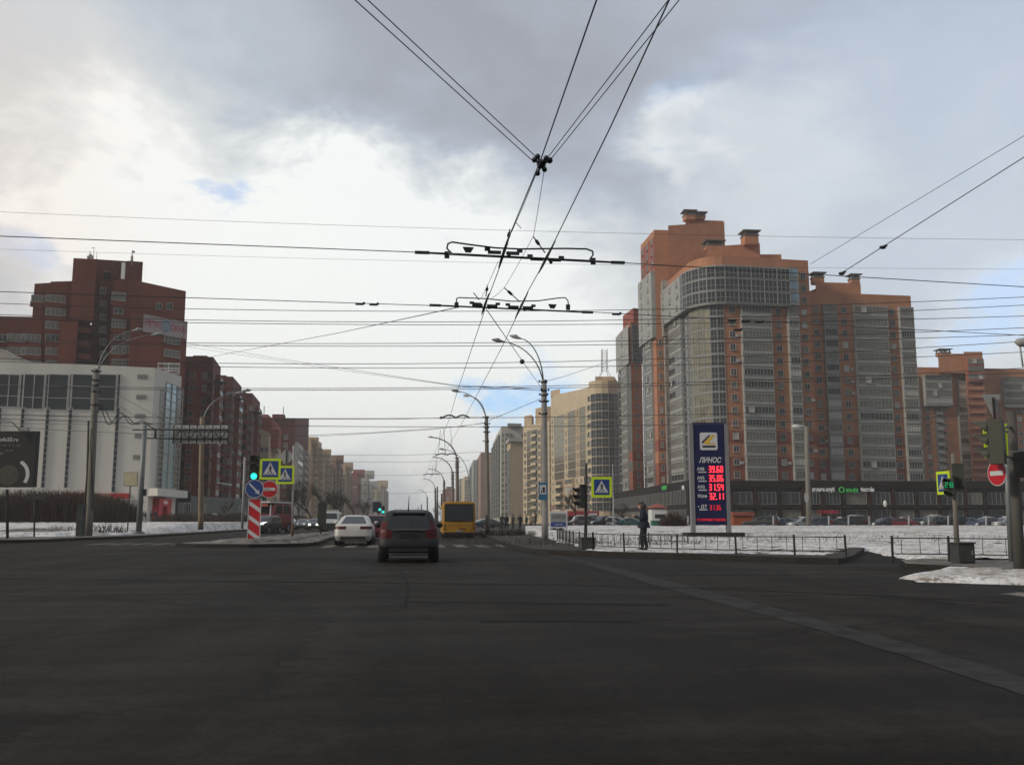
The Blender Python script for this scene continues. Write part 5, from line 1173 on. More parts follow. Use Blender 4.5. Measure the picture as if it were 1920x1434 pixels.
tag(b.build('looped_cable', 'dark'), 'two wavy loops of black cable hanging right of the weathered lamp post', 'cable')
b0, t0 = pole_at(376, 993, 80, 379, 782)
lamp_post('street_lamp', 'brownish concrete lamp post with two arms standing behind the back of the gantry sign', b0, t0, .23, .19, [((3.2, .3, 2.3), 1), ((2.5, .6, 2.1), 1)], mat('stained_concrete', (.22, .17, .12), .9, .3, 2.5, streak=True), collar=False)
# gantry sign
t = thing('gantry_sign', 'back of a lattice framed road sign on a leaning grey steel pole, left side', 'road sign', (0, 0, 0)); b0, t0 = pole_at(260, 995, 72, 272, 794); b0.z = .25
b = MB(); b.tube([b0, t0], [.22, .17], 12); b.tube([b0, b0+Vector((0, 0, .12))], .4, 12); b.build('pole', 'steel', t)
b = MB(); A_ = P(290, 797, 73); z1, z0 = Z(797, 73), Z(831, 73); x0, x1 = P(326, 800, 73).x, P(428, 800, 73).x; Y = P(326, 800, 73).y; yy = lambda x: Y-(x-x0)*.10
b.add([(x0, yy(x0)+.12, z0), (x1, yy(x1)+.12, z0), (x1, yy(x1)+.12, z1), (x0, yy(x0)+.12, z1), (x0, yy(x0)+.16, z0), (x1, yy(x1)+.16, z0), (x1, yy(x1)+.16, z1), (x0, yy(x0)+.16, z1)], [(0, 1, 2, 3), (4, 7, 6, 5), (0, 4, 5, 1), (3, 2, 6, 7), (1, 5, 6, 2), (0, 3, 7, 4)]); b.build('sign_panel', mat('panel_grey', (.42, .43, .41), .6, .1, 2), t)
b = MB(); zz = [z0+.35, z1-.35]; xs = [lerp(x0, x1, i/7) for i in range(8)]
for z in zz: b.tube([(P(274, 800, 72.5).x, P(274, 800, 72.5).y, z), (x0, yy(x0), z), (x1, yy(x1), z)], .06, 5)
for i, x in enumerate(xs):
    b.tube([(x, yy(x), z0), (x, yy(x), z1)], .05, 4)
    if i < 7: b.tube([(x, yy(x)-.03, zz[i % 2]), (xs[i+1], yy(xs[i+1])-.03, zz[1-i % 2])], .035, 4)
xm = P(290, 800, 72.7).x; b.tube([(xm, yy(xm), zz[0]), (xm, yy(xm), zz[1])], .1, 5); b.tube([t0, (xm, yy(xm), zz[1])], .05, 4); b.tube([(P(274, 800, 72.5).x, 71.5, zz[0]+.3), (xm, yy(xm), zz[1])], .04, 4)
b.build('lattice_frame', 'iron', t)
b = MB(); b.box(b0.lerp(t0, .37)+Vector((.28, 0, 0)), (.2, .2, .5)); b.build('junction_box', 'iron', t)
# slim post further right
b = MB(); b.tube([P(454, 991, 92), P(459, 857, 92)], [.12, .1], 8); o = b.build('post', 'signback'); tag(o, 'plain slim pale post between the concrete lamp post and the green signal', 'post')
b = MB(); b.tube([P(1150, 992, 100), P(1150, 930, 100)], [.09, .06], 8); b.tube([P(1150, 1000, 100), P(1149, 870, 100)], [.05, .04], 6); tag(b.build('post', 'signback'), 'thin pale post behind the right crossing sign', 'post')
b = MB(); q0, q1 = P(1517, 995, 100), P(1512, 800, 100); b.tube([q0, q1], [.28, .2], 10); t = thing('lamp_pole', 'grey pole with a round white plate and a small lamp, right of the price pylon', 'pole', (0, 0, 0)); b.build('pole', 'conc', t)
b = MB(); b.disc(P(1512, 932, 99.5), .42, RT*.55, Vector((0, 0, 1.3))); b.build('round_plate', 'signback', t)
b = MB(); b.tube([q1, P(1497, 797, 100)], .05, 5); b.ball(P(1493, 799, 100), .42, (1.2, .6, .5)); b.build('lamp_head', 'whitel', t)
t = thing('park_lamp', 'small dark park lamp with a tilted pale head in front of the club shopfront', 'lamp', (0, 0, 0)); q0, q1 = P(1667, 990, 108), P(1663, 948, 108); b = MB(); b.tube([q0, q1], [.09, .06], 6); b.build('pole', 'iron', t); b = MB(); b.ball(P(1659.5, 944, 108), .36, (.6, .6, 1.1)); b.build('lamp_head', 'whitel', t)
# bollards / short white posts along the car park
for px, lb in [(1290, 'short white post left of the price pylon foot'), (1323, 'short white post seen between the pylon legs'), (1554, 'short pale post left of the snowy-bonnet graphite car'), (1591, 'short pale post between the two snowy parked cars'), (1630, 'single short pale post below the club sign end'), (1704, 'short pale post right of the small park lamp'), (1741, 'short pale post, second right of the park lamp'), (1778, 'short pale post beside the thin signal pole'), (1849, 'short pale post left of the silver car at the far right'), (1450, 'short white post right of the pylon, by the dark parked cars')]:
    b = MB(); b.tube([P(px, 993, 104), P(px, 968, 104)], .09, 8); b.tube([P(px, 969, 104), P(px, 967, 104)], .12, 8); tag(b.build('marker_post', 'signback'), lb, 'post', 'short posts along the snow field')
# ---- traffic signals and signs
def signal_head(t, c, d, h=1.05, w=.36, lit=None, visors=True, name='signal_housing', side=True):
    """vertical three-lens head centred at c facing unit vector d"""
    d = Vector(d).normalized(); u = Vector((-d.y, d.x, 0)); mx = Matrix.Identity(3); up = Vector((0, 0, 1)); rot = Matrix((( u.x, d.x, 0), (u.y, d.y, 0), (0, 0, 1)))
    b = MB(); b.box(Vector(c), (w, .16, h), 0, rot); hs = b.build(name, mat('signal_body', (.035, .04, .032), .6, .2, 5), t)
    for i, z in enumerate((.33, 0, -.33)):
        z *= h; cc = Vector(c)+d*.09+Vector((0, 0, z)); b = MB(); b.disc(cc, h*.125, u, up, 20); col = ['lens_red', 'lens_amber', 'lens_green'][i]
        mm = mat('lit_green_lens', (.03, .80, .62), .3, 0, emis=1.6) if lit == i else mat(col, [(.06, .01, .01), (.07, .045, .01), (.01, .05, .03)][i], .3, 0)
        b.build('lens', mm, hs)
        if visors:
            b = MB(); rr_ = h*.145; nn_ = 10; vs = []
            for k in range(nn_+1):
                a = -.25+(pi+.5)*k/nn_; p = cc+u*(rr_*cos(a))+up*(rr_*sin(a)); ext = .30*(.35+.65*max(0, sin(a)))
                vs += [p-d*.02, p+d*ext]
            b.add(vs, [(2*k, 2*k+1, 2*k+3, 2*k+2) for k in range(nn_)]); 
            vs2 = [Vector(v)*1 for v in vs]; b.build('visor', 'under', hs)
    return hs
def zebra(name, label, c, n, w=.9, border=.12, mirror=False, twoside=True, hgt=None):
    hgt = hgt or w; u = Vector((-n.y, n.x, 0)).normalized()*-1; u = Vector((n.y*-1, n.x, 0)); u = u*(1 if (u.dot(RT) > 0) else -1)
    t = thing(name, label, 'road sign', (0, 0, 0)); t.matrix_world = frame(c, u, n)
    b = MB(); b.box((0, .02, 0), (w, .03, hgt)); b.build('border_plate', 'signyel', t)
    iw, ih = w-2*border, hgt-2*border
    b = MB(); b.box((0, 0, 0), (iw, .014, ih)); b.build('blue_plate', 'signblue', t)
    s = iw/1.0; sz = ih/1.0; mr = -1 if mirror else 1
    f = lambda x, z, y=-.011: (x*s*mr, y, z*sz)
    b = MB(); b.poly([f(-.43, -.36), f(.43, -.36), f(0, .43)]); b.build('white_triangle', 'signwhite', t)
    b = MB(); y = -.015
    hx = .02; b.poly([f(hx+.045*cos(k*pi/4), .20+.045*sin(k*pi/4), y) for k in range(8)])
    for q in ([(-.03, .15), (.05, .15), (.06, -.06), (-.04, -.06)], [(.05, .14), (.13, .02), (.10, .0), (.03, .1)], [(-.03, .14), (-.12, .03), (-.10, 0), (-.02, .10)],
              [(-.04, -.05), (.02, -.05), (-.12, -.31), (-.17, -.31)], [(0, -.05), (.06, -.05), (.15, -.31), (.10, -.31)],
              [(-.33, -.34), (-.27, -.34), (-.22, -.25), (-.26, -.25)], [(-.2, -.34), (-.14, -.34), (-.11, -.28), (-.15, -.28)], [(.2, -.34), (.27, -.34), (.21, -.25), (.17, -.25)], [(-.05, -.34), (.03, -.34), (.02, -.27), (-.03, -.27)]):
        b.poly([f(x, z, y) for x, z in q])
    b.build('walking_figure', 'signblack', t)
    b = MB()
    for z in (-.25, .25): b.box((0, .055, z*hgt), (.3, .05, .05))
    b.build('bracket', 'signback', t); return t
N0 = Vector((0, -1, 0)); NC = -FW
# median: signal post A
pA = G(477, 52, .14); t = thing('traffic_light', 'traffic light with lit green lens behind the round blue arrow sign', 'traffic light', (0, 0, 0))
b = MB(); b.tube([pA, Vector((pA.x, pA.y, Z(858, 52)))], .06, 8); b.tube([Vector((pA.x, pA.y, Z(872, 52))), P(500, 872, 52)], .03, 5); b.build('post', 'signback', t)
signal_head(t, P(477, 877, 51.8), N0, 1.35, .48, lit=2); sigA = t
zebra('crossing_sign', 'larger yellow bordered pedestrian crossing sign right of the green signal', P(506.5, 879, 51.6), NC, 1.12, .13)
def disc_sign(name, label, c, n, r, kind):
    u = Vector((-n.y, n.x, 0)); u = u*(1 if u.dot(RT) > 0 else -1); t = thing(name, label, 'road sign', (0, 0, 0)); t.matrix_world = frame(c, u, n); U, W_ = Vector((1, 0, 0)), Vector((0, 0, 1))
    b = MB(); b.tube([(0, .03, 0), (0, -.0, 0)], r, 28); b.build('rim', 'signwhite', t)
    b = MB(); b.disc((0, -.004, 0), r*.94, U, W_, 28); b.build('face', {'arrow': 'signblue', 'noentry': 'signred'}[kind], t); b = MB()
    if kind == 'noentry': b.box((0, -.008, 0), (r*1.4, .006, r*.36)); b.build('bar', 'signwhite', t)
    else:
        a = R(-45); d = Vector((cos(a), 0, sin(a))); p = Vector((-sin(a), 0, cos(a))); s = lambda x, y: d*(x*r)+p*(y*r)+Vector((0, -.01, 0))
        b.poly([s(-.8, -.09), s(.45, -.09), s(.45, .09), s(-.8, .09)]); b.poly([s(.38, -.27), s(.85, 0), s(.38, .27)]); b.build('arrow', 'signwhite', t)
    return t
disc_sign('keep_right_sign', 'round blue sign with white arrow pointing down right, above the striped panel', P(477, 916, 51.5), NC, .49, 'arrow')
disc_sign('no_entry_sign', 'round red no entry sign behind the blue arrow sign on the median', P(505, 917, 53.5), NC, .47, 'noentry')
b = MB(); b.tube([P(505, 917, 53.6), P(479, 917, 52.1)], .03, 5); b.build('bracket', 'signback', sigA)
# striped panel
c = P(476.5, 975, 51.6); t = thing('hazard_panel', 'tall red panel with white diagonal stripes standing on the median tip', 'road sign', (0, 0, 0)); t.matrix_world = frame(c, RT, NC); w_, h_ = .66, Z(935, 51.6)-Z(1015, 51.6)
b = MB(); b.box((0, .03, 0), (w_, .05, h_)); b.build('plate', 'signred', t)
b = MB()
for z in (.46, .13, -.20): b.poly([(-w_/2+.03, -.004, h_*z), (-w_/2+.03, -.004, h_*(z-.10)), (w_/2-.03, -.004, h_*(z-.285)), (w_/2-.03, -.004, h_*(z-.185))])
b.build('white_stripe', 'signwhite', t)
b = MB(); 
for s in (-1, 1): b.box((s*(w_/2+.0), 0, 0), (.035, .035, h_))
b.box((0, 0, h_/2), (w_, .035, .035)); b.build('edge_trim', 'signwhite', t)
# post B
pB = G(548, 60, .14); t = thing('sign_post', 'rusty based sign post on the median under the rear crossing sign and diamond sign', 'post', (0, 0, 0)); b = MB(); b.tube([pB, Vector((pB.x-.1, pB.y, Z(835, 60)))], .06, 8); b.build('post', 'signback', t); b = MB(); b.tube([pB, pB+Vector((0, 0, .9))], .075, 8); b.build('rusty_base', mat('rust', (.12, .06, .03), .9, .4, 8), t)
b = MB(); b.tube([P(548, 888, 60), P(528, 888, 60)], .03, 5); b.build('arm', 'signback', t)
zebra('crossing_sign', 'smaller yellow bordered crossing sign, lower right and partly behind the larger one', P(534.5, 890, 59.6), NC, 1.12, .14, mirror=True)
t = thing('diamond_sign', 'grey back of a diamond shaped road sign above the crossing signs', 'road sign', (0, 0, 0)); t.matrix_world = frame(P(537, 856, 60.2), RT, NC); b = MB(); r = .52; b.add([(0, 0, r), (r, 0, 0), (0, 0, -r), (-r, 0, 0), (0, .03, r), (r, .03, 0), (0, .03, -r), (-r, .03, 0)], [(0, 3, 2, 1), (4, 5, 6, 7), (0, 1, 5, 4), (1, 2, 6, 5), (2, 3, 7, 6), (3, 0, 4, 7)]); b.build('plate', 'signback', t); b = MB(); b.box((0, -.03, 0), (.06, .04, .9)); b.build('stiffener', 'iron', t)
# post C with dark signal seen from behind
pC = G(601, 72, .14); t = thing('traffic_light', 'dark back of a traffic light on a thin post, left of the white van', 'traffic light', (0, 0, 0)); b = MB(); b.tube([pC, Vector((pC.x, pC.y, Z(940, 72)))], .05, 8); b.build('post', 'iron', t); signal_head(t, P(604, 963, 72), Vector((0, 1, 0)), 1.6, .62)
# distant lights
t = thing('traffic_light', 'distant pair of green lights with a dark backing above the white sedan', 'traffic light', (0, 0, 0)); D = 190; b = MB(); b.box(P(706, 950, D+.5), (1.5, .1, 2.0)); b.build('backing_board', mat('dark_blue_board', (.015, .03, .07), .6, .2, 2), t)
for px, py in ((712, 955), (718.5, 959.5)):
    b = MB(); b.box(P(px, py-3, D+.3), (.55, .3, 1.7)); hs = b.build('signal_housing', 'under', t); b = MB(); b.tube([P(px, py, D+.05), P(px, py, D)], .24, 12); b.build('lens', mat('lit_green_lens', (.03, .80, .62), .3, 0, emis=1.6), hs)
b = MB(); b.tube([P(709, 990, D+.4), P(709, 955, D+.4)], .1, 6); b.build('post', 'iron', t)
# right: signal at 1098
t = thing('traffic_light', 'dark traffic light on a slim dark pole, just left of the right crossing sign', 'traffic light', (0, 0, 0)); pR = G(1098, 37.5, .14); b = MB(); b.tube([pR, P(1099, 868, 37.5)], [.065, .05], 10); b.build('post', 'iron', t); signal_head(t, P(1089, 933, 37.3), Vector((-.92, -.38, 0)), .78, .3); sigR = t
b = MB(); b.box(P(1094, 912, 37.4), (.26, .1, .16)); b.build('camera_box', 'under', t)
zebra('crossing_sign', 'yellow bordered pedestrian crossing sign right of the slim dark pole, above the fence', P(1128, 913, 37.2), NC, .79, .10)
b = MB(); b.tube([P(1100, 913, 37.3), P(1128, 913, 37.3)], .02, 5); b.build('bracket', 'iron', sigR)
def box_thing(name, label, cat, c, d, m, rz=0, lid=.03, extra=None):
    t = thing(name, label, cat, c, rz); b = MB(); b.box((0, 0, d[2]/2), d); b.build('body', m, t); b = MB(); b.box((0, 0, d[2]+lid/2), (d[0]+.06, d[1]+.06, lid)); b.build('lid', m, t)
    b = MB(); b.box((0, -d[1]/2-.008, d[2]*.5), (d[0]*.8, .016, d[2]*.8)); dr = b.build('door', m, t); b = MB(); b.box((d[0]*.3, -d[1]/2-.03, d[2]*.55), (.03, .03, .12)); b.build('handle', 'steel', dr); return t
M['greybox'] = mat('grey_green_box', (.045, .05, .045), .7, .3, 5)
box_thing('control_cabinet', 'small grey green cabinet at the foot of the slim dark signal pole', 'cabinet', GR(1102, 1030, .14), (.5, .4, .42), 'greybox')
box_thing('control_cabinet', 'tall grey green cabinet left of the weathered concrete lamp post', 'cabinet', G(150, 63, .2), (.46, .4, 2.0), 'greybox')
# blue stop sign on lamp post 1
t = thing('stop_sign', 'blue plate with white square on the tall right lamp post', 'road sign', (0, 0, 0)); t.matrix_world = frame(P(1018, 921, 55.6), RT, NC); b = MB(); b.box((0, 0, 0), (.50, .03, 1.0)); b.build('plate', mat('stop_blue', (.03, .12, .22), .5, .1, 4), t); b = MB(); b.box((0, -.02, .1), (.36, .01, .52)); b.build('white_square', 'signwhite', t); b = MB(); b.box((.05, -.03, .08), (.12, .01, .32)); b.poly([(-.14, -.03, -.1), (-.03, -.03, .28), (-.06, -.03, -.1)]); b.build('pictogram', 'signblack', t)
# right far signal, crossing sign and countdown
t = thing('traffic_light', 'thin grey pole with a dark signal and green countdown digits, at the right', 'traffic light', (0, 0, 0)); q0 = P(1795, 1047, 27); b = MB(); b.tube([q0, P(1787, 850, 27)], [.075, .055], 10); b.build('post', 'conc', t); signal_head(t, P(1797, 893, 26.9), Vector((.55, .83, 0)), .72, .3)
signal_head(t, P(1780, 914, 26.6), Vector((-.75, -.66, 0)), .5, .26, name='countdown_housing'); 
SEG = {'0': 'abcdef', '1': 'bc', '2': 'abged', '3': 'abgcd', '4': 'fgbc', '5': 'afgcd', '6': 'afgedc', '7': 'abc', '8': 'abcdefg', '9': 'abcfgd'}
def digits(s, h, mm, mx, parent, name='digits', gap=.2, wf=.55):
    x = 0; w = h*wf; t_ = h*.13
    for ch in s:
        b = MB()
        if ch == '.': b.box((x+t_*.3, 0, t_/2), (t_, .02, t_)); x += t_*1.4; b.build('decimal_point', mm, parent, mx); continue
        for sg in SEG[ch]:
            if sg in 'agd': b.box((x+w/2, 0, {'a': h-t_/2, 'g': h/2, 'd': t_/2}[sg]), (w-t_*.9, .02, t_))
            else: b.box((x+(w-t_/2 if sg in 'bc' else t_/2), 0, h*(.75 if sg in 'bf' else .25)), (t_, .022, h/2-t_*.45))
        x += w+h*gap; b.build(name, mm, parent, mx)
gl = mat('green_led', (.0, .36, .12), .5, 0, emis=.45); digits('28', .15, gl, frame(P(1772, 914, 26.2), RT, NC), t, 'countdown_digit', .35)
zb = zebra('crossing_sign', 'narrow looking turned crossing sign left of the green countdown digits', P(1768, 905, 26.9), (NC*.17+RT*-.98).normalized(), .60, .08, hgt=.64)
box_thing('control_cabinet', 'squat grey cabinet on the pavement beside the thin right signal pole', 'cabinet', GR(1806, 1056, .13), (.42, .4, .5), 'greybox')
# right foreground pole group
t = thing('traffic_light', 'big khaki back of a traffic light on the grey pole at the right edge', 'traffic light', (0, 0, 0)); q0 = P(1912, 1066, 22); q1 = P(1896, 772, 22); b = MB(); b.tube([q0, q1], [.125, .10], 12); b.build('pole', mat('dark_concrete', (.095, .088, .08), .9, .2, 3, streak=True), t)
b = MB(); b.tube([P(1896, 1053, 23.5), P(1884, 800, 23.5)], .06, 8); b.build('conduit', 'steel', t)
M['khaki'] = mat('khaki_plastic', (.06, .062, .045), .6, .15, 4)
c = P(1868, 828, 21.3); b = MB(); d_ = Vector((-.75, .66, 0)); u_ = Vector((.66, .75, 0)); rot = Matrix(((u_.x, d_.x, 0), (u_.y, d_.y, 0), (0, 0, 1)))
b.box(c+u_*.05, (.40, .30, .98), 0, rot)
hs = b.build('signal_housing', 'khaki', t)
for z in (.30, 0, -.30):
    b = MB(); rr_ = .185; vs = []; cc = c+Vector((0, 0, z))+d_*.15
    for k in range(11): a = -.25+(pi+.5)*k/10; p = cc+u_*(rr_*cos(a))+Vector((0, 0, rr_*sin(a))); vs += [p, p+d_*(.34*(.3+.7*max(0, sin(a))))]
    b.add(vs, [(2*k, 2*k+1, 2*k+3, 2*k+2) for k in range(10)]); b.build('visor', 'khaki', hs)
b = MB(); b.tube([c+Vector((0, 0, .3)), P(1897, 800, 22.0)], .03, 6); b.tube([c-Vector((0, 0, .3)), P(1900, 858, 22.0)], .03, 6); b.build('bracket', 'steel', t)
zebra('crossing_sign', 'yellow bordered crossing sign mostly hidden behind the khaki traffic light', P(1868, 826, 22.4), NC, .56, .07, hgt=.80)
disc_sign('no_entry_sign', 'oval looking red no entry sign on the right foreground pole', P(1869, 887, 21.7), (NC*.26-RT*.965).normalized(), .285, 'noentry')
t = thing('triangle_sign', 'grey back of a downward triangle sign above the khaki traffic light', 'road sign', (0, 0, 0)); t.matrix_world = frame(P(1862, 760, 22.1), RT, NC); b = MB(); b.add([(-.24, 0, .26), (.20, 0, .26), (0, 0, -.28), (-.24, .02, .26), (.20, .02, .26), (0, .02, -.28)], [(0, 2, 1), (3, 4, 5), (0, 1, 4, 3), (1, 2, 5, 4), (2, 0, 3, 5)]); b.build('plate', 'signback', t); b = MB(); b.box((0, -.03, -.12), (.045, .04, .6)); b.build('stiffener', 'iron', t); b = MB(); b.tube([(0, .0, -.35), (.35, 0, -.7)], .02, 5); b.build('bracket', 'signback', t)
t = thing('switch_box', 'dark metal box with a snowy top on the right edge pole', 'box', (0, 0, 0)); b = MB(); b.box(P(1922, 872, 21.6), (.34, .3, .55)); b.build('body', 'iron', t); b = MB(); b.box(P(1922, 846, 21.6), (.40, .34, .035)); b.build('lid', 'signback', t)
t = thing('street_lamp', 'pale lamp head hanging at the far right edge of the view', 'lamp', (0, 0, 0)); b = MB(); b.ball(P(1925, 642, 26), .24, (1.6, .6, .6)); b.build('lamp_head', 'signback', t); b = MB(); b.tube([P(1925, 642, 26), P(1990, 625, 26), P(2030, 1100, 26)], .05, 6); b.tube([P(1912, 645, 26), P(1918, 688, 26)], .025, 5); b.build('pole', 'signback', t)
# left edge: crossing sign, signal, billboard
t = thing('traffic_light', 'dark back of a traffic light on a thin brown post at the left edge', 'traffic light', (0, 0, 0)); q = GR(14, 1009, .15); b = MB(); D = FW.dot(q); b.tube([q, P(13, 870, D)], .09, 8); b.build('post', 'iron', t); signal_head(t, P(23, 885, D), Vector((.2, 1, 0)).normalized(), 1.3, .5)
zebra('crossing_sign', 'yellow bordered crossing sign cut off by the left edge of the view', P(3, 888, D-.3), NC, 1.05, .13)
t = thing('sign_board', 'dark flat back of a small sign on a thin post at the left verge', 'road sign', (0, 0, 0)); q = GR(64, 1006, .15); D = FW.dot(q); b = MB(); b.tube([q, P(65, 925, D)], .06, 8); b.build('post', 'iron', t); b = MB(); b.box(P(69, 931, D-.1), (1.25, .04, .4)); b.build('plate', 'greybox', t)
t = thing('sign_board', 'four pale yellow panels on a thin dark post before the white building', 'road sign', (0, 0, 0)); q = P(239, 995, 76); b = MB(); b.tube([q, P(246, 884, 76)], .05, 8); b.build('post', 'iron', t)
for x, y in ((240, 892), (251, 892), (240, 904), (251, 904)): b = MB(); b.box(P(x, y, 75.8), (.50, .03, .5)); b.build('panel', mat('pale_yellow_panel', (.52, .47, .30), .6, .1, 3), t)
b = MB(); b.box(P(245.5, 898, 75.9), (1.08, .02, 1.12)); b.build('panel_frame', 'signback', t)
def billboard():
    D = 58; t = thing('billboard', 'black billboard with ofe20.ru lettering and a round cup picture, left edge', 'billboard', (0, 0, 0)); x0, x1 = P(-150, 860, D), P(68, 860, D); u = (x1-x0); u.z = 0; w = u.length; u.normalize(); n = Vector((u.y, -u.x, 0)); z0, z1 = Z(913, D), Z(808, D); h = z1-z0
    o = Vector((x0.x, x0.y, z0)); t.matrix_world = frame(o, u, n)
    b = MB(); b.box((w/2, .15, h/2), (w, .28, h)); b.build('frame', 'iron', t)
    b = MB(); b.box((w/2, 0, h/2), (w-.06, .04, h-.08)); b.build('poster', mat('poster_black', (.014, .014, .016), .5, .1, 2), t)
    b = MB(); b.box((w/2-.1, .1, -.08), (w, .2, .1)); b.build('lower_rail', 'whitel', t)
    text('kofe20.ru', .33, mat('poster_white', (.55, .56, .56), .6, 0), Matrix.Translation((w-2.42, -.03, h-.62)), t, xs=1.0, bold=.003)
    text('пом. 8, у. 420', .22, mat('poster_grey', (.16, .16, .17), .6, 0), Matrix.Translation((w-2.25, -.03, h-.95)), t)
    text('18-08', .2, 'signback' if 0 else mat('poster_grey', (.16, .16, .17), .6, 0), Matrix.Translation((w-1.9, -.03, h-1.25)), t)
    U, W_ = Vector((1, 0, 0)), Vector((0, 0, 1))
    c = Vector((w-1.45, -.03, .75)); b = MB(); k = 28
    pts = [(a, 1.12 if 1 else 0) for a in [(-.55+1.55*i/k) for i in range(k+1)]]
    vs = []
    for a, r in pts: vs += [c+U*(r*cos(a))+W_*(r*sin(a)*.9), c+U*((r-.22)*cos(a))+W_*((r-.22)*sin(a)*.9)]
    b.add(vs, [(2*i, 2*i+1, 2*i+3, 2*i+2) for i in range(k)]); b.build('saucer_rim', mat('poster_white', (.45, .46, .46), .6, 0), t)
    b = MB(); b.poly([(w-3.4, -.028, 1.0), (w-2.9, -.028, 1.5), (w-1.9, -.028, 2.1), (w-2.2, -.028, 2.7) if 0 else (w-2.6, -.028, 2.0), (w-3.4, -.028, 2.0)]); b.build('poster_shape', mat('poster_grey', (.16, .16, .17), .6, 0), t)
    b = MB(); b.disc(c+Vector((-.15, .002, -.05)), .62, U, W_, 24); b.build('cup', mat('poster_brown', (.06, .055, .045), .5, .3, 4), t)
    b = MB(); b.box((w-1.0, .3, h+.12), (.5, .3, .2)); b.tube([(w-1.2, .1, h+.1), (w-1.4, -.4, h+.5), (w-2.0, -.7, h+.6)], .04, 5); b.ball((w-2.1, -.75, h+.52), .22, (1.2, .7, .6)); b.build('floodlight', 'signback', t)
    b = MB(); b.tube([(w/2-1, .35, 0), (w/2-1, .35, -z0)], .16, 10); b.tube([(w-1.2, .35, 0), (w-1.2, .35, -z0)], .0001, 3); b.build('pole', 'iron', t)
billboard()
# ---------------------------------------------------------------- price pylon
def pylon():
    D = 65; a, c = P(1297, 990, D), P(1371, 990, D); u = (c-a); u.z = 0; w = u.length; u.normalize(); n = Vector((u.y, -u.x, 0)); zb = .22; zt = Z(792, D); z0 = Z(984, D); H_ = zt-z0
    t = thing('price_pylon', 'tall blue petrol price pylon with red digits and grey side legs', 'price sign', (0, 0, 0)); o = Vector((a.x, a.y, z0)); t.matrix_world = frame(o, u, n); lw = .26; bw = w-2*lw
    navy = mat('pylon_navy', (.009, .012, .060), .45, .15, 2, spec=.15); b = MB(); b.box((w/2, .2, H_/2), (bw, .36, H_)); b.build('panel', navy, t)
    for s, x in ((-1, lw/2), (1, w-lw/2)):
        b = MB(); b.prism([(x-lw/2, -.05), (x+lw/2, -.05), (x+lw/2, .5), (x-lw/2, .5)], zb-z0+.15, H_-(.12)); b.build('leg', mat('pylon_grey', (.18, .175, .185), .5, .1, 2), t)
        b = MB(); b.box((x, .2, zb-z0+.08), (.34, .7, .16)); b.build('foot', 'iron', t)
    # logo
    k = bw; lx, lz, ls = w/2-.02, H_*.815, bw*.56
    b = MB(); pts = []; r = ls*.1
    for cx, cz, a0 in ((1, 1, 0), (-1, 1, pi/2), (-1, -1, pi), (1, -1, 3*pi/2)):
        for i in range(5): a_ = a0+pi/2*i/4; pts.append((lx+cx*(ls/2-r)+r*cos(a_), .01, lz+cz*(ls/2*1.0-r)+r*sin(a_)))
    b.poly(pts); lg = b.build('emblem_plate', 'signwhite', t); L_ = lambda x, z, y=.0: (lx+x*ls, y, lz+z*ls)
    b = MB(); b.poly([L_(-.40, -.10), L_(-.40, -.22) if 0 else L_(-.38, -.02), L_(.02, .36), L_(.10, .36), L_(.02, .24), L_(-.36, -.14)]); b.poly([L_(-.36, -.36), L_(.38, -.36), L_(.38, -.24), L_(-.36, -.24)]); b.build('emblem_black', 'signblack', lg)
    b = MB(); b.poly([L_(.14, .30), L_(.30, .38), L_(.34, .30), L_(-.02, -.10), L_(-.28, -.10), L_(-.22, -.02)]); b.poly([L_(-.28, -.104), L_(.36, -.104), L_(.36, -.18), L_(-.18, -.18)]); b.build('emblem_yellow', mat('emblem_yellow', (.62, .40, .02), .5, 0), lg)
    text('ЛИНОС', .50, 'signwhite', Matrix.Translation((w/2-bw*.34, .005, H_*.605)), t, xs=.80, shear=.25, bold=.012)
    red = mat('red_led', (1.0, .03, .05), .5, 0, emis=2.2); red2 = mat('dim_red_led', (.6, .01, .03), .5, 0, emis=.7)
    for i, (lab, pr, br) in enumerate([('А98', '39.60', 1), ('А95', '35.06', 1), ('А92', '31.54', 1), ('92ев', '32.11', 1), ('• ДТ', '31.36', 0)]):
        z = H_*(.505-.0875*i)
        if i == 4: z -= .1
        text(lab, .30, 'signwhite', Matrix.Translation((w/2-bw*.40+(-.02), .005, z+.16)), t, bold=.006)
        if i != 3: b = MB(); b.box((w/2-bw*.24, .01, z+.05), (bw*.26, .01, .07)); b.build('grade_bar', 'signwhite', t)
        digits(pr, .44 if i < 4 else .34, red if br else red2, Matrix.Translation((w/2-bw*.04, .0, z+.02)), t, 'price_digit', .12, .42)
    text('С НОВЫМ ГОДОМ', .20, red2, Matrix.Translation((w/2-bw*.44, .0, .28)), t, bold=.004, xs=1.05)
    t2 = thing('plinth', 'low concrete slab in the snow in front of the price pylon', 'plinth', P(1338, 1011, 60)); t2.location.z = .2; b = MB(); b.box((0, 0, .14), (3.6, 1.2, .28)); b.build('slab', 'kerb', t2); 
pylon()
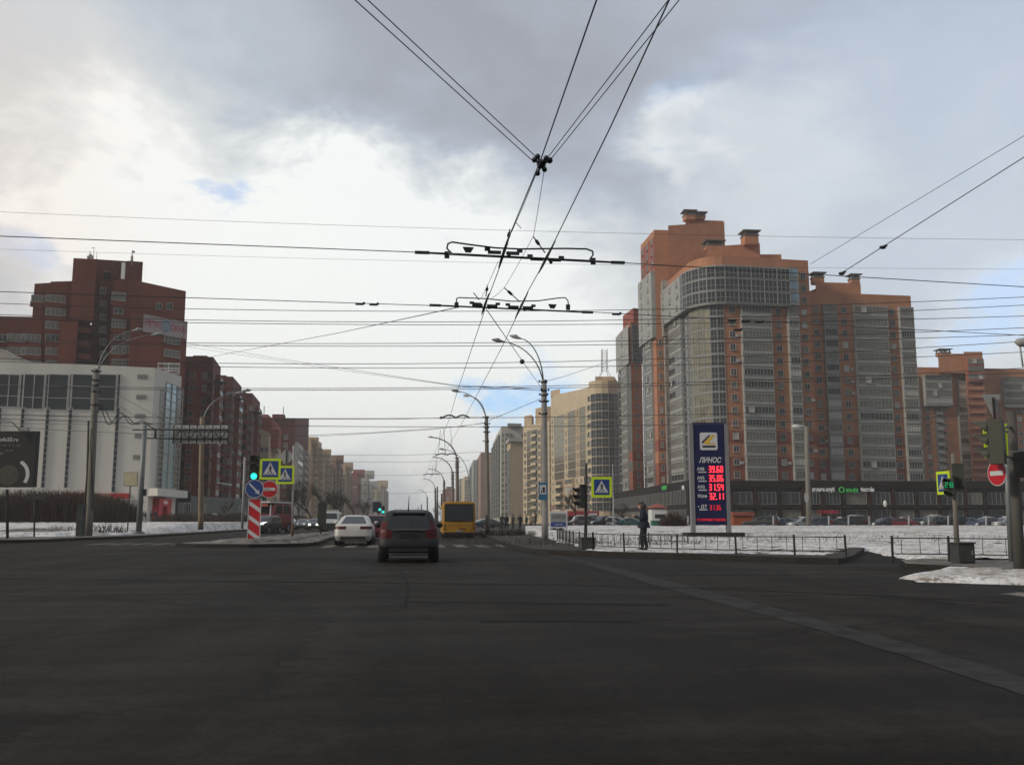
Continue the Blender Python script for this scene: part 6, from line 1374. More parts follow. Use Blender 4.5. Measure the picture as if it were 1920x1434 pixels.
# ad board on trailer
t = thing('advertising_board', 'white framed roadside board with a blue stripe, right of the tall lamp post', 'board', (0, 0, 0)); D = 76; a = P(1031, 990, D); w = (P(1064, 990, D)-a).length; z0, z1 = Z(991, D), Z(958, D); t.matrix_world = frame(Vector((a.x, a.y, z0)), RT, NC); h_ = z1-z0
b = MB(); b.box((w/2, .1, h_/2), (w, .16, h_)); b.build('frame', 'signwhite', t)
b = MB(); b.box((w/2-.03, 0, h_*.64), (w-.2, .03, h_*.48)); b.build('panel', mat('board_grey', (.22, .22, .22), .6, .1, 2), t); b = MB(); b.box((w/2-.03, 0, h_*.25), (w-.2, .03, h_*.24)); b.build('blue_stripe', 'signblue', t)
text('ГАЗЕТЫ', .34, mat('board_text', (.09, .09, .1), .6, 0), Matrix.Translation((.16, -.02, h_*.6)), t, xs=.8); text('для вас', .17, 'signwhite', Matrix.Translation((.4, -.02, h_*.21)), t)
b = MB(); b.box((w-.05, .1, -.25), (.14, .16, .9)); b.build('leg', 'signwhite', t)
for x in (w*.25, w*.6): b = MB(); b.cyl((x, -.1, z0*-1+.45), (x, .25, z0*-1+.45), .2, 12); b.build('wheel', 'rubber', t)
b = MB(); b.box((w*.42, .1, -.08), (1.1, .3, .14)); b.build('trailer_frame', 'iron', t)
# small kiosk and awning
t = thing('kiosk', 'small white booth with a reddish pointed roof behind the pedestrian', 'kiosk', (0, 0, 0)); D = 110; c = P(1233, 985, D); z = .15; b = MB(); b.box((c.x, c.y, z+1.15), (1.7, 1.6, 2.3)); b.build('wall', 'whitel', t)
b = MB(); w = 1.05; zz = Z(952, D); b.add([(c.x-w, c.y-w, zz), (c.x+w, c.y-w, zz), (c.x+w, c.y+w, zz), (c.x-w, c.y+w, zz), (c.x, c.y, Z(943, D))], [(0, 1, 4), (1, 2, 4), (2, 3, 4), (3, 0, 4), (3, 2, 1, 0)]); b.build('roof', 'pinkbrick', t); b = MB(); b.box((c.x+.1, c.y-.82, z+1.55), (1.2, .05, .45)); b.build('window', 'glass', t)
box_thing('waste_bin', 'green container beside the small white booth', 'container', G(1230, 106, .45), (1.0, .8, .75), mat('bin_green', (.02, .12, .08), .6, .2, 3))
t = thing('awning', 'red awning strip with a small white nameplate on the cream tower ground floor', 'awning', (0, 0, 0)); D = 150; a, c = G(1066, D), G(1124, D); b = MB(); b.prism([XY(a), XY(c), XY(c+Vector((0, 6, 0))), XY(a+Vector((0, 6, 0)))], 1.9, 2.7); b.build('fascia', mat('awning_red', (.30, .04, .045), .7, .2, 1), t); b = MB(); b.box(P(1112, 964, D-.1), (1.3, .1, .4)); b.build('nameplate', 'litwhite' if 0 else 'signwhite', t)
b = MB(); b.prism([XY(a+Vector((.2, .5, 0))), XY(c+Vector((-.2, .5, 0))), XY(c+Vector((0, 5.5, 0))), XY(a+Vector((.2, 5.5, 0)))], 0, 1.88); b.build('wall', 'podium2', t)
t = thing('kiosk', 'orange kiosk with pale red fascia, right of the price pylon', 'kiosk', (0, 0, 0)); D = 150; a, c = G(1376, D), G(1412, D); b = MB(); b.prism([XY(a), XY(c), XY(c+Vector((0, 3, 0))), XY(a+Vector((0, 3, 0)))], 0, 2.0); b.build('wall', mat('kiosk_orange', (.30, .07, .025), .7, .2, 1), t); b = MB(); b.prism([XY(a+Vector((-.2, -.3, 0))), XY(c+Vector((.2, -.3, 0))), XY(c+Vector((0, 3.1, 0))), XY(a+Vector((-.2, 3.1, 0)))], 2.0, 2.55); b.build('fascia', 'pinkbrick', t)
# ---------------------------------------------------------------- fences
def fence(label, pts, h=.62, post=3, grp='low iron fences at the snow edge'):
    t = thing('fence', label, 'fence', (0, 0, 0), 0, grp); P_ = [GR(px, py, .2) for px, py in pts]
    rails = MB(); bars = rails
    for i in range(len(P_)-1):
        a, b_ = P_[i], P_[i+1]; L_ = (b_-a).length; k = max(1, round(L_/1.95)); 
        for j in range(k+1):
            if i and j == 0: continue
            q = a.lerp(b_, j/k); z = .16+max(0, hr(q.x, q.y, FW.dot(q))-.17); m = MB(); m.box((q.x, q.y, z+h/2-.05), (.05, .05, h+.1), 0, Matrix.Rotation(random.uniform(-.03, .03), 3, 'Y')); m.build('post', 'iron', t)
        za = .16+hr(a.x, a.y, FW.dot(a))-.17; zb_ = .16+hr(b_.x, b_.y, FW.dot(b_))-.17
        for zr in (.14, h-.06): rails.tube([a+Vector((0, 0, za+zr-a.z)), b_+Vector((0, 0, zb_+zr-b_.z))], .016, 5)
        nb = max(1, int(L_/.42))
        for j in range(nb): q = a.lerp(b_, (j+.5)/nb); z = lerp(za, zb_, (j+.5)/nb); bars.tube([Vector((q.x, q.y, z+.14)), Vector((q.x, q.y, z+h-.06))], .010, 4)
    rails.build('railing_panel', 'iron', t)
fence('low black fence running from the slim signal pole past the pedestrian and pylon', [(1112, 1028), (1170, 1031), (1270, 1033.5), (1380, 1036), (1490, 1038), (1586, 1039)])
fence('short low fence with dense bars curving away left of the slim signal pole', [(1045, 1012), (1075, 1021), (1112, 1028)])
fence('second row of low fence just behind the pedestrian and plinth', [(1216, 1016), (1290, 1018)], h=.5)
fence('low fence on the right side behind the squat cabinet', [(1674, 1046), (1780, 1047), (1910, 1049), (2050, 1052)])
# ---------------------------------------------------------------- shrubs and trees
def thicket(name, label, c, size, n, m, seed=1, hang=.35, r=.012, kind=None, cat='shrub'):
    rnd = random.Random(seed); b = MB()
    for i in range(n):
        x = rnd.uniform(-1, 1); y = rnd.uniform(-1, 1); s = max(.25, 1-abs(x)**3*.6)*rnd.uniform(.6, 1.0)
        p = Vector((c[0]+x*size[0]/2, c[1]+y*size[1]/2, c[2])); d = Vector((rnd.uniform(-hang, hang)+x*.15, rnd.uniform(-hang, hang), 1)).normalized(); L_ = size[2]*s
        q = p+d*L_*.5+Vector((rnd.uniform(-.1, .1), 0, 0)); e_ = q+(d+Vector((rnd.uniform(-.4, .4), rnd.uniform(-.4, .4), 0)))*L_*.5
        b.tube([p, q, e_], [r*1.6, r, r*.5], 3, 0, False)
        for k in range(4): s0 = p.lerp(q, rnd.uniform(.2, 1)) if k % 2 else q.lerp(e_, rnd.uniform(0, .8)); dd = Vector((rnd.uniform(-1, 1), rnd.uniform(-1, 1), rnd.uniform(.3, 1.3))).normalized()*L_*rnd.uniform(.12, .3); b.tube([s0, s0+dd], [r*.8, r*.4], 3, 0, False)
    o = b.build(name, m); return tag(o, label, cat, None, kind)
thicket('hedge', 'large dark brown leafless thicket in front of the white building, left', G(80, 108, .95), (20, 5, 3.8), 3400, 'twigr', 3, .3, .03, cat='hedge')
thicket('shrub', 'rounded end bush of twigs right of the weathered lamp post, before the white wall', G(205, 106, .9), (4.6, 4, 3.4), 700, 'twig', 5, .5, .022)
thicket('shrub', 'low bare scrub in the snow right of the weathered lamp post', G(193, 72, .35), (3.2, 1.0, .75), 120, 'twig', 6, .5, .012)
thicket('shrub', 'low bare scrub in the snow left of the tall cabinet', G(120, 74, .35), (3.0, 1.0, .6), 100, 'twig', 7, .5, .012)
thicket('shrub', 'line of dark low bushes in front of the low grey annex', G(355, 148, 1.0), (11, 2, 1.7), 500, 'twig', 8, .4, .025)
thicket('shrub', 'dark low bushes left of the striped panel, behind the slim pale post', G(435, 135, 1.0), (8, 2, 1.4), 350, 'twig', 9, .4, .022)
thicket('shrub', 'dark rounded bush between the booth and the price pylon', G(1262, 100, .55), (2.6, 1.6, 1.7), 260, 'twigr', 10, .5, .018)
thicket('shrub', 'brown slush-edged scrub at the foot of the second lamp post', G(950, 72, .1), (5.5, 3, .6), 260, 'twig', 11, .6, .014)
thicket('dry_weeds', 'sparse dry weed stalks sticking out of the right snow field', G(1250, 62, .15), (44, 34, .42), 900, 'twig', 12, .7, .007, 'stuff', 'weeds')
thicket('dry_weeds', 'dry stalks along the fence near the slim signal pole', G(1140, 44, .12), (11, 6, .4), 320, 'twig', 13, .7, .006, 'stuff', 'weeds')
def treemesh(seed, H_=9, r=.16, spread=.55, m='twig'):
    rnd = random.Random(seed); tr = MB(); cr_ = MB()
    def grow(p, d, L_, r_, lv, mb):
        n = 3; pts = [p]; rs = [r_]
        for i in range(n): d = (d+Vector((rnd.uniform(-.2, .2), rnd.uniform(-.2, .2), rnd.uniform(-.02, .15)))).normalized(); p = p+d*L_/n; pts.append(p); rs.append(r_*(1-.45*(i+1)/n))
        mb.tube(pts, rs, 5 if lv < 2 else 3, 0, False)
        if lv >= 4: return
        k = [5, 5, 4, 5][lv]
        for i in range(k):
            f = rnd.uniform(.3, 1) if lv else rnd.uniform(.45, 1); q = pts[min(n-1, int(f*n))].lerp(pts[min(n, int(f*n)+1)], f*n-int(f*n) if f < 1 else 0); a = rnd.uniform(0, 2*pi)
            dd = (d*.9+Vector((cos(a), sin(a), rnd.uniform(.0, .6)))*spread*1.3).normalized(); grow(q, dd, L_*rnd.uniform(.5, .72), r_*.5, lv+1, cr_)
    grow(Vector((0, 0, 0)), Vector((0, 0, 1)), H_*.5, r, 0, tr); return tr, cr_
TREES = []
for s in (21, 22, 23):
    tr, cr_ = treemesh(s); t = thing('bare_tree', 'x', 'tree', (0, 0, -50), 0, 'bare trees'); tr.build('trunk', 'twig', t); cr_.build('crown', 'twig', t); TREES.append(t)
TP = [(560, 170, 1.5, 'leafless tree above the silver car on the left carriageway'), (586, 175, 1.7, 'dark leafless tree just left of the back-turned signal head'), (606, 185, 1.8, 'leafless tree directly above the back-turned signal head'), (628, 200, 1.6, 'leafless tree above the white van'), (648, 220, 1.55, 'leafless tree right of the white van roof'), (664, 250, 1.6, 'leafless tree above the white sedan roof'), (681, 290, 1.5, 'small leafless tree between the white sedan and the distant green lights'), (696, 340, 1.5, 'tiny leafless tree just left of the distant green lights'), (715, 400, 1.6, 'tiny leafless tree behind the distant green lights'),
      (537, 160, 1.3, 'leafless tree right of the rusty based sign post'), (842, 300, 1.0, 'leafless tree left of the bus, behind the lamp posts'), (826, 350, 1.1, 'small leafless tree between two far lamp posts left of the bus'), (866, 260, .8, 'leafless tree hidden low behind the yellow bus'), (812, 430, 1.2, 'tiny leafless tree above the right of the hatchback roof'), (1085, 125, .8, 'slim leafless tree in front of the red awning'), (1420, 125, .55, 'small leafless tree right of the pylon before the dark shopfront'), (1178, 135, .6, 'slim leafless tree left behind the pedestrian'), (430, 165, .9, 'leafless tree in front of the brick blocks, right of the left concrete lamp post'), (472, 190, 1.2, 'leafless tree behind the green traffic signal')]
for i, (px, D, s, lb) in enumerate(TP):
    src = TREES[i % 3]
    if i < 3: o = src; o['label'] = lb
    else: o = dup(src, (0, 0, 0), 0, lb)
    s *= .72 if px < 730 else 1; o.location = G(px, D, .2); o.rotation_euler = (0, 0, random.uniform(0, 6)); o.scale = (s, s, s*random.uniform(.75, .9))
# ---------------------------------------------------------------- people
def person(label, pose, loc, rz, coat, trousers, hair=None, hat=None, H_=1.74, group=None, bag=False, hood=False):
    k = H_/1.74; hipz = .90
    J = {'pel': (0, 0, .93), 'wai': (0, .0, 1.06), 'che': (0, -.0, 1.28), 'nek': (0, .02, 1.47), 'hd0': (0, .04, 1.56), 'hd1': (0, .05, 1.65), 'hd2': (0, .03, 1.70)}
    J.update(pose.get('J', {}))
    st = pose.get('stride', .12); tw = pose.get('tw', 0)
    for s, nm in ((-1, 'l'), (1, 'r')):
        f = st*s
        J['hip'+nm] = (s*.10, 0, .90); J['kne'+nm] = (s*.10, f*.6+.03, .49); J['ank'+nm] = (s*.10, f-.02, .09); J['toe'+nm] = (s*.115, f+.15, .035)
        J['sho'+nm] = (s*.19, 0, 1.40)
        ar = pose.get('arm'+nm, 'pocket')
        if ar == 'pocket': J['elb'+nm] = (s*.30, -.10, 1.14); J['wri'+nm] = (s*.21, .08, .98); J['hnd'+nm] = (s*.17, .12, .95)
        elif ar == 'phone': J['elb'+nm] = (s*.25, .02, 1.12); J['wri'+nm] = (s*.12, .24, 1.22); J['hnd'+nm] = (s*.07, .30, 1.27)
        else: J['elb'+nm] = (s*.25, -.04, 1.13); J['wri'+nm] = (s*.25, .04, .90); J['hnd'+nm] = (s*.245, .06, .82)
    E = [('pel', 'wai'), ('wai', 'che'), ('che', 'nek'), ('nek', 'hd0'), ('hd0', 'hd1'), ('hd1', 'hd2')]
    for nm in 'lr': E += [('pel', 'hip'+nm), ('hip'+nm, 'kne'+nm), ('kne'+nm, 'ank'+nm), ('ank'+nm, 'toe'+nm), ('che', 'sho'+nm), ('sho'+nm, 'elb'+nm), ('elb'+nm, 'wri'+nm), ('wri'+nm, 'hnd'+nm)]
    Rr = {'pel': (.175, .14), 'wai': (.165, .14), 'che': (.19, .15), 'nek': (.062, .062), 'hd0': (.075, .085), 'hd1': (.082, .098), 'hd2': (.06, .07)}
    for nm in 'lr': Rr.update({'hip'+nm: (.105, .105), 'kne'+nm: (.07, .07), 'ank'+nm: (.05, .05), 'toe'+nm: (.045, .04), 'sho'+nm: (.085, .085), 'elb'+nm: (.065, .065), 'wri'+nm: (.05, .05), 'hnd'+nm: (.038, .03)})
    names = list(J); me = bpy.data.meshes.new('p'); me.from_pydata([Vector(J[x])*k for x in names], [(names.index(a), names.index(b_)) for a, b_ in E], []); ob = bpy.data.objects.new('p', me); COL.objects.link(ob)
    md = ob.modifiers.new('s', 'SKIN'); 
    for i, x in enumerate(names): sv_ = me.skin_vertices[0].data[i]; sv_.radius = (Rr[x][0]*k, Rr[x][1]*k); sv_.use_root = x == 'pel'
    ob.modifiers.new('u', 'SUBSURF').levels = 1; dg = bpy.context.evaluated_depsgraph_get(); m2 = bpy.data.meshes.new_from_object(ob.evaluated_get(dg)); bpy.data.objects.remove(ob)
    m2.materials.clear()
    for mm in (coat, trousers, M['skin'], M['rubber']): m2.materials.append(mm)
    for p in m2.polygons:
        c = p.center/k; z = c.z; mi = 0 if z > .86 else 1
        if z < .11: mi = 3
        if z > 1.50: mi = 2
        for nm in 'lr':
            if (c-Vector(J['hnd'+nm])).length < .07: mi = 2
        p.material_index = mi; p.use_smooth = True
    t = thing('person', label, 'person', loc, rz, group); o = bpy.data.objects.new('body', m2); COL.objects.link(o); o.parent = t
    hx = Vector(J['hd1'])*k
    b = MB(); b.ball(hx+Vector((0, -.015, .035)), .098*k, (.95, 1.05, .95), 12); 
    if hood: b.ball(hx+Vector((0, -.07, -.06)), .12*k, (1.0, .9, 1.0), 12)
    b.build('hat' if hat else 'hair', hat or hair or mat('dark_hair', (.02, .014, .01), .8, .1, 5), t)
    # face: nose, eyes, mouth, ears ; hands: fingers
    b = MB(); b.ball(hx+Vector((0, .098, -.02)), .017*k, (.8, 1, 1.3), 6)
    for s in (-1, 1): b.ball(hx+Vector((s*.083, .0, -.02)), .022*k, (.4, .8, 1.2), 6)
    b.build('nose', M['skin'], o)
    b = MB()
    for s in (-1, 1): b.ball(hx+Vector((s*.032, .086, .005)), .011*k, (1.2, .6, .8), 6)
    b.box(hx+Vector((0, .093, -.062)), (.04, .008, .008)); b.build('eyes', M['signblack'], o)
    for nm, s in (('l', -1), ('r', 1)):
        hd = Vector(J['hnd'+nm])*k; d = (hd-Vector(J['wri'+nm])*k).normalized(); sd_ = Vector((1, 0, 0)); b = MB()
        for i in range(4): r0 = hd+sd_*((i-1.5)*.019); cl = Vector((0, .012, -.012)) ; b.tube([r0+d*.01, r0+d*(.045+.004*(i in (1, 2)))+cl, r0+d*(.06+.006*(i in (1, 2)))+cl*2.4], [.009, .008, .006], 5)
        b.tube([hd-sd_*s*.03, hd-sd_*s*.045+d*.03, hd-sd_*s*.04+d*.05], [.010, .009, .007], 5); b.build('fingers', M['skin'], o)
    # coat skirt and collar
    b = MB(); n = 14; vs = []
    for z, rx, ry in ((1.02, .195, .165), (.92, .21, .18), (.82, .215, .19)): 
        for i in range(n): a = 2*pi*i/n; vs.append((rx*cos(a)*k, ry*sin(a)*k, z*k))
    b.add(vs, [(j*n+i, j*n+(i+1) % n, (j+1)*n+(i+1) % n, (j+1)*n+i) for j in range(2) for i in range(n)], 0, True); b.build('coat', coat, t)
    if bag: b = MB(); b.box((.30*k, 0, .80*k), (.10, .30, .28)); b.tube([(.27*k, -.08, .92*k), (.27*k, 0, 1.1*k), (.27*k, .08, .92*k)], .012, 4); o2 = b.build('handbag', M['iron']); tag(o2, 'dark bag held by the rightmost waiting person', 'bag'); o2.location = Vector(loc); o2.rotation_euler = (0, 0, rz)
    return t
CT = lambda n, c: mat(n, c, .85, .15, 6)
person('person in a dark navy jacket standing on the pavement before the fence', {'stride': .07, 'arml': 'phone', 'armr': 'pocket', 'J': {'nek': (0, .03, 1.47), 'hd0': (0, .06, 1.555), 'hd1': (0, .08, 1.64), 'hd2': (0, .07, 1.69)}}, GR(1208, 1033, .14), R(75), CT('navy_coat', (.012, .018, .032)), CT('black_trousers', (.012, .012, .014)), hat=CT('grey_brown_hat', (.07, .055, .05)), H_=1.72, hood=True).scale = (1.22, 1.22, 1)
grp = 'people waiting by the road behind the bus stop'
for i, (px, c, lb, rz, bg_) in enumerate([(941, (.02, .022, .025), 'leftmost waiting person in a dark coat, right of the second lamp post', 2.6, 0), (950, (.015, .015, .02), 'second waiting person from the left, black coat', .4, 0), (962, (.02, .018, .018), 'third waiting person from the left, dark coat, close to the first two', 2.0, 0), (975, (.018, .02, .025), 'fourth waiting person from the left in a short dark coat', 3.4, 0), (987, (.012, .03, .028), 'tall waiting person in a dark green coat', 1.2, 0), (996, (.30, .24, .19), 'waiting person in a light beige coat', 2.9, 0), (1004, (.02, .018, .02), 'rightmost waiting person in dark clothes left of the tall lamp post', 1.8, 1)]):
    person(lb, {'stride': random.uniform(-.15, .15), 'arml': random.choice(['down', 'pocket']), 'armr': random.choice(['down', 'pocket'])}, G(px, 116+(i % 3), .20), rz, CT('coat_%s' % i, c), CT('black_trousers', (.012, .012, .014)), H_=random.uniform(1.68, 1.85), group=grp, bag=bool(bg_), hat=CT('dark_hat', (.02, .02, .022)) if i % 2 else None)
for i, (px, lb) in enumerate([(272, 'dark dressed person walking left of the red entrance'), (283, 'person in a dark coat standing at the left side of the red entrance'), (291, 'person in dark clothes right in front of the red entrance')]):
    person(lb, {'stride': .2 if i == 0 else .05, 'arml': 'down', 'armr': 'down'}, G(px, 150, 1.02), 1.5+i, CT('coat_d%d' % i, (.015, .016, .022)), CT('black_trousers', (.012, .012, .014)), group='people at the red entrance')
# ---------------------------------------------------------------- overhead wires
def wireobj(label, pts, r=.012, name='overhead_wire', group=None, m='wirem', cat='wire'):
    b = MB(); b.tube(pts, r, 5); return tag(b.build(name, m), label, cat, group)
def hwire(label, l, z, r=.011, group=None, ext=(-900, 2900)):
    """wire spanning across the road at mean height z; l photo samples of its sag"""
    xs = np.array([p[0] for p in l], float); ys = np.array([p[1] for p in l], float); cf = np.polyfit(xs/1000, ys, min(2, len(l)-1)); ym = float(np.polyval(cf, .96)); D = Dof(ym, z)
    pts = [P(x, float(np.polyval(cf, x/1000)), D) for x in np.linspace(ext[0], ext[1], 40)]; return wireobj(label, pts, r, group=group)
ORD = ['topmost', 'second', 'third', 'fourth', 'fifth', 'sixth', 'seventh', 'eighth', 'ninth', 'tenth', 'lowest']
HW = [([(0, 569), (640, 583), (1180, 581), (1920, 557)], 7.2), ([(0, 590), (640, 603), (1180, 600), (1920, 572)], 7.0), ([(0, 597), (640, 610), (1180, 606), (1920, 593)], 6.8), ([(0, 637), (640, 646), (1180, 637), (1920, 615)], 7.0), ([(0, 642), (640, 650), (1180, 645), (1920, 628)], 6.8),
      ([(0, 672), (640, 682), (1180, 675), (1920, 640)], 7.0), ([(0, 678), (640, 690), (1180, 686), (1920, 660)], 6.8), ([(0, 722), (640, 728), (1180, 720), (1920, 690)], 7.0), ([(0, 726), (640, 732), (1180, 724), (1920, 699)], 6.9), ([(0, 777), (640, 785), (1180, 779), (1920, 755)], 7.0), ([(0, 785), (640, 800), (1180, 797), (1920, 775)], 6.8)]
for i, (l, z) in enumerate(HW): D = Dof(l[1][1], z); hwire('thin sagging wire crossing the whole view below both junctions, %s of eleven' % ORD[i], l, z, .00030*D+.0015, 'thin wires crossing the whole view')
hwire('very faint wire crossing high above both junctions', [(0, 397), (640, 424), (1200, 437), (1920, 450)], 9.5, .005, 'faint high wires'); hwire('very faint wire crossing just above the upper junction', [(0, 467), (640, 487), (1200, 497), (1920, 505)], 9, .004, 'faint high wires')
ZC = 6.0
def wp(px, py, z=ZC): return GR(px, py, z)
def ext(a, b, e): d = (b-a).normalized(); return b+d*e
# two cross contact wires
W1 = [wp(0, 443), wp(780, 473), wp(975, 483), wp(1170, 493), wp(1920, 538)]; W1 = [ext(W1[1], W1[0], 25)]+W1+[ext(W1[3], W1[4], 25)]
wireobj('thick contact wire crossing the view through the upper junction', W1, .009)
W2 = [wp(0, 547), wp(810, 573), wp(960, 579), wp(1110, 585), wp(1180, 589), wp(1920, 629)]; W2 = [ext(W2[1], W2[0], 25)]+W2+[ext(W2[4], W2[5], 25)]
wireobj('lower thick contact wire crossing the view through the lower junction', W2, .009)
# longitudinal contact wires
def longw(label, px, lst, r=.009):
    pts = [wp(*q) for q in lst]; d = (pts[0]-pts[1]).normalized(); pts = [pts[0]+d*14]+pts
    last = pts[-1]; vp = Vector((0, 1, 0)); tgt = Vector((lst and (1.2 if 'right' in label else .6), 330, 5.9)); return wireobj(label, pts+[tgt], r)
longw('right contact wire of the trolleybus pair running down the street from the top edge', 0, [(1255, 0), (1144, 240), (1040, 452), (1024, 485), (989, 548), (976, 578), (943, 647), (872, 783)])
longw('left contact wire of the trolleybus pair running down the street through both junctions', 0, [(1118, 2), (1012, 305), (956, 440), (944, 482), (914, 562), (906, 590), (857, 735), (843, 785)])
# guy wires to the cluster
cl = wp(1015, 308, 6.15)
def seg(label, a, b, r=.0065, za=6.3, zb=6.3, e=0, group='guy wires at the wire cluster'):
    A_, B_ = wp(a[0], a[1], za), wp(b[0], b[1], zb); 
    if e: A_ = ext(B_, A_, e)
    return wireobj(label, [A_, A_.lerp(B_, .5)-Vector((0, 0, .02)), B_], r, group=group)
seg('left wire of the pair reaching the cluster from the upper left', (668, 0), (1000, 303), zb=6.15, e=8); seg('right wire of the pair reaching the cluster from the upper left', (692, 0), (1008, 297), zb=6.15, e=8)
seg('left wire of the pair reaching the cluster from the upper right', (1252, 0), (1026, 297), zb=6.15, e=8); seg('right wire of the pair reaching the cluster from the upper right', (1272, 0), (1032, 300), zb=6.15, e=8)
seg('thin wire from the cluster down to the insulator over the upper junction', (1020, 322), (1000, 444), .005, 6.15, 6.3); seg('thin wire from the upper insulator down to the lower insulator', (999, 445), (947, 538), .005, 6.3, 6.3); seg('thin wire from the lower insulator towards the left contact wire', (947, 538), (921, 560), .005, 6.3, 6.1); seg('thin wire beside the left contact wire between cluster and upper junction', (1007, 322), (959, 436), .006, 6.15, 6.2)
seg('thin wire between the two junctions, left of the contact wire', (934, 490), (903, 558), .005, 6.1, 6.1)
b = MB(); b.ball(cl, .07)
for q, r in (((1002, 300), .05), ((1008, 294), .05), ((1024, 297), .05), ((1031, 301), .055), ((1008, 325), .05), ((1021, 318), .05), ((1012, 312), .05), ((1018, 305), .06)): p = wp(*q, 6.15); b.ball(p, r*.8, (1, 1.4, 1)); b.tube([p, cl], .018, 5)
tag(b.build('wire_cluster', 'dark'), 'dark cluster of insulators where the guy wires meet, high in the centre', 'insulator cluster')
def junction(label, pts, loop, crosses, ins, horn, s=1.0):
    t = thing('wire_junction', label, 'wire junction', (0, 0, 0)); b = MB(); A_, B_ = wp(*pts[0]), wp(*pts[1]); u = (B_-A_).normalized(); L_ = (B_-A_).length
    b.tube([A_, A_.lerp(B_, .15)], [.018, .022], 6); b.tube([A_.lerp(B_, .15), A_.lerp(B_, .85)], .024*s, 6); b.tube([A_.lerp(B_, .85), B_], [.022, .018], 6)
    b.box(A_+u*.12, (.26, .05, .05)); b.box(B_-u*.12, (.26, .05, .05)); b.build('crossing_bar', 'dark', t)
    b = MB()
    for q in loop: pass
    b.tube([wp(x, y, 6.12) for x, y in loop], .016*s, 6); b.build('jumper_cable', 'dark', t)
    for (x0, y0, x1, y1) in crosses:
        b = MB(); p, q = wp(x0, y0, 6.08), wp(x1, y1, 6.0); 
        b.tube([p, p.lerp(q, .25), p.lerp(q, .5), p.lerp(q, .8), q], [.010, .022, .030, .024, .010], 7); m_ = p.lerp(q, .55)
        b.box(m_+u*.17, (.24, .05, .055)); b.box(m_-u*.17, (.24, .05, .055)); b.box(m_+u*.30+Vector((0, 0, .05)), (.10, .06, .05)); b.box(m_-u*.30+Vector((0, 0, .05)), (.10, .06, .05)); b.ball(m_+u*.10-Vector((0, 0, .05)), .035); b.build('crossing_shoe', 'dark', t)
    for (x0, y0, x1, y1) in ins:
        b = MB(); p, q = wp(x0, y0, 6.3), wp(x1, y1, 6.1); b.tube([p, p.lerp(q, .2), p.lerp(q, .25), p.lerp(q, .45), p.lerp(q, .5), q], [.012, .012, .032, .032, .012, .012], 6); b.build('insulator', 'dark', t)
    for x, y in horn:
        b = MB(); p = wp(x, y, 6.08); b.add([p+u*a+Vector((0, c, d)) for c in (-.03, .03) for a, d in ((-.10, .04), (.10, .04), (.05, -.05), (-.05, -.05))], [(0, 1, 2, 3), (7, 6, 5, 4), (0, 4, 5, 1), (1, 5, 6, 2), (2, 6, 7, 3), (3, 7, 4, 0)]); b.build('section_horn', 'dark', t)
    b = MB(); 
    for x, y in (loop[1], loop[-2]): p = wp(x, y+12, 6.02); b.box(p, (.09, .06, .12))
    b.build('clamp', 'dark', t)
junction('upper wire junction, a long dark bar with a cable loop above it', [(779, 473), (1170, 493)], [(846, 474), (838, 466), (840, 457), (848, 454), (875, 458), (930, 465), (975, 467), (1060, 466), (1100, 467), (1111, 471), (1112, 478), (1106, 486)], [(957, 436, 935, 502), (1041, 452, 1010, 512)], [(956, 430, 951, 460), (1000, 444, 1022, 474)], [(878, 468)])
junction('lower wire junction, a dark bar with a thinner flat cable loop', [(806, 572), (1111, 586)], [(856, 574), (856, 560), (860, 558), (910, 560), (960, 565), (1010, 564), (1045, 559), (1060, 558), (1065, 564), (1066, 577)], [(917, 550, 903, 590), (990, 548, 966, 597)], [(914, 535, 911, 556), (946, 540, 975, 566)], [(1036, 574), (895, 571)], .85)
b = MB(); b.tube([wp(888, 549, 6.2), wp(898, 562, 6.1)], .014, 4); tag(b.build('loose_wire_end', 'dark'), 'short loose wire end sticking up left of the lower junction', 'wire')
b = MB(); b.tube([wp(968, 418, 6.1), wp(977, 428, 6.05)], .008, 4); tag(b.build('loose_wire_end', 'dark'), 'short loose wire end hanging above the upper junction', 'wire')
# diagonal spans
top1 = P(1018, 735, 56)
wireobj('span wire running from the lower junction down to the tall right lamp post', [wp(912, 580, 6.1), wp(979, 676, 6.5), P(1016, 728, 55.8)], .011); b = MB(); b.ball(wp(979, 678, 6.5), .09); tag(b.build('wire_insulator', 'dark'), 'small insulator on the span wire left of the tall lamp post arm', 'insulator')
wireobj('rising wire from the brick blocks to the left end of the lower junction', [P(400, 668, 60), P(636, 624, 38), wp(860, 576, 6.1)], .012)
wireobj('falling wire from the red tower towards the second lamp post, upper of two', [P(350, 643, 150), P(520, 672, 125), P(912, 783, 80)][0:2]+[P(850, 722, 90), P(912, 783, 80)][0:1]+[P(1000, 728, 58)], .022); wireobj('falling wire from the red tower towards the tall lamp post, lower of two', [P(350, 650, 150), P(640, 694, 110), P(860, 724, 75), P(1016, 732, 56)], .018)
wireobj('rising wire from the tall lamp post towards the cream tower mast', [P(1022, 715, 56), P(1060, 705, 58), P(1180, 665, 64), P(1500, 560, 80)], .013); 
wireobj('double span from the left edge curving up to the tall right lamp post', [P(-200, 780, 64), P(100, 806, 62), P(345, 817, 60), P(580, 816, 58), P(700, 811, 57), P(860, 800, 57), P(905, 793, 57), P(1016, 747, 56)], .014)
wireobj('span wire from the left side to the second lamp post top', [P(345, 815, 90), P(600, 818, 86), P(800, 806, 82), P(912, 793, 80)], .014)
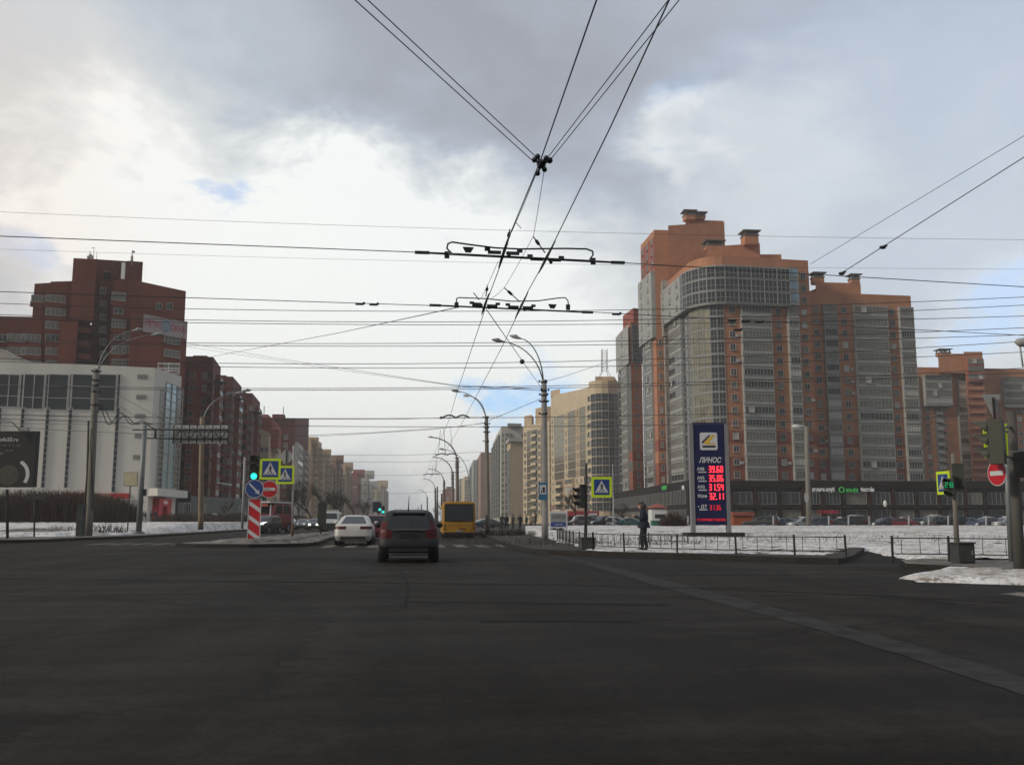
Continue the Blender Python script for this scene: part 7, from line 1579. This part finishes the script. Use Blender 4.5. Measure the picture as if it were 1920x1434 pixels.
for lb, l in (('upper thin wire falling from the weathered lamp post across the white building', [(186, 715, 64), (230, 745, 66), (330, 800, 70), (420, 845, 76)]), ('lower thin wire falling from the weathered lamp post across the white building', [(186, 735, 64), (250, 778, 67), (320, 812, 71), (378, 838, 80)]), ('wire pair end falling gently from the weathered lamp post to the steel gantry', [(186, 790, 64), (230, 800, 66), (270, 806, 72)])):
    wireobj(lb, [P(*q) for q in l], .012)
for px0, y0, px1, y1, lb in ((0, 777, 183, 783, 'short wire from the left edge to the weathered lamp post, upper'), (0, 786, 183, 787, 'short wire from the left edge to the weathered lamp post, middle'), (0, 793, 183, 796, 'short wire from the left edge to the weathered lamp post, lower')):
    wireobj(lb, [P(px0-300, y0-4, 62), P(px0, y0, 63), P(px1, y1, 64)], .011)
# upper right wires
wireobj('faint wire rising from the orange tower roof to the right edge', [P(1520, 495, 24), P(1920, 255, 16), P(2300, 20, 11)], .006); wireobj('wire with a dark insulator rising to the right edge', [wp(1578, 512, 6.05), P(1655, 463, 17.5), P(1920, 295, 14), P(2300, 50, 10)], .008)
for px, py, D, lb in ((1655, 464, 17.5, 'dark insulator on the wire in the upper right sky'), (1578, 513, 18.5, 'dark clamp where the rising wire meets the contact wire, above the capped chimney')):
    b = MB(); c = P(px, py, D); b.ball(c, .045, (1.6, 1, .8)); b.ball(c+Vector((.06, 0, .035)), .03, (1.5, 1, .7)); tag(b.build('wire_insulator', 'dark'), lb, 'insulator')
for px, py, D, s, lb in ((1410, 602, 23, 3, 'row of pale and dark wire clamps in front of the glazed corner tower'), (1395, 619, 22.5, 1, 'single dark wire clamp just below the clamp row on the corner tower'), (700, 570, 21.5, 2, 'two small clamps on the lower contact wire, left of the lower junction'), (1168, 589, 21.5, 1, 'slim dark splice on the lower contact wire before the grey tower')):
    b = MB()
    for k in range(s): c = P(px+(k-s/2)*26, py+k*1.0, D); b.box(c, (.18, .03, .05)); b.ball(c+Vector((.1, 0, .02)), .035)
    tag(b.build('wire_clamp', 'dark'), lb, 'clamp')
# small suspension fittings further down the street
for px, py, D, w, lb in ((855, 783, 46, 1.3, 'first small curved wire hanger down the street'), (838, 853, 78, 1.6, 'second small wire hanger down the street'), (810, 890, 115, 1.8, 'third small wire hanger down the street, far')):
    b = MB(); c = P(px, py, D); pts = []
    for i in range(17): f = i/16; pts.append(c+RT*((f-.5)*w)+Vector((0, 0, .12*abs(sin(f*2*pi)))))
    b.tube(pts, .03+.0002*D, 5); b.ball(c+RT*(-w*.55), .07); tag(b.build('wire_hanger', 'dark'), lb, 'wire hanger')
for i, (px0, y0, px1, y1, D, lb) in enumerate([(560, 785, 912, 783, 79, 'cross span wire to the second lamp post top'), (640, 853, 880, 850, 110, 'faint cross span behind the first hangers'), (670, 863, 850, 866, 120, 'faint cross span just below the previous far one'), (690, 892, 850, 886, 160, 'faint far cross span above the green lights'), (700, 925, 830, 921, 220, 'faintest far cross span above the hatchback')]):
    wireobj(lb, [P(px0-250, y0, D*1.02), P((px0+px1)/2, (y0+y1)/2+2, D), P(px1+30, y1-3, D)], .012+.00006*D, group='far cross spans')
for i in range(6):
    D = [60, 66, 72, 90, 105, 120][i]; c = P([832, 826, 845, 820, 815, 812][i], [803, 806, 803, 850, 860, 870][i], D); b = MB(); b.tube([c, c-Vector((.25*(i % 2-.5), 0, 1.6))], .014, 4); tag(b.build('wire_dropper', 'dark'), ['first', 'second', 'third', 'fourth', 'fifth', 'sixth'][i]+' short dropper between the street wires, counted from the near end', 'wire', 'droppers between street wires')
# ---------------------------------------------------------------- air
def haze():
    me = MB(); x0, x1, y0, y1, z0, z1 = -320, 340, -40, 1700, -1.2, 82; me.box(((x0+x1)/2, (y0+y1)/2, (z0+z1)/2), (x1-x0, y1-y0, z1-z0))
    m = bpy.data.materials.new('haze_air'); m.use_nodes = True; t = m.node_tree; t.nodes.clear(); o = t.nodes.new('ShaderNodeOutputMaterial'); v = t.nodes.new('ShaderNodeVolumePrincipled'); v.inputs['Color'].default_value = (.93, .92, .89, 1); v.inputs['Density'].default_value = .00045; v.inputs['Anisotropy'].default_value = .2
    t.links.new(v.outputs[0], o.inputs['Volume']); ob = me.build('haze', m); ob['kind'] = 'stuff'
HAZE = True
if HAZE: haze()
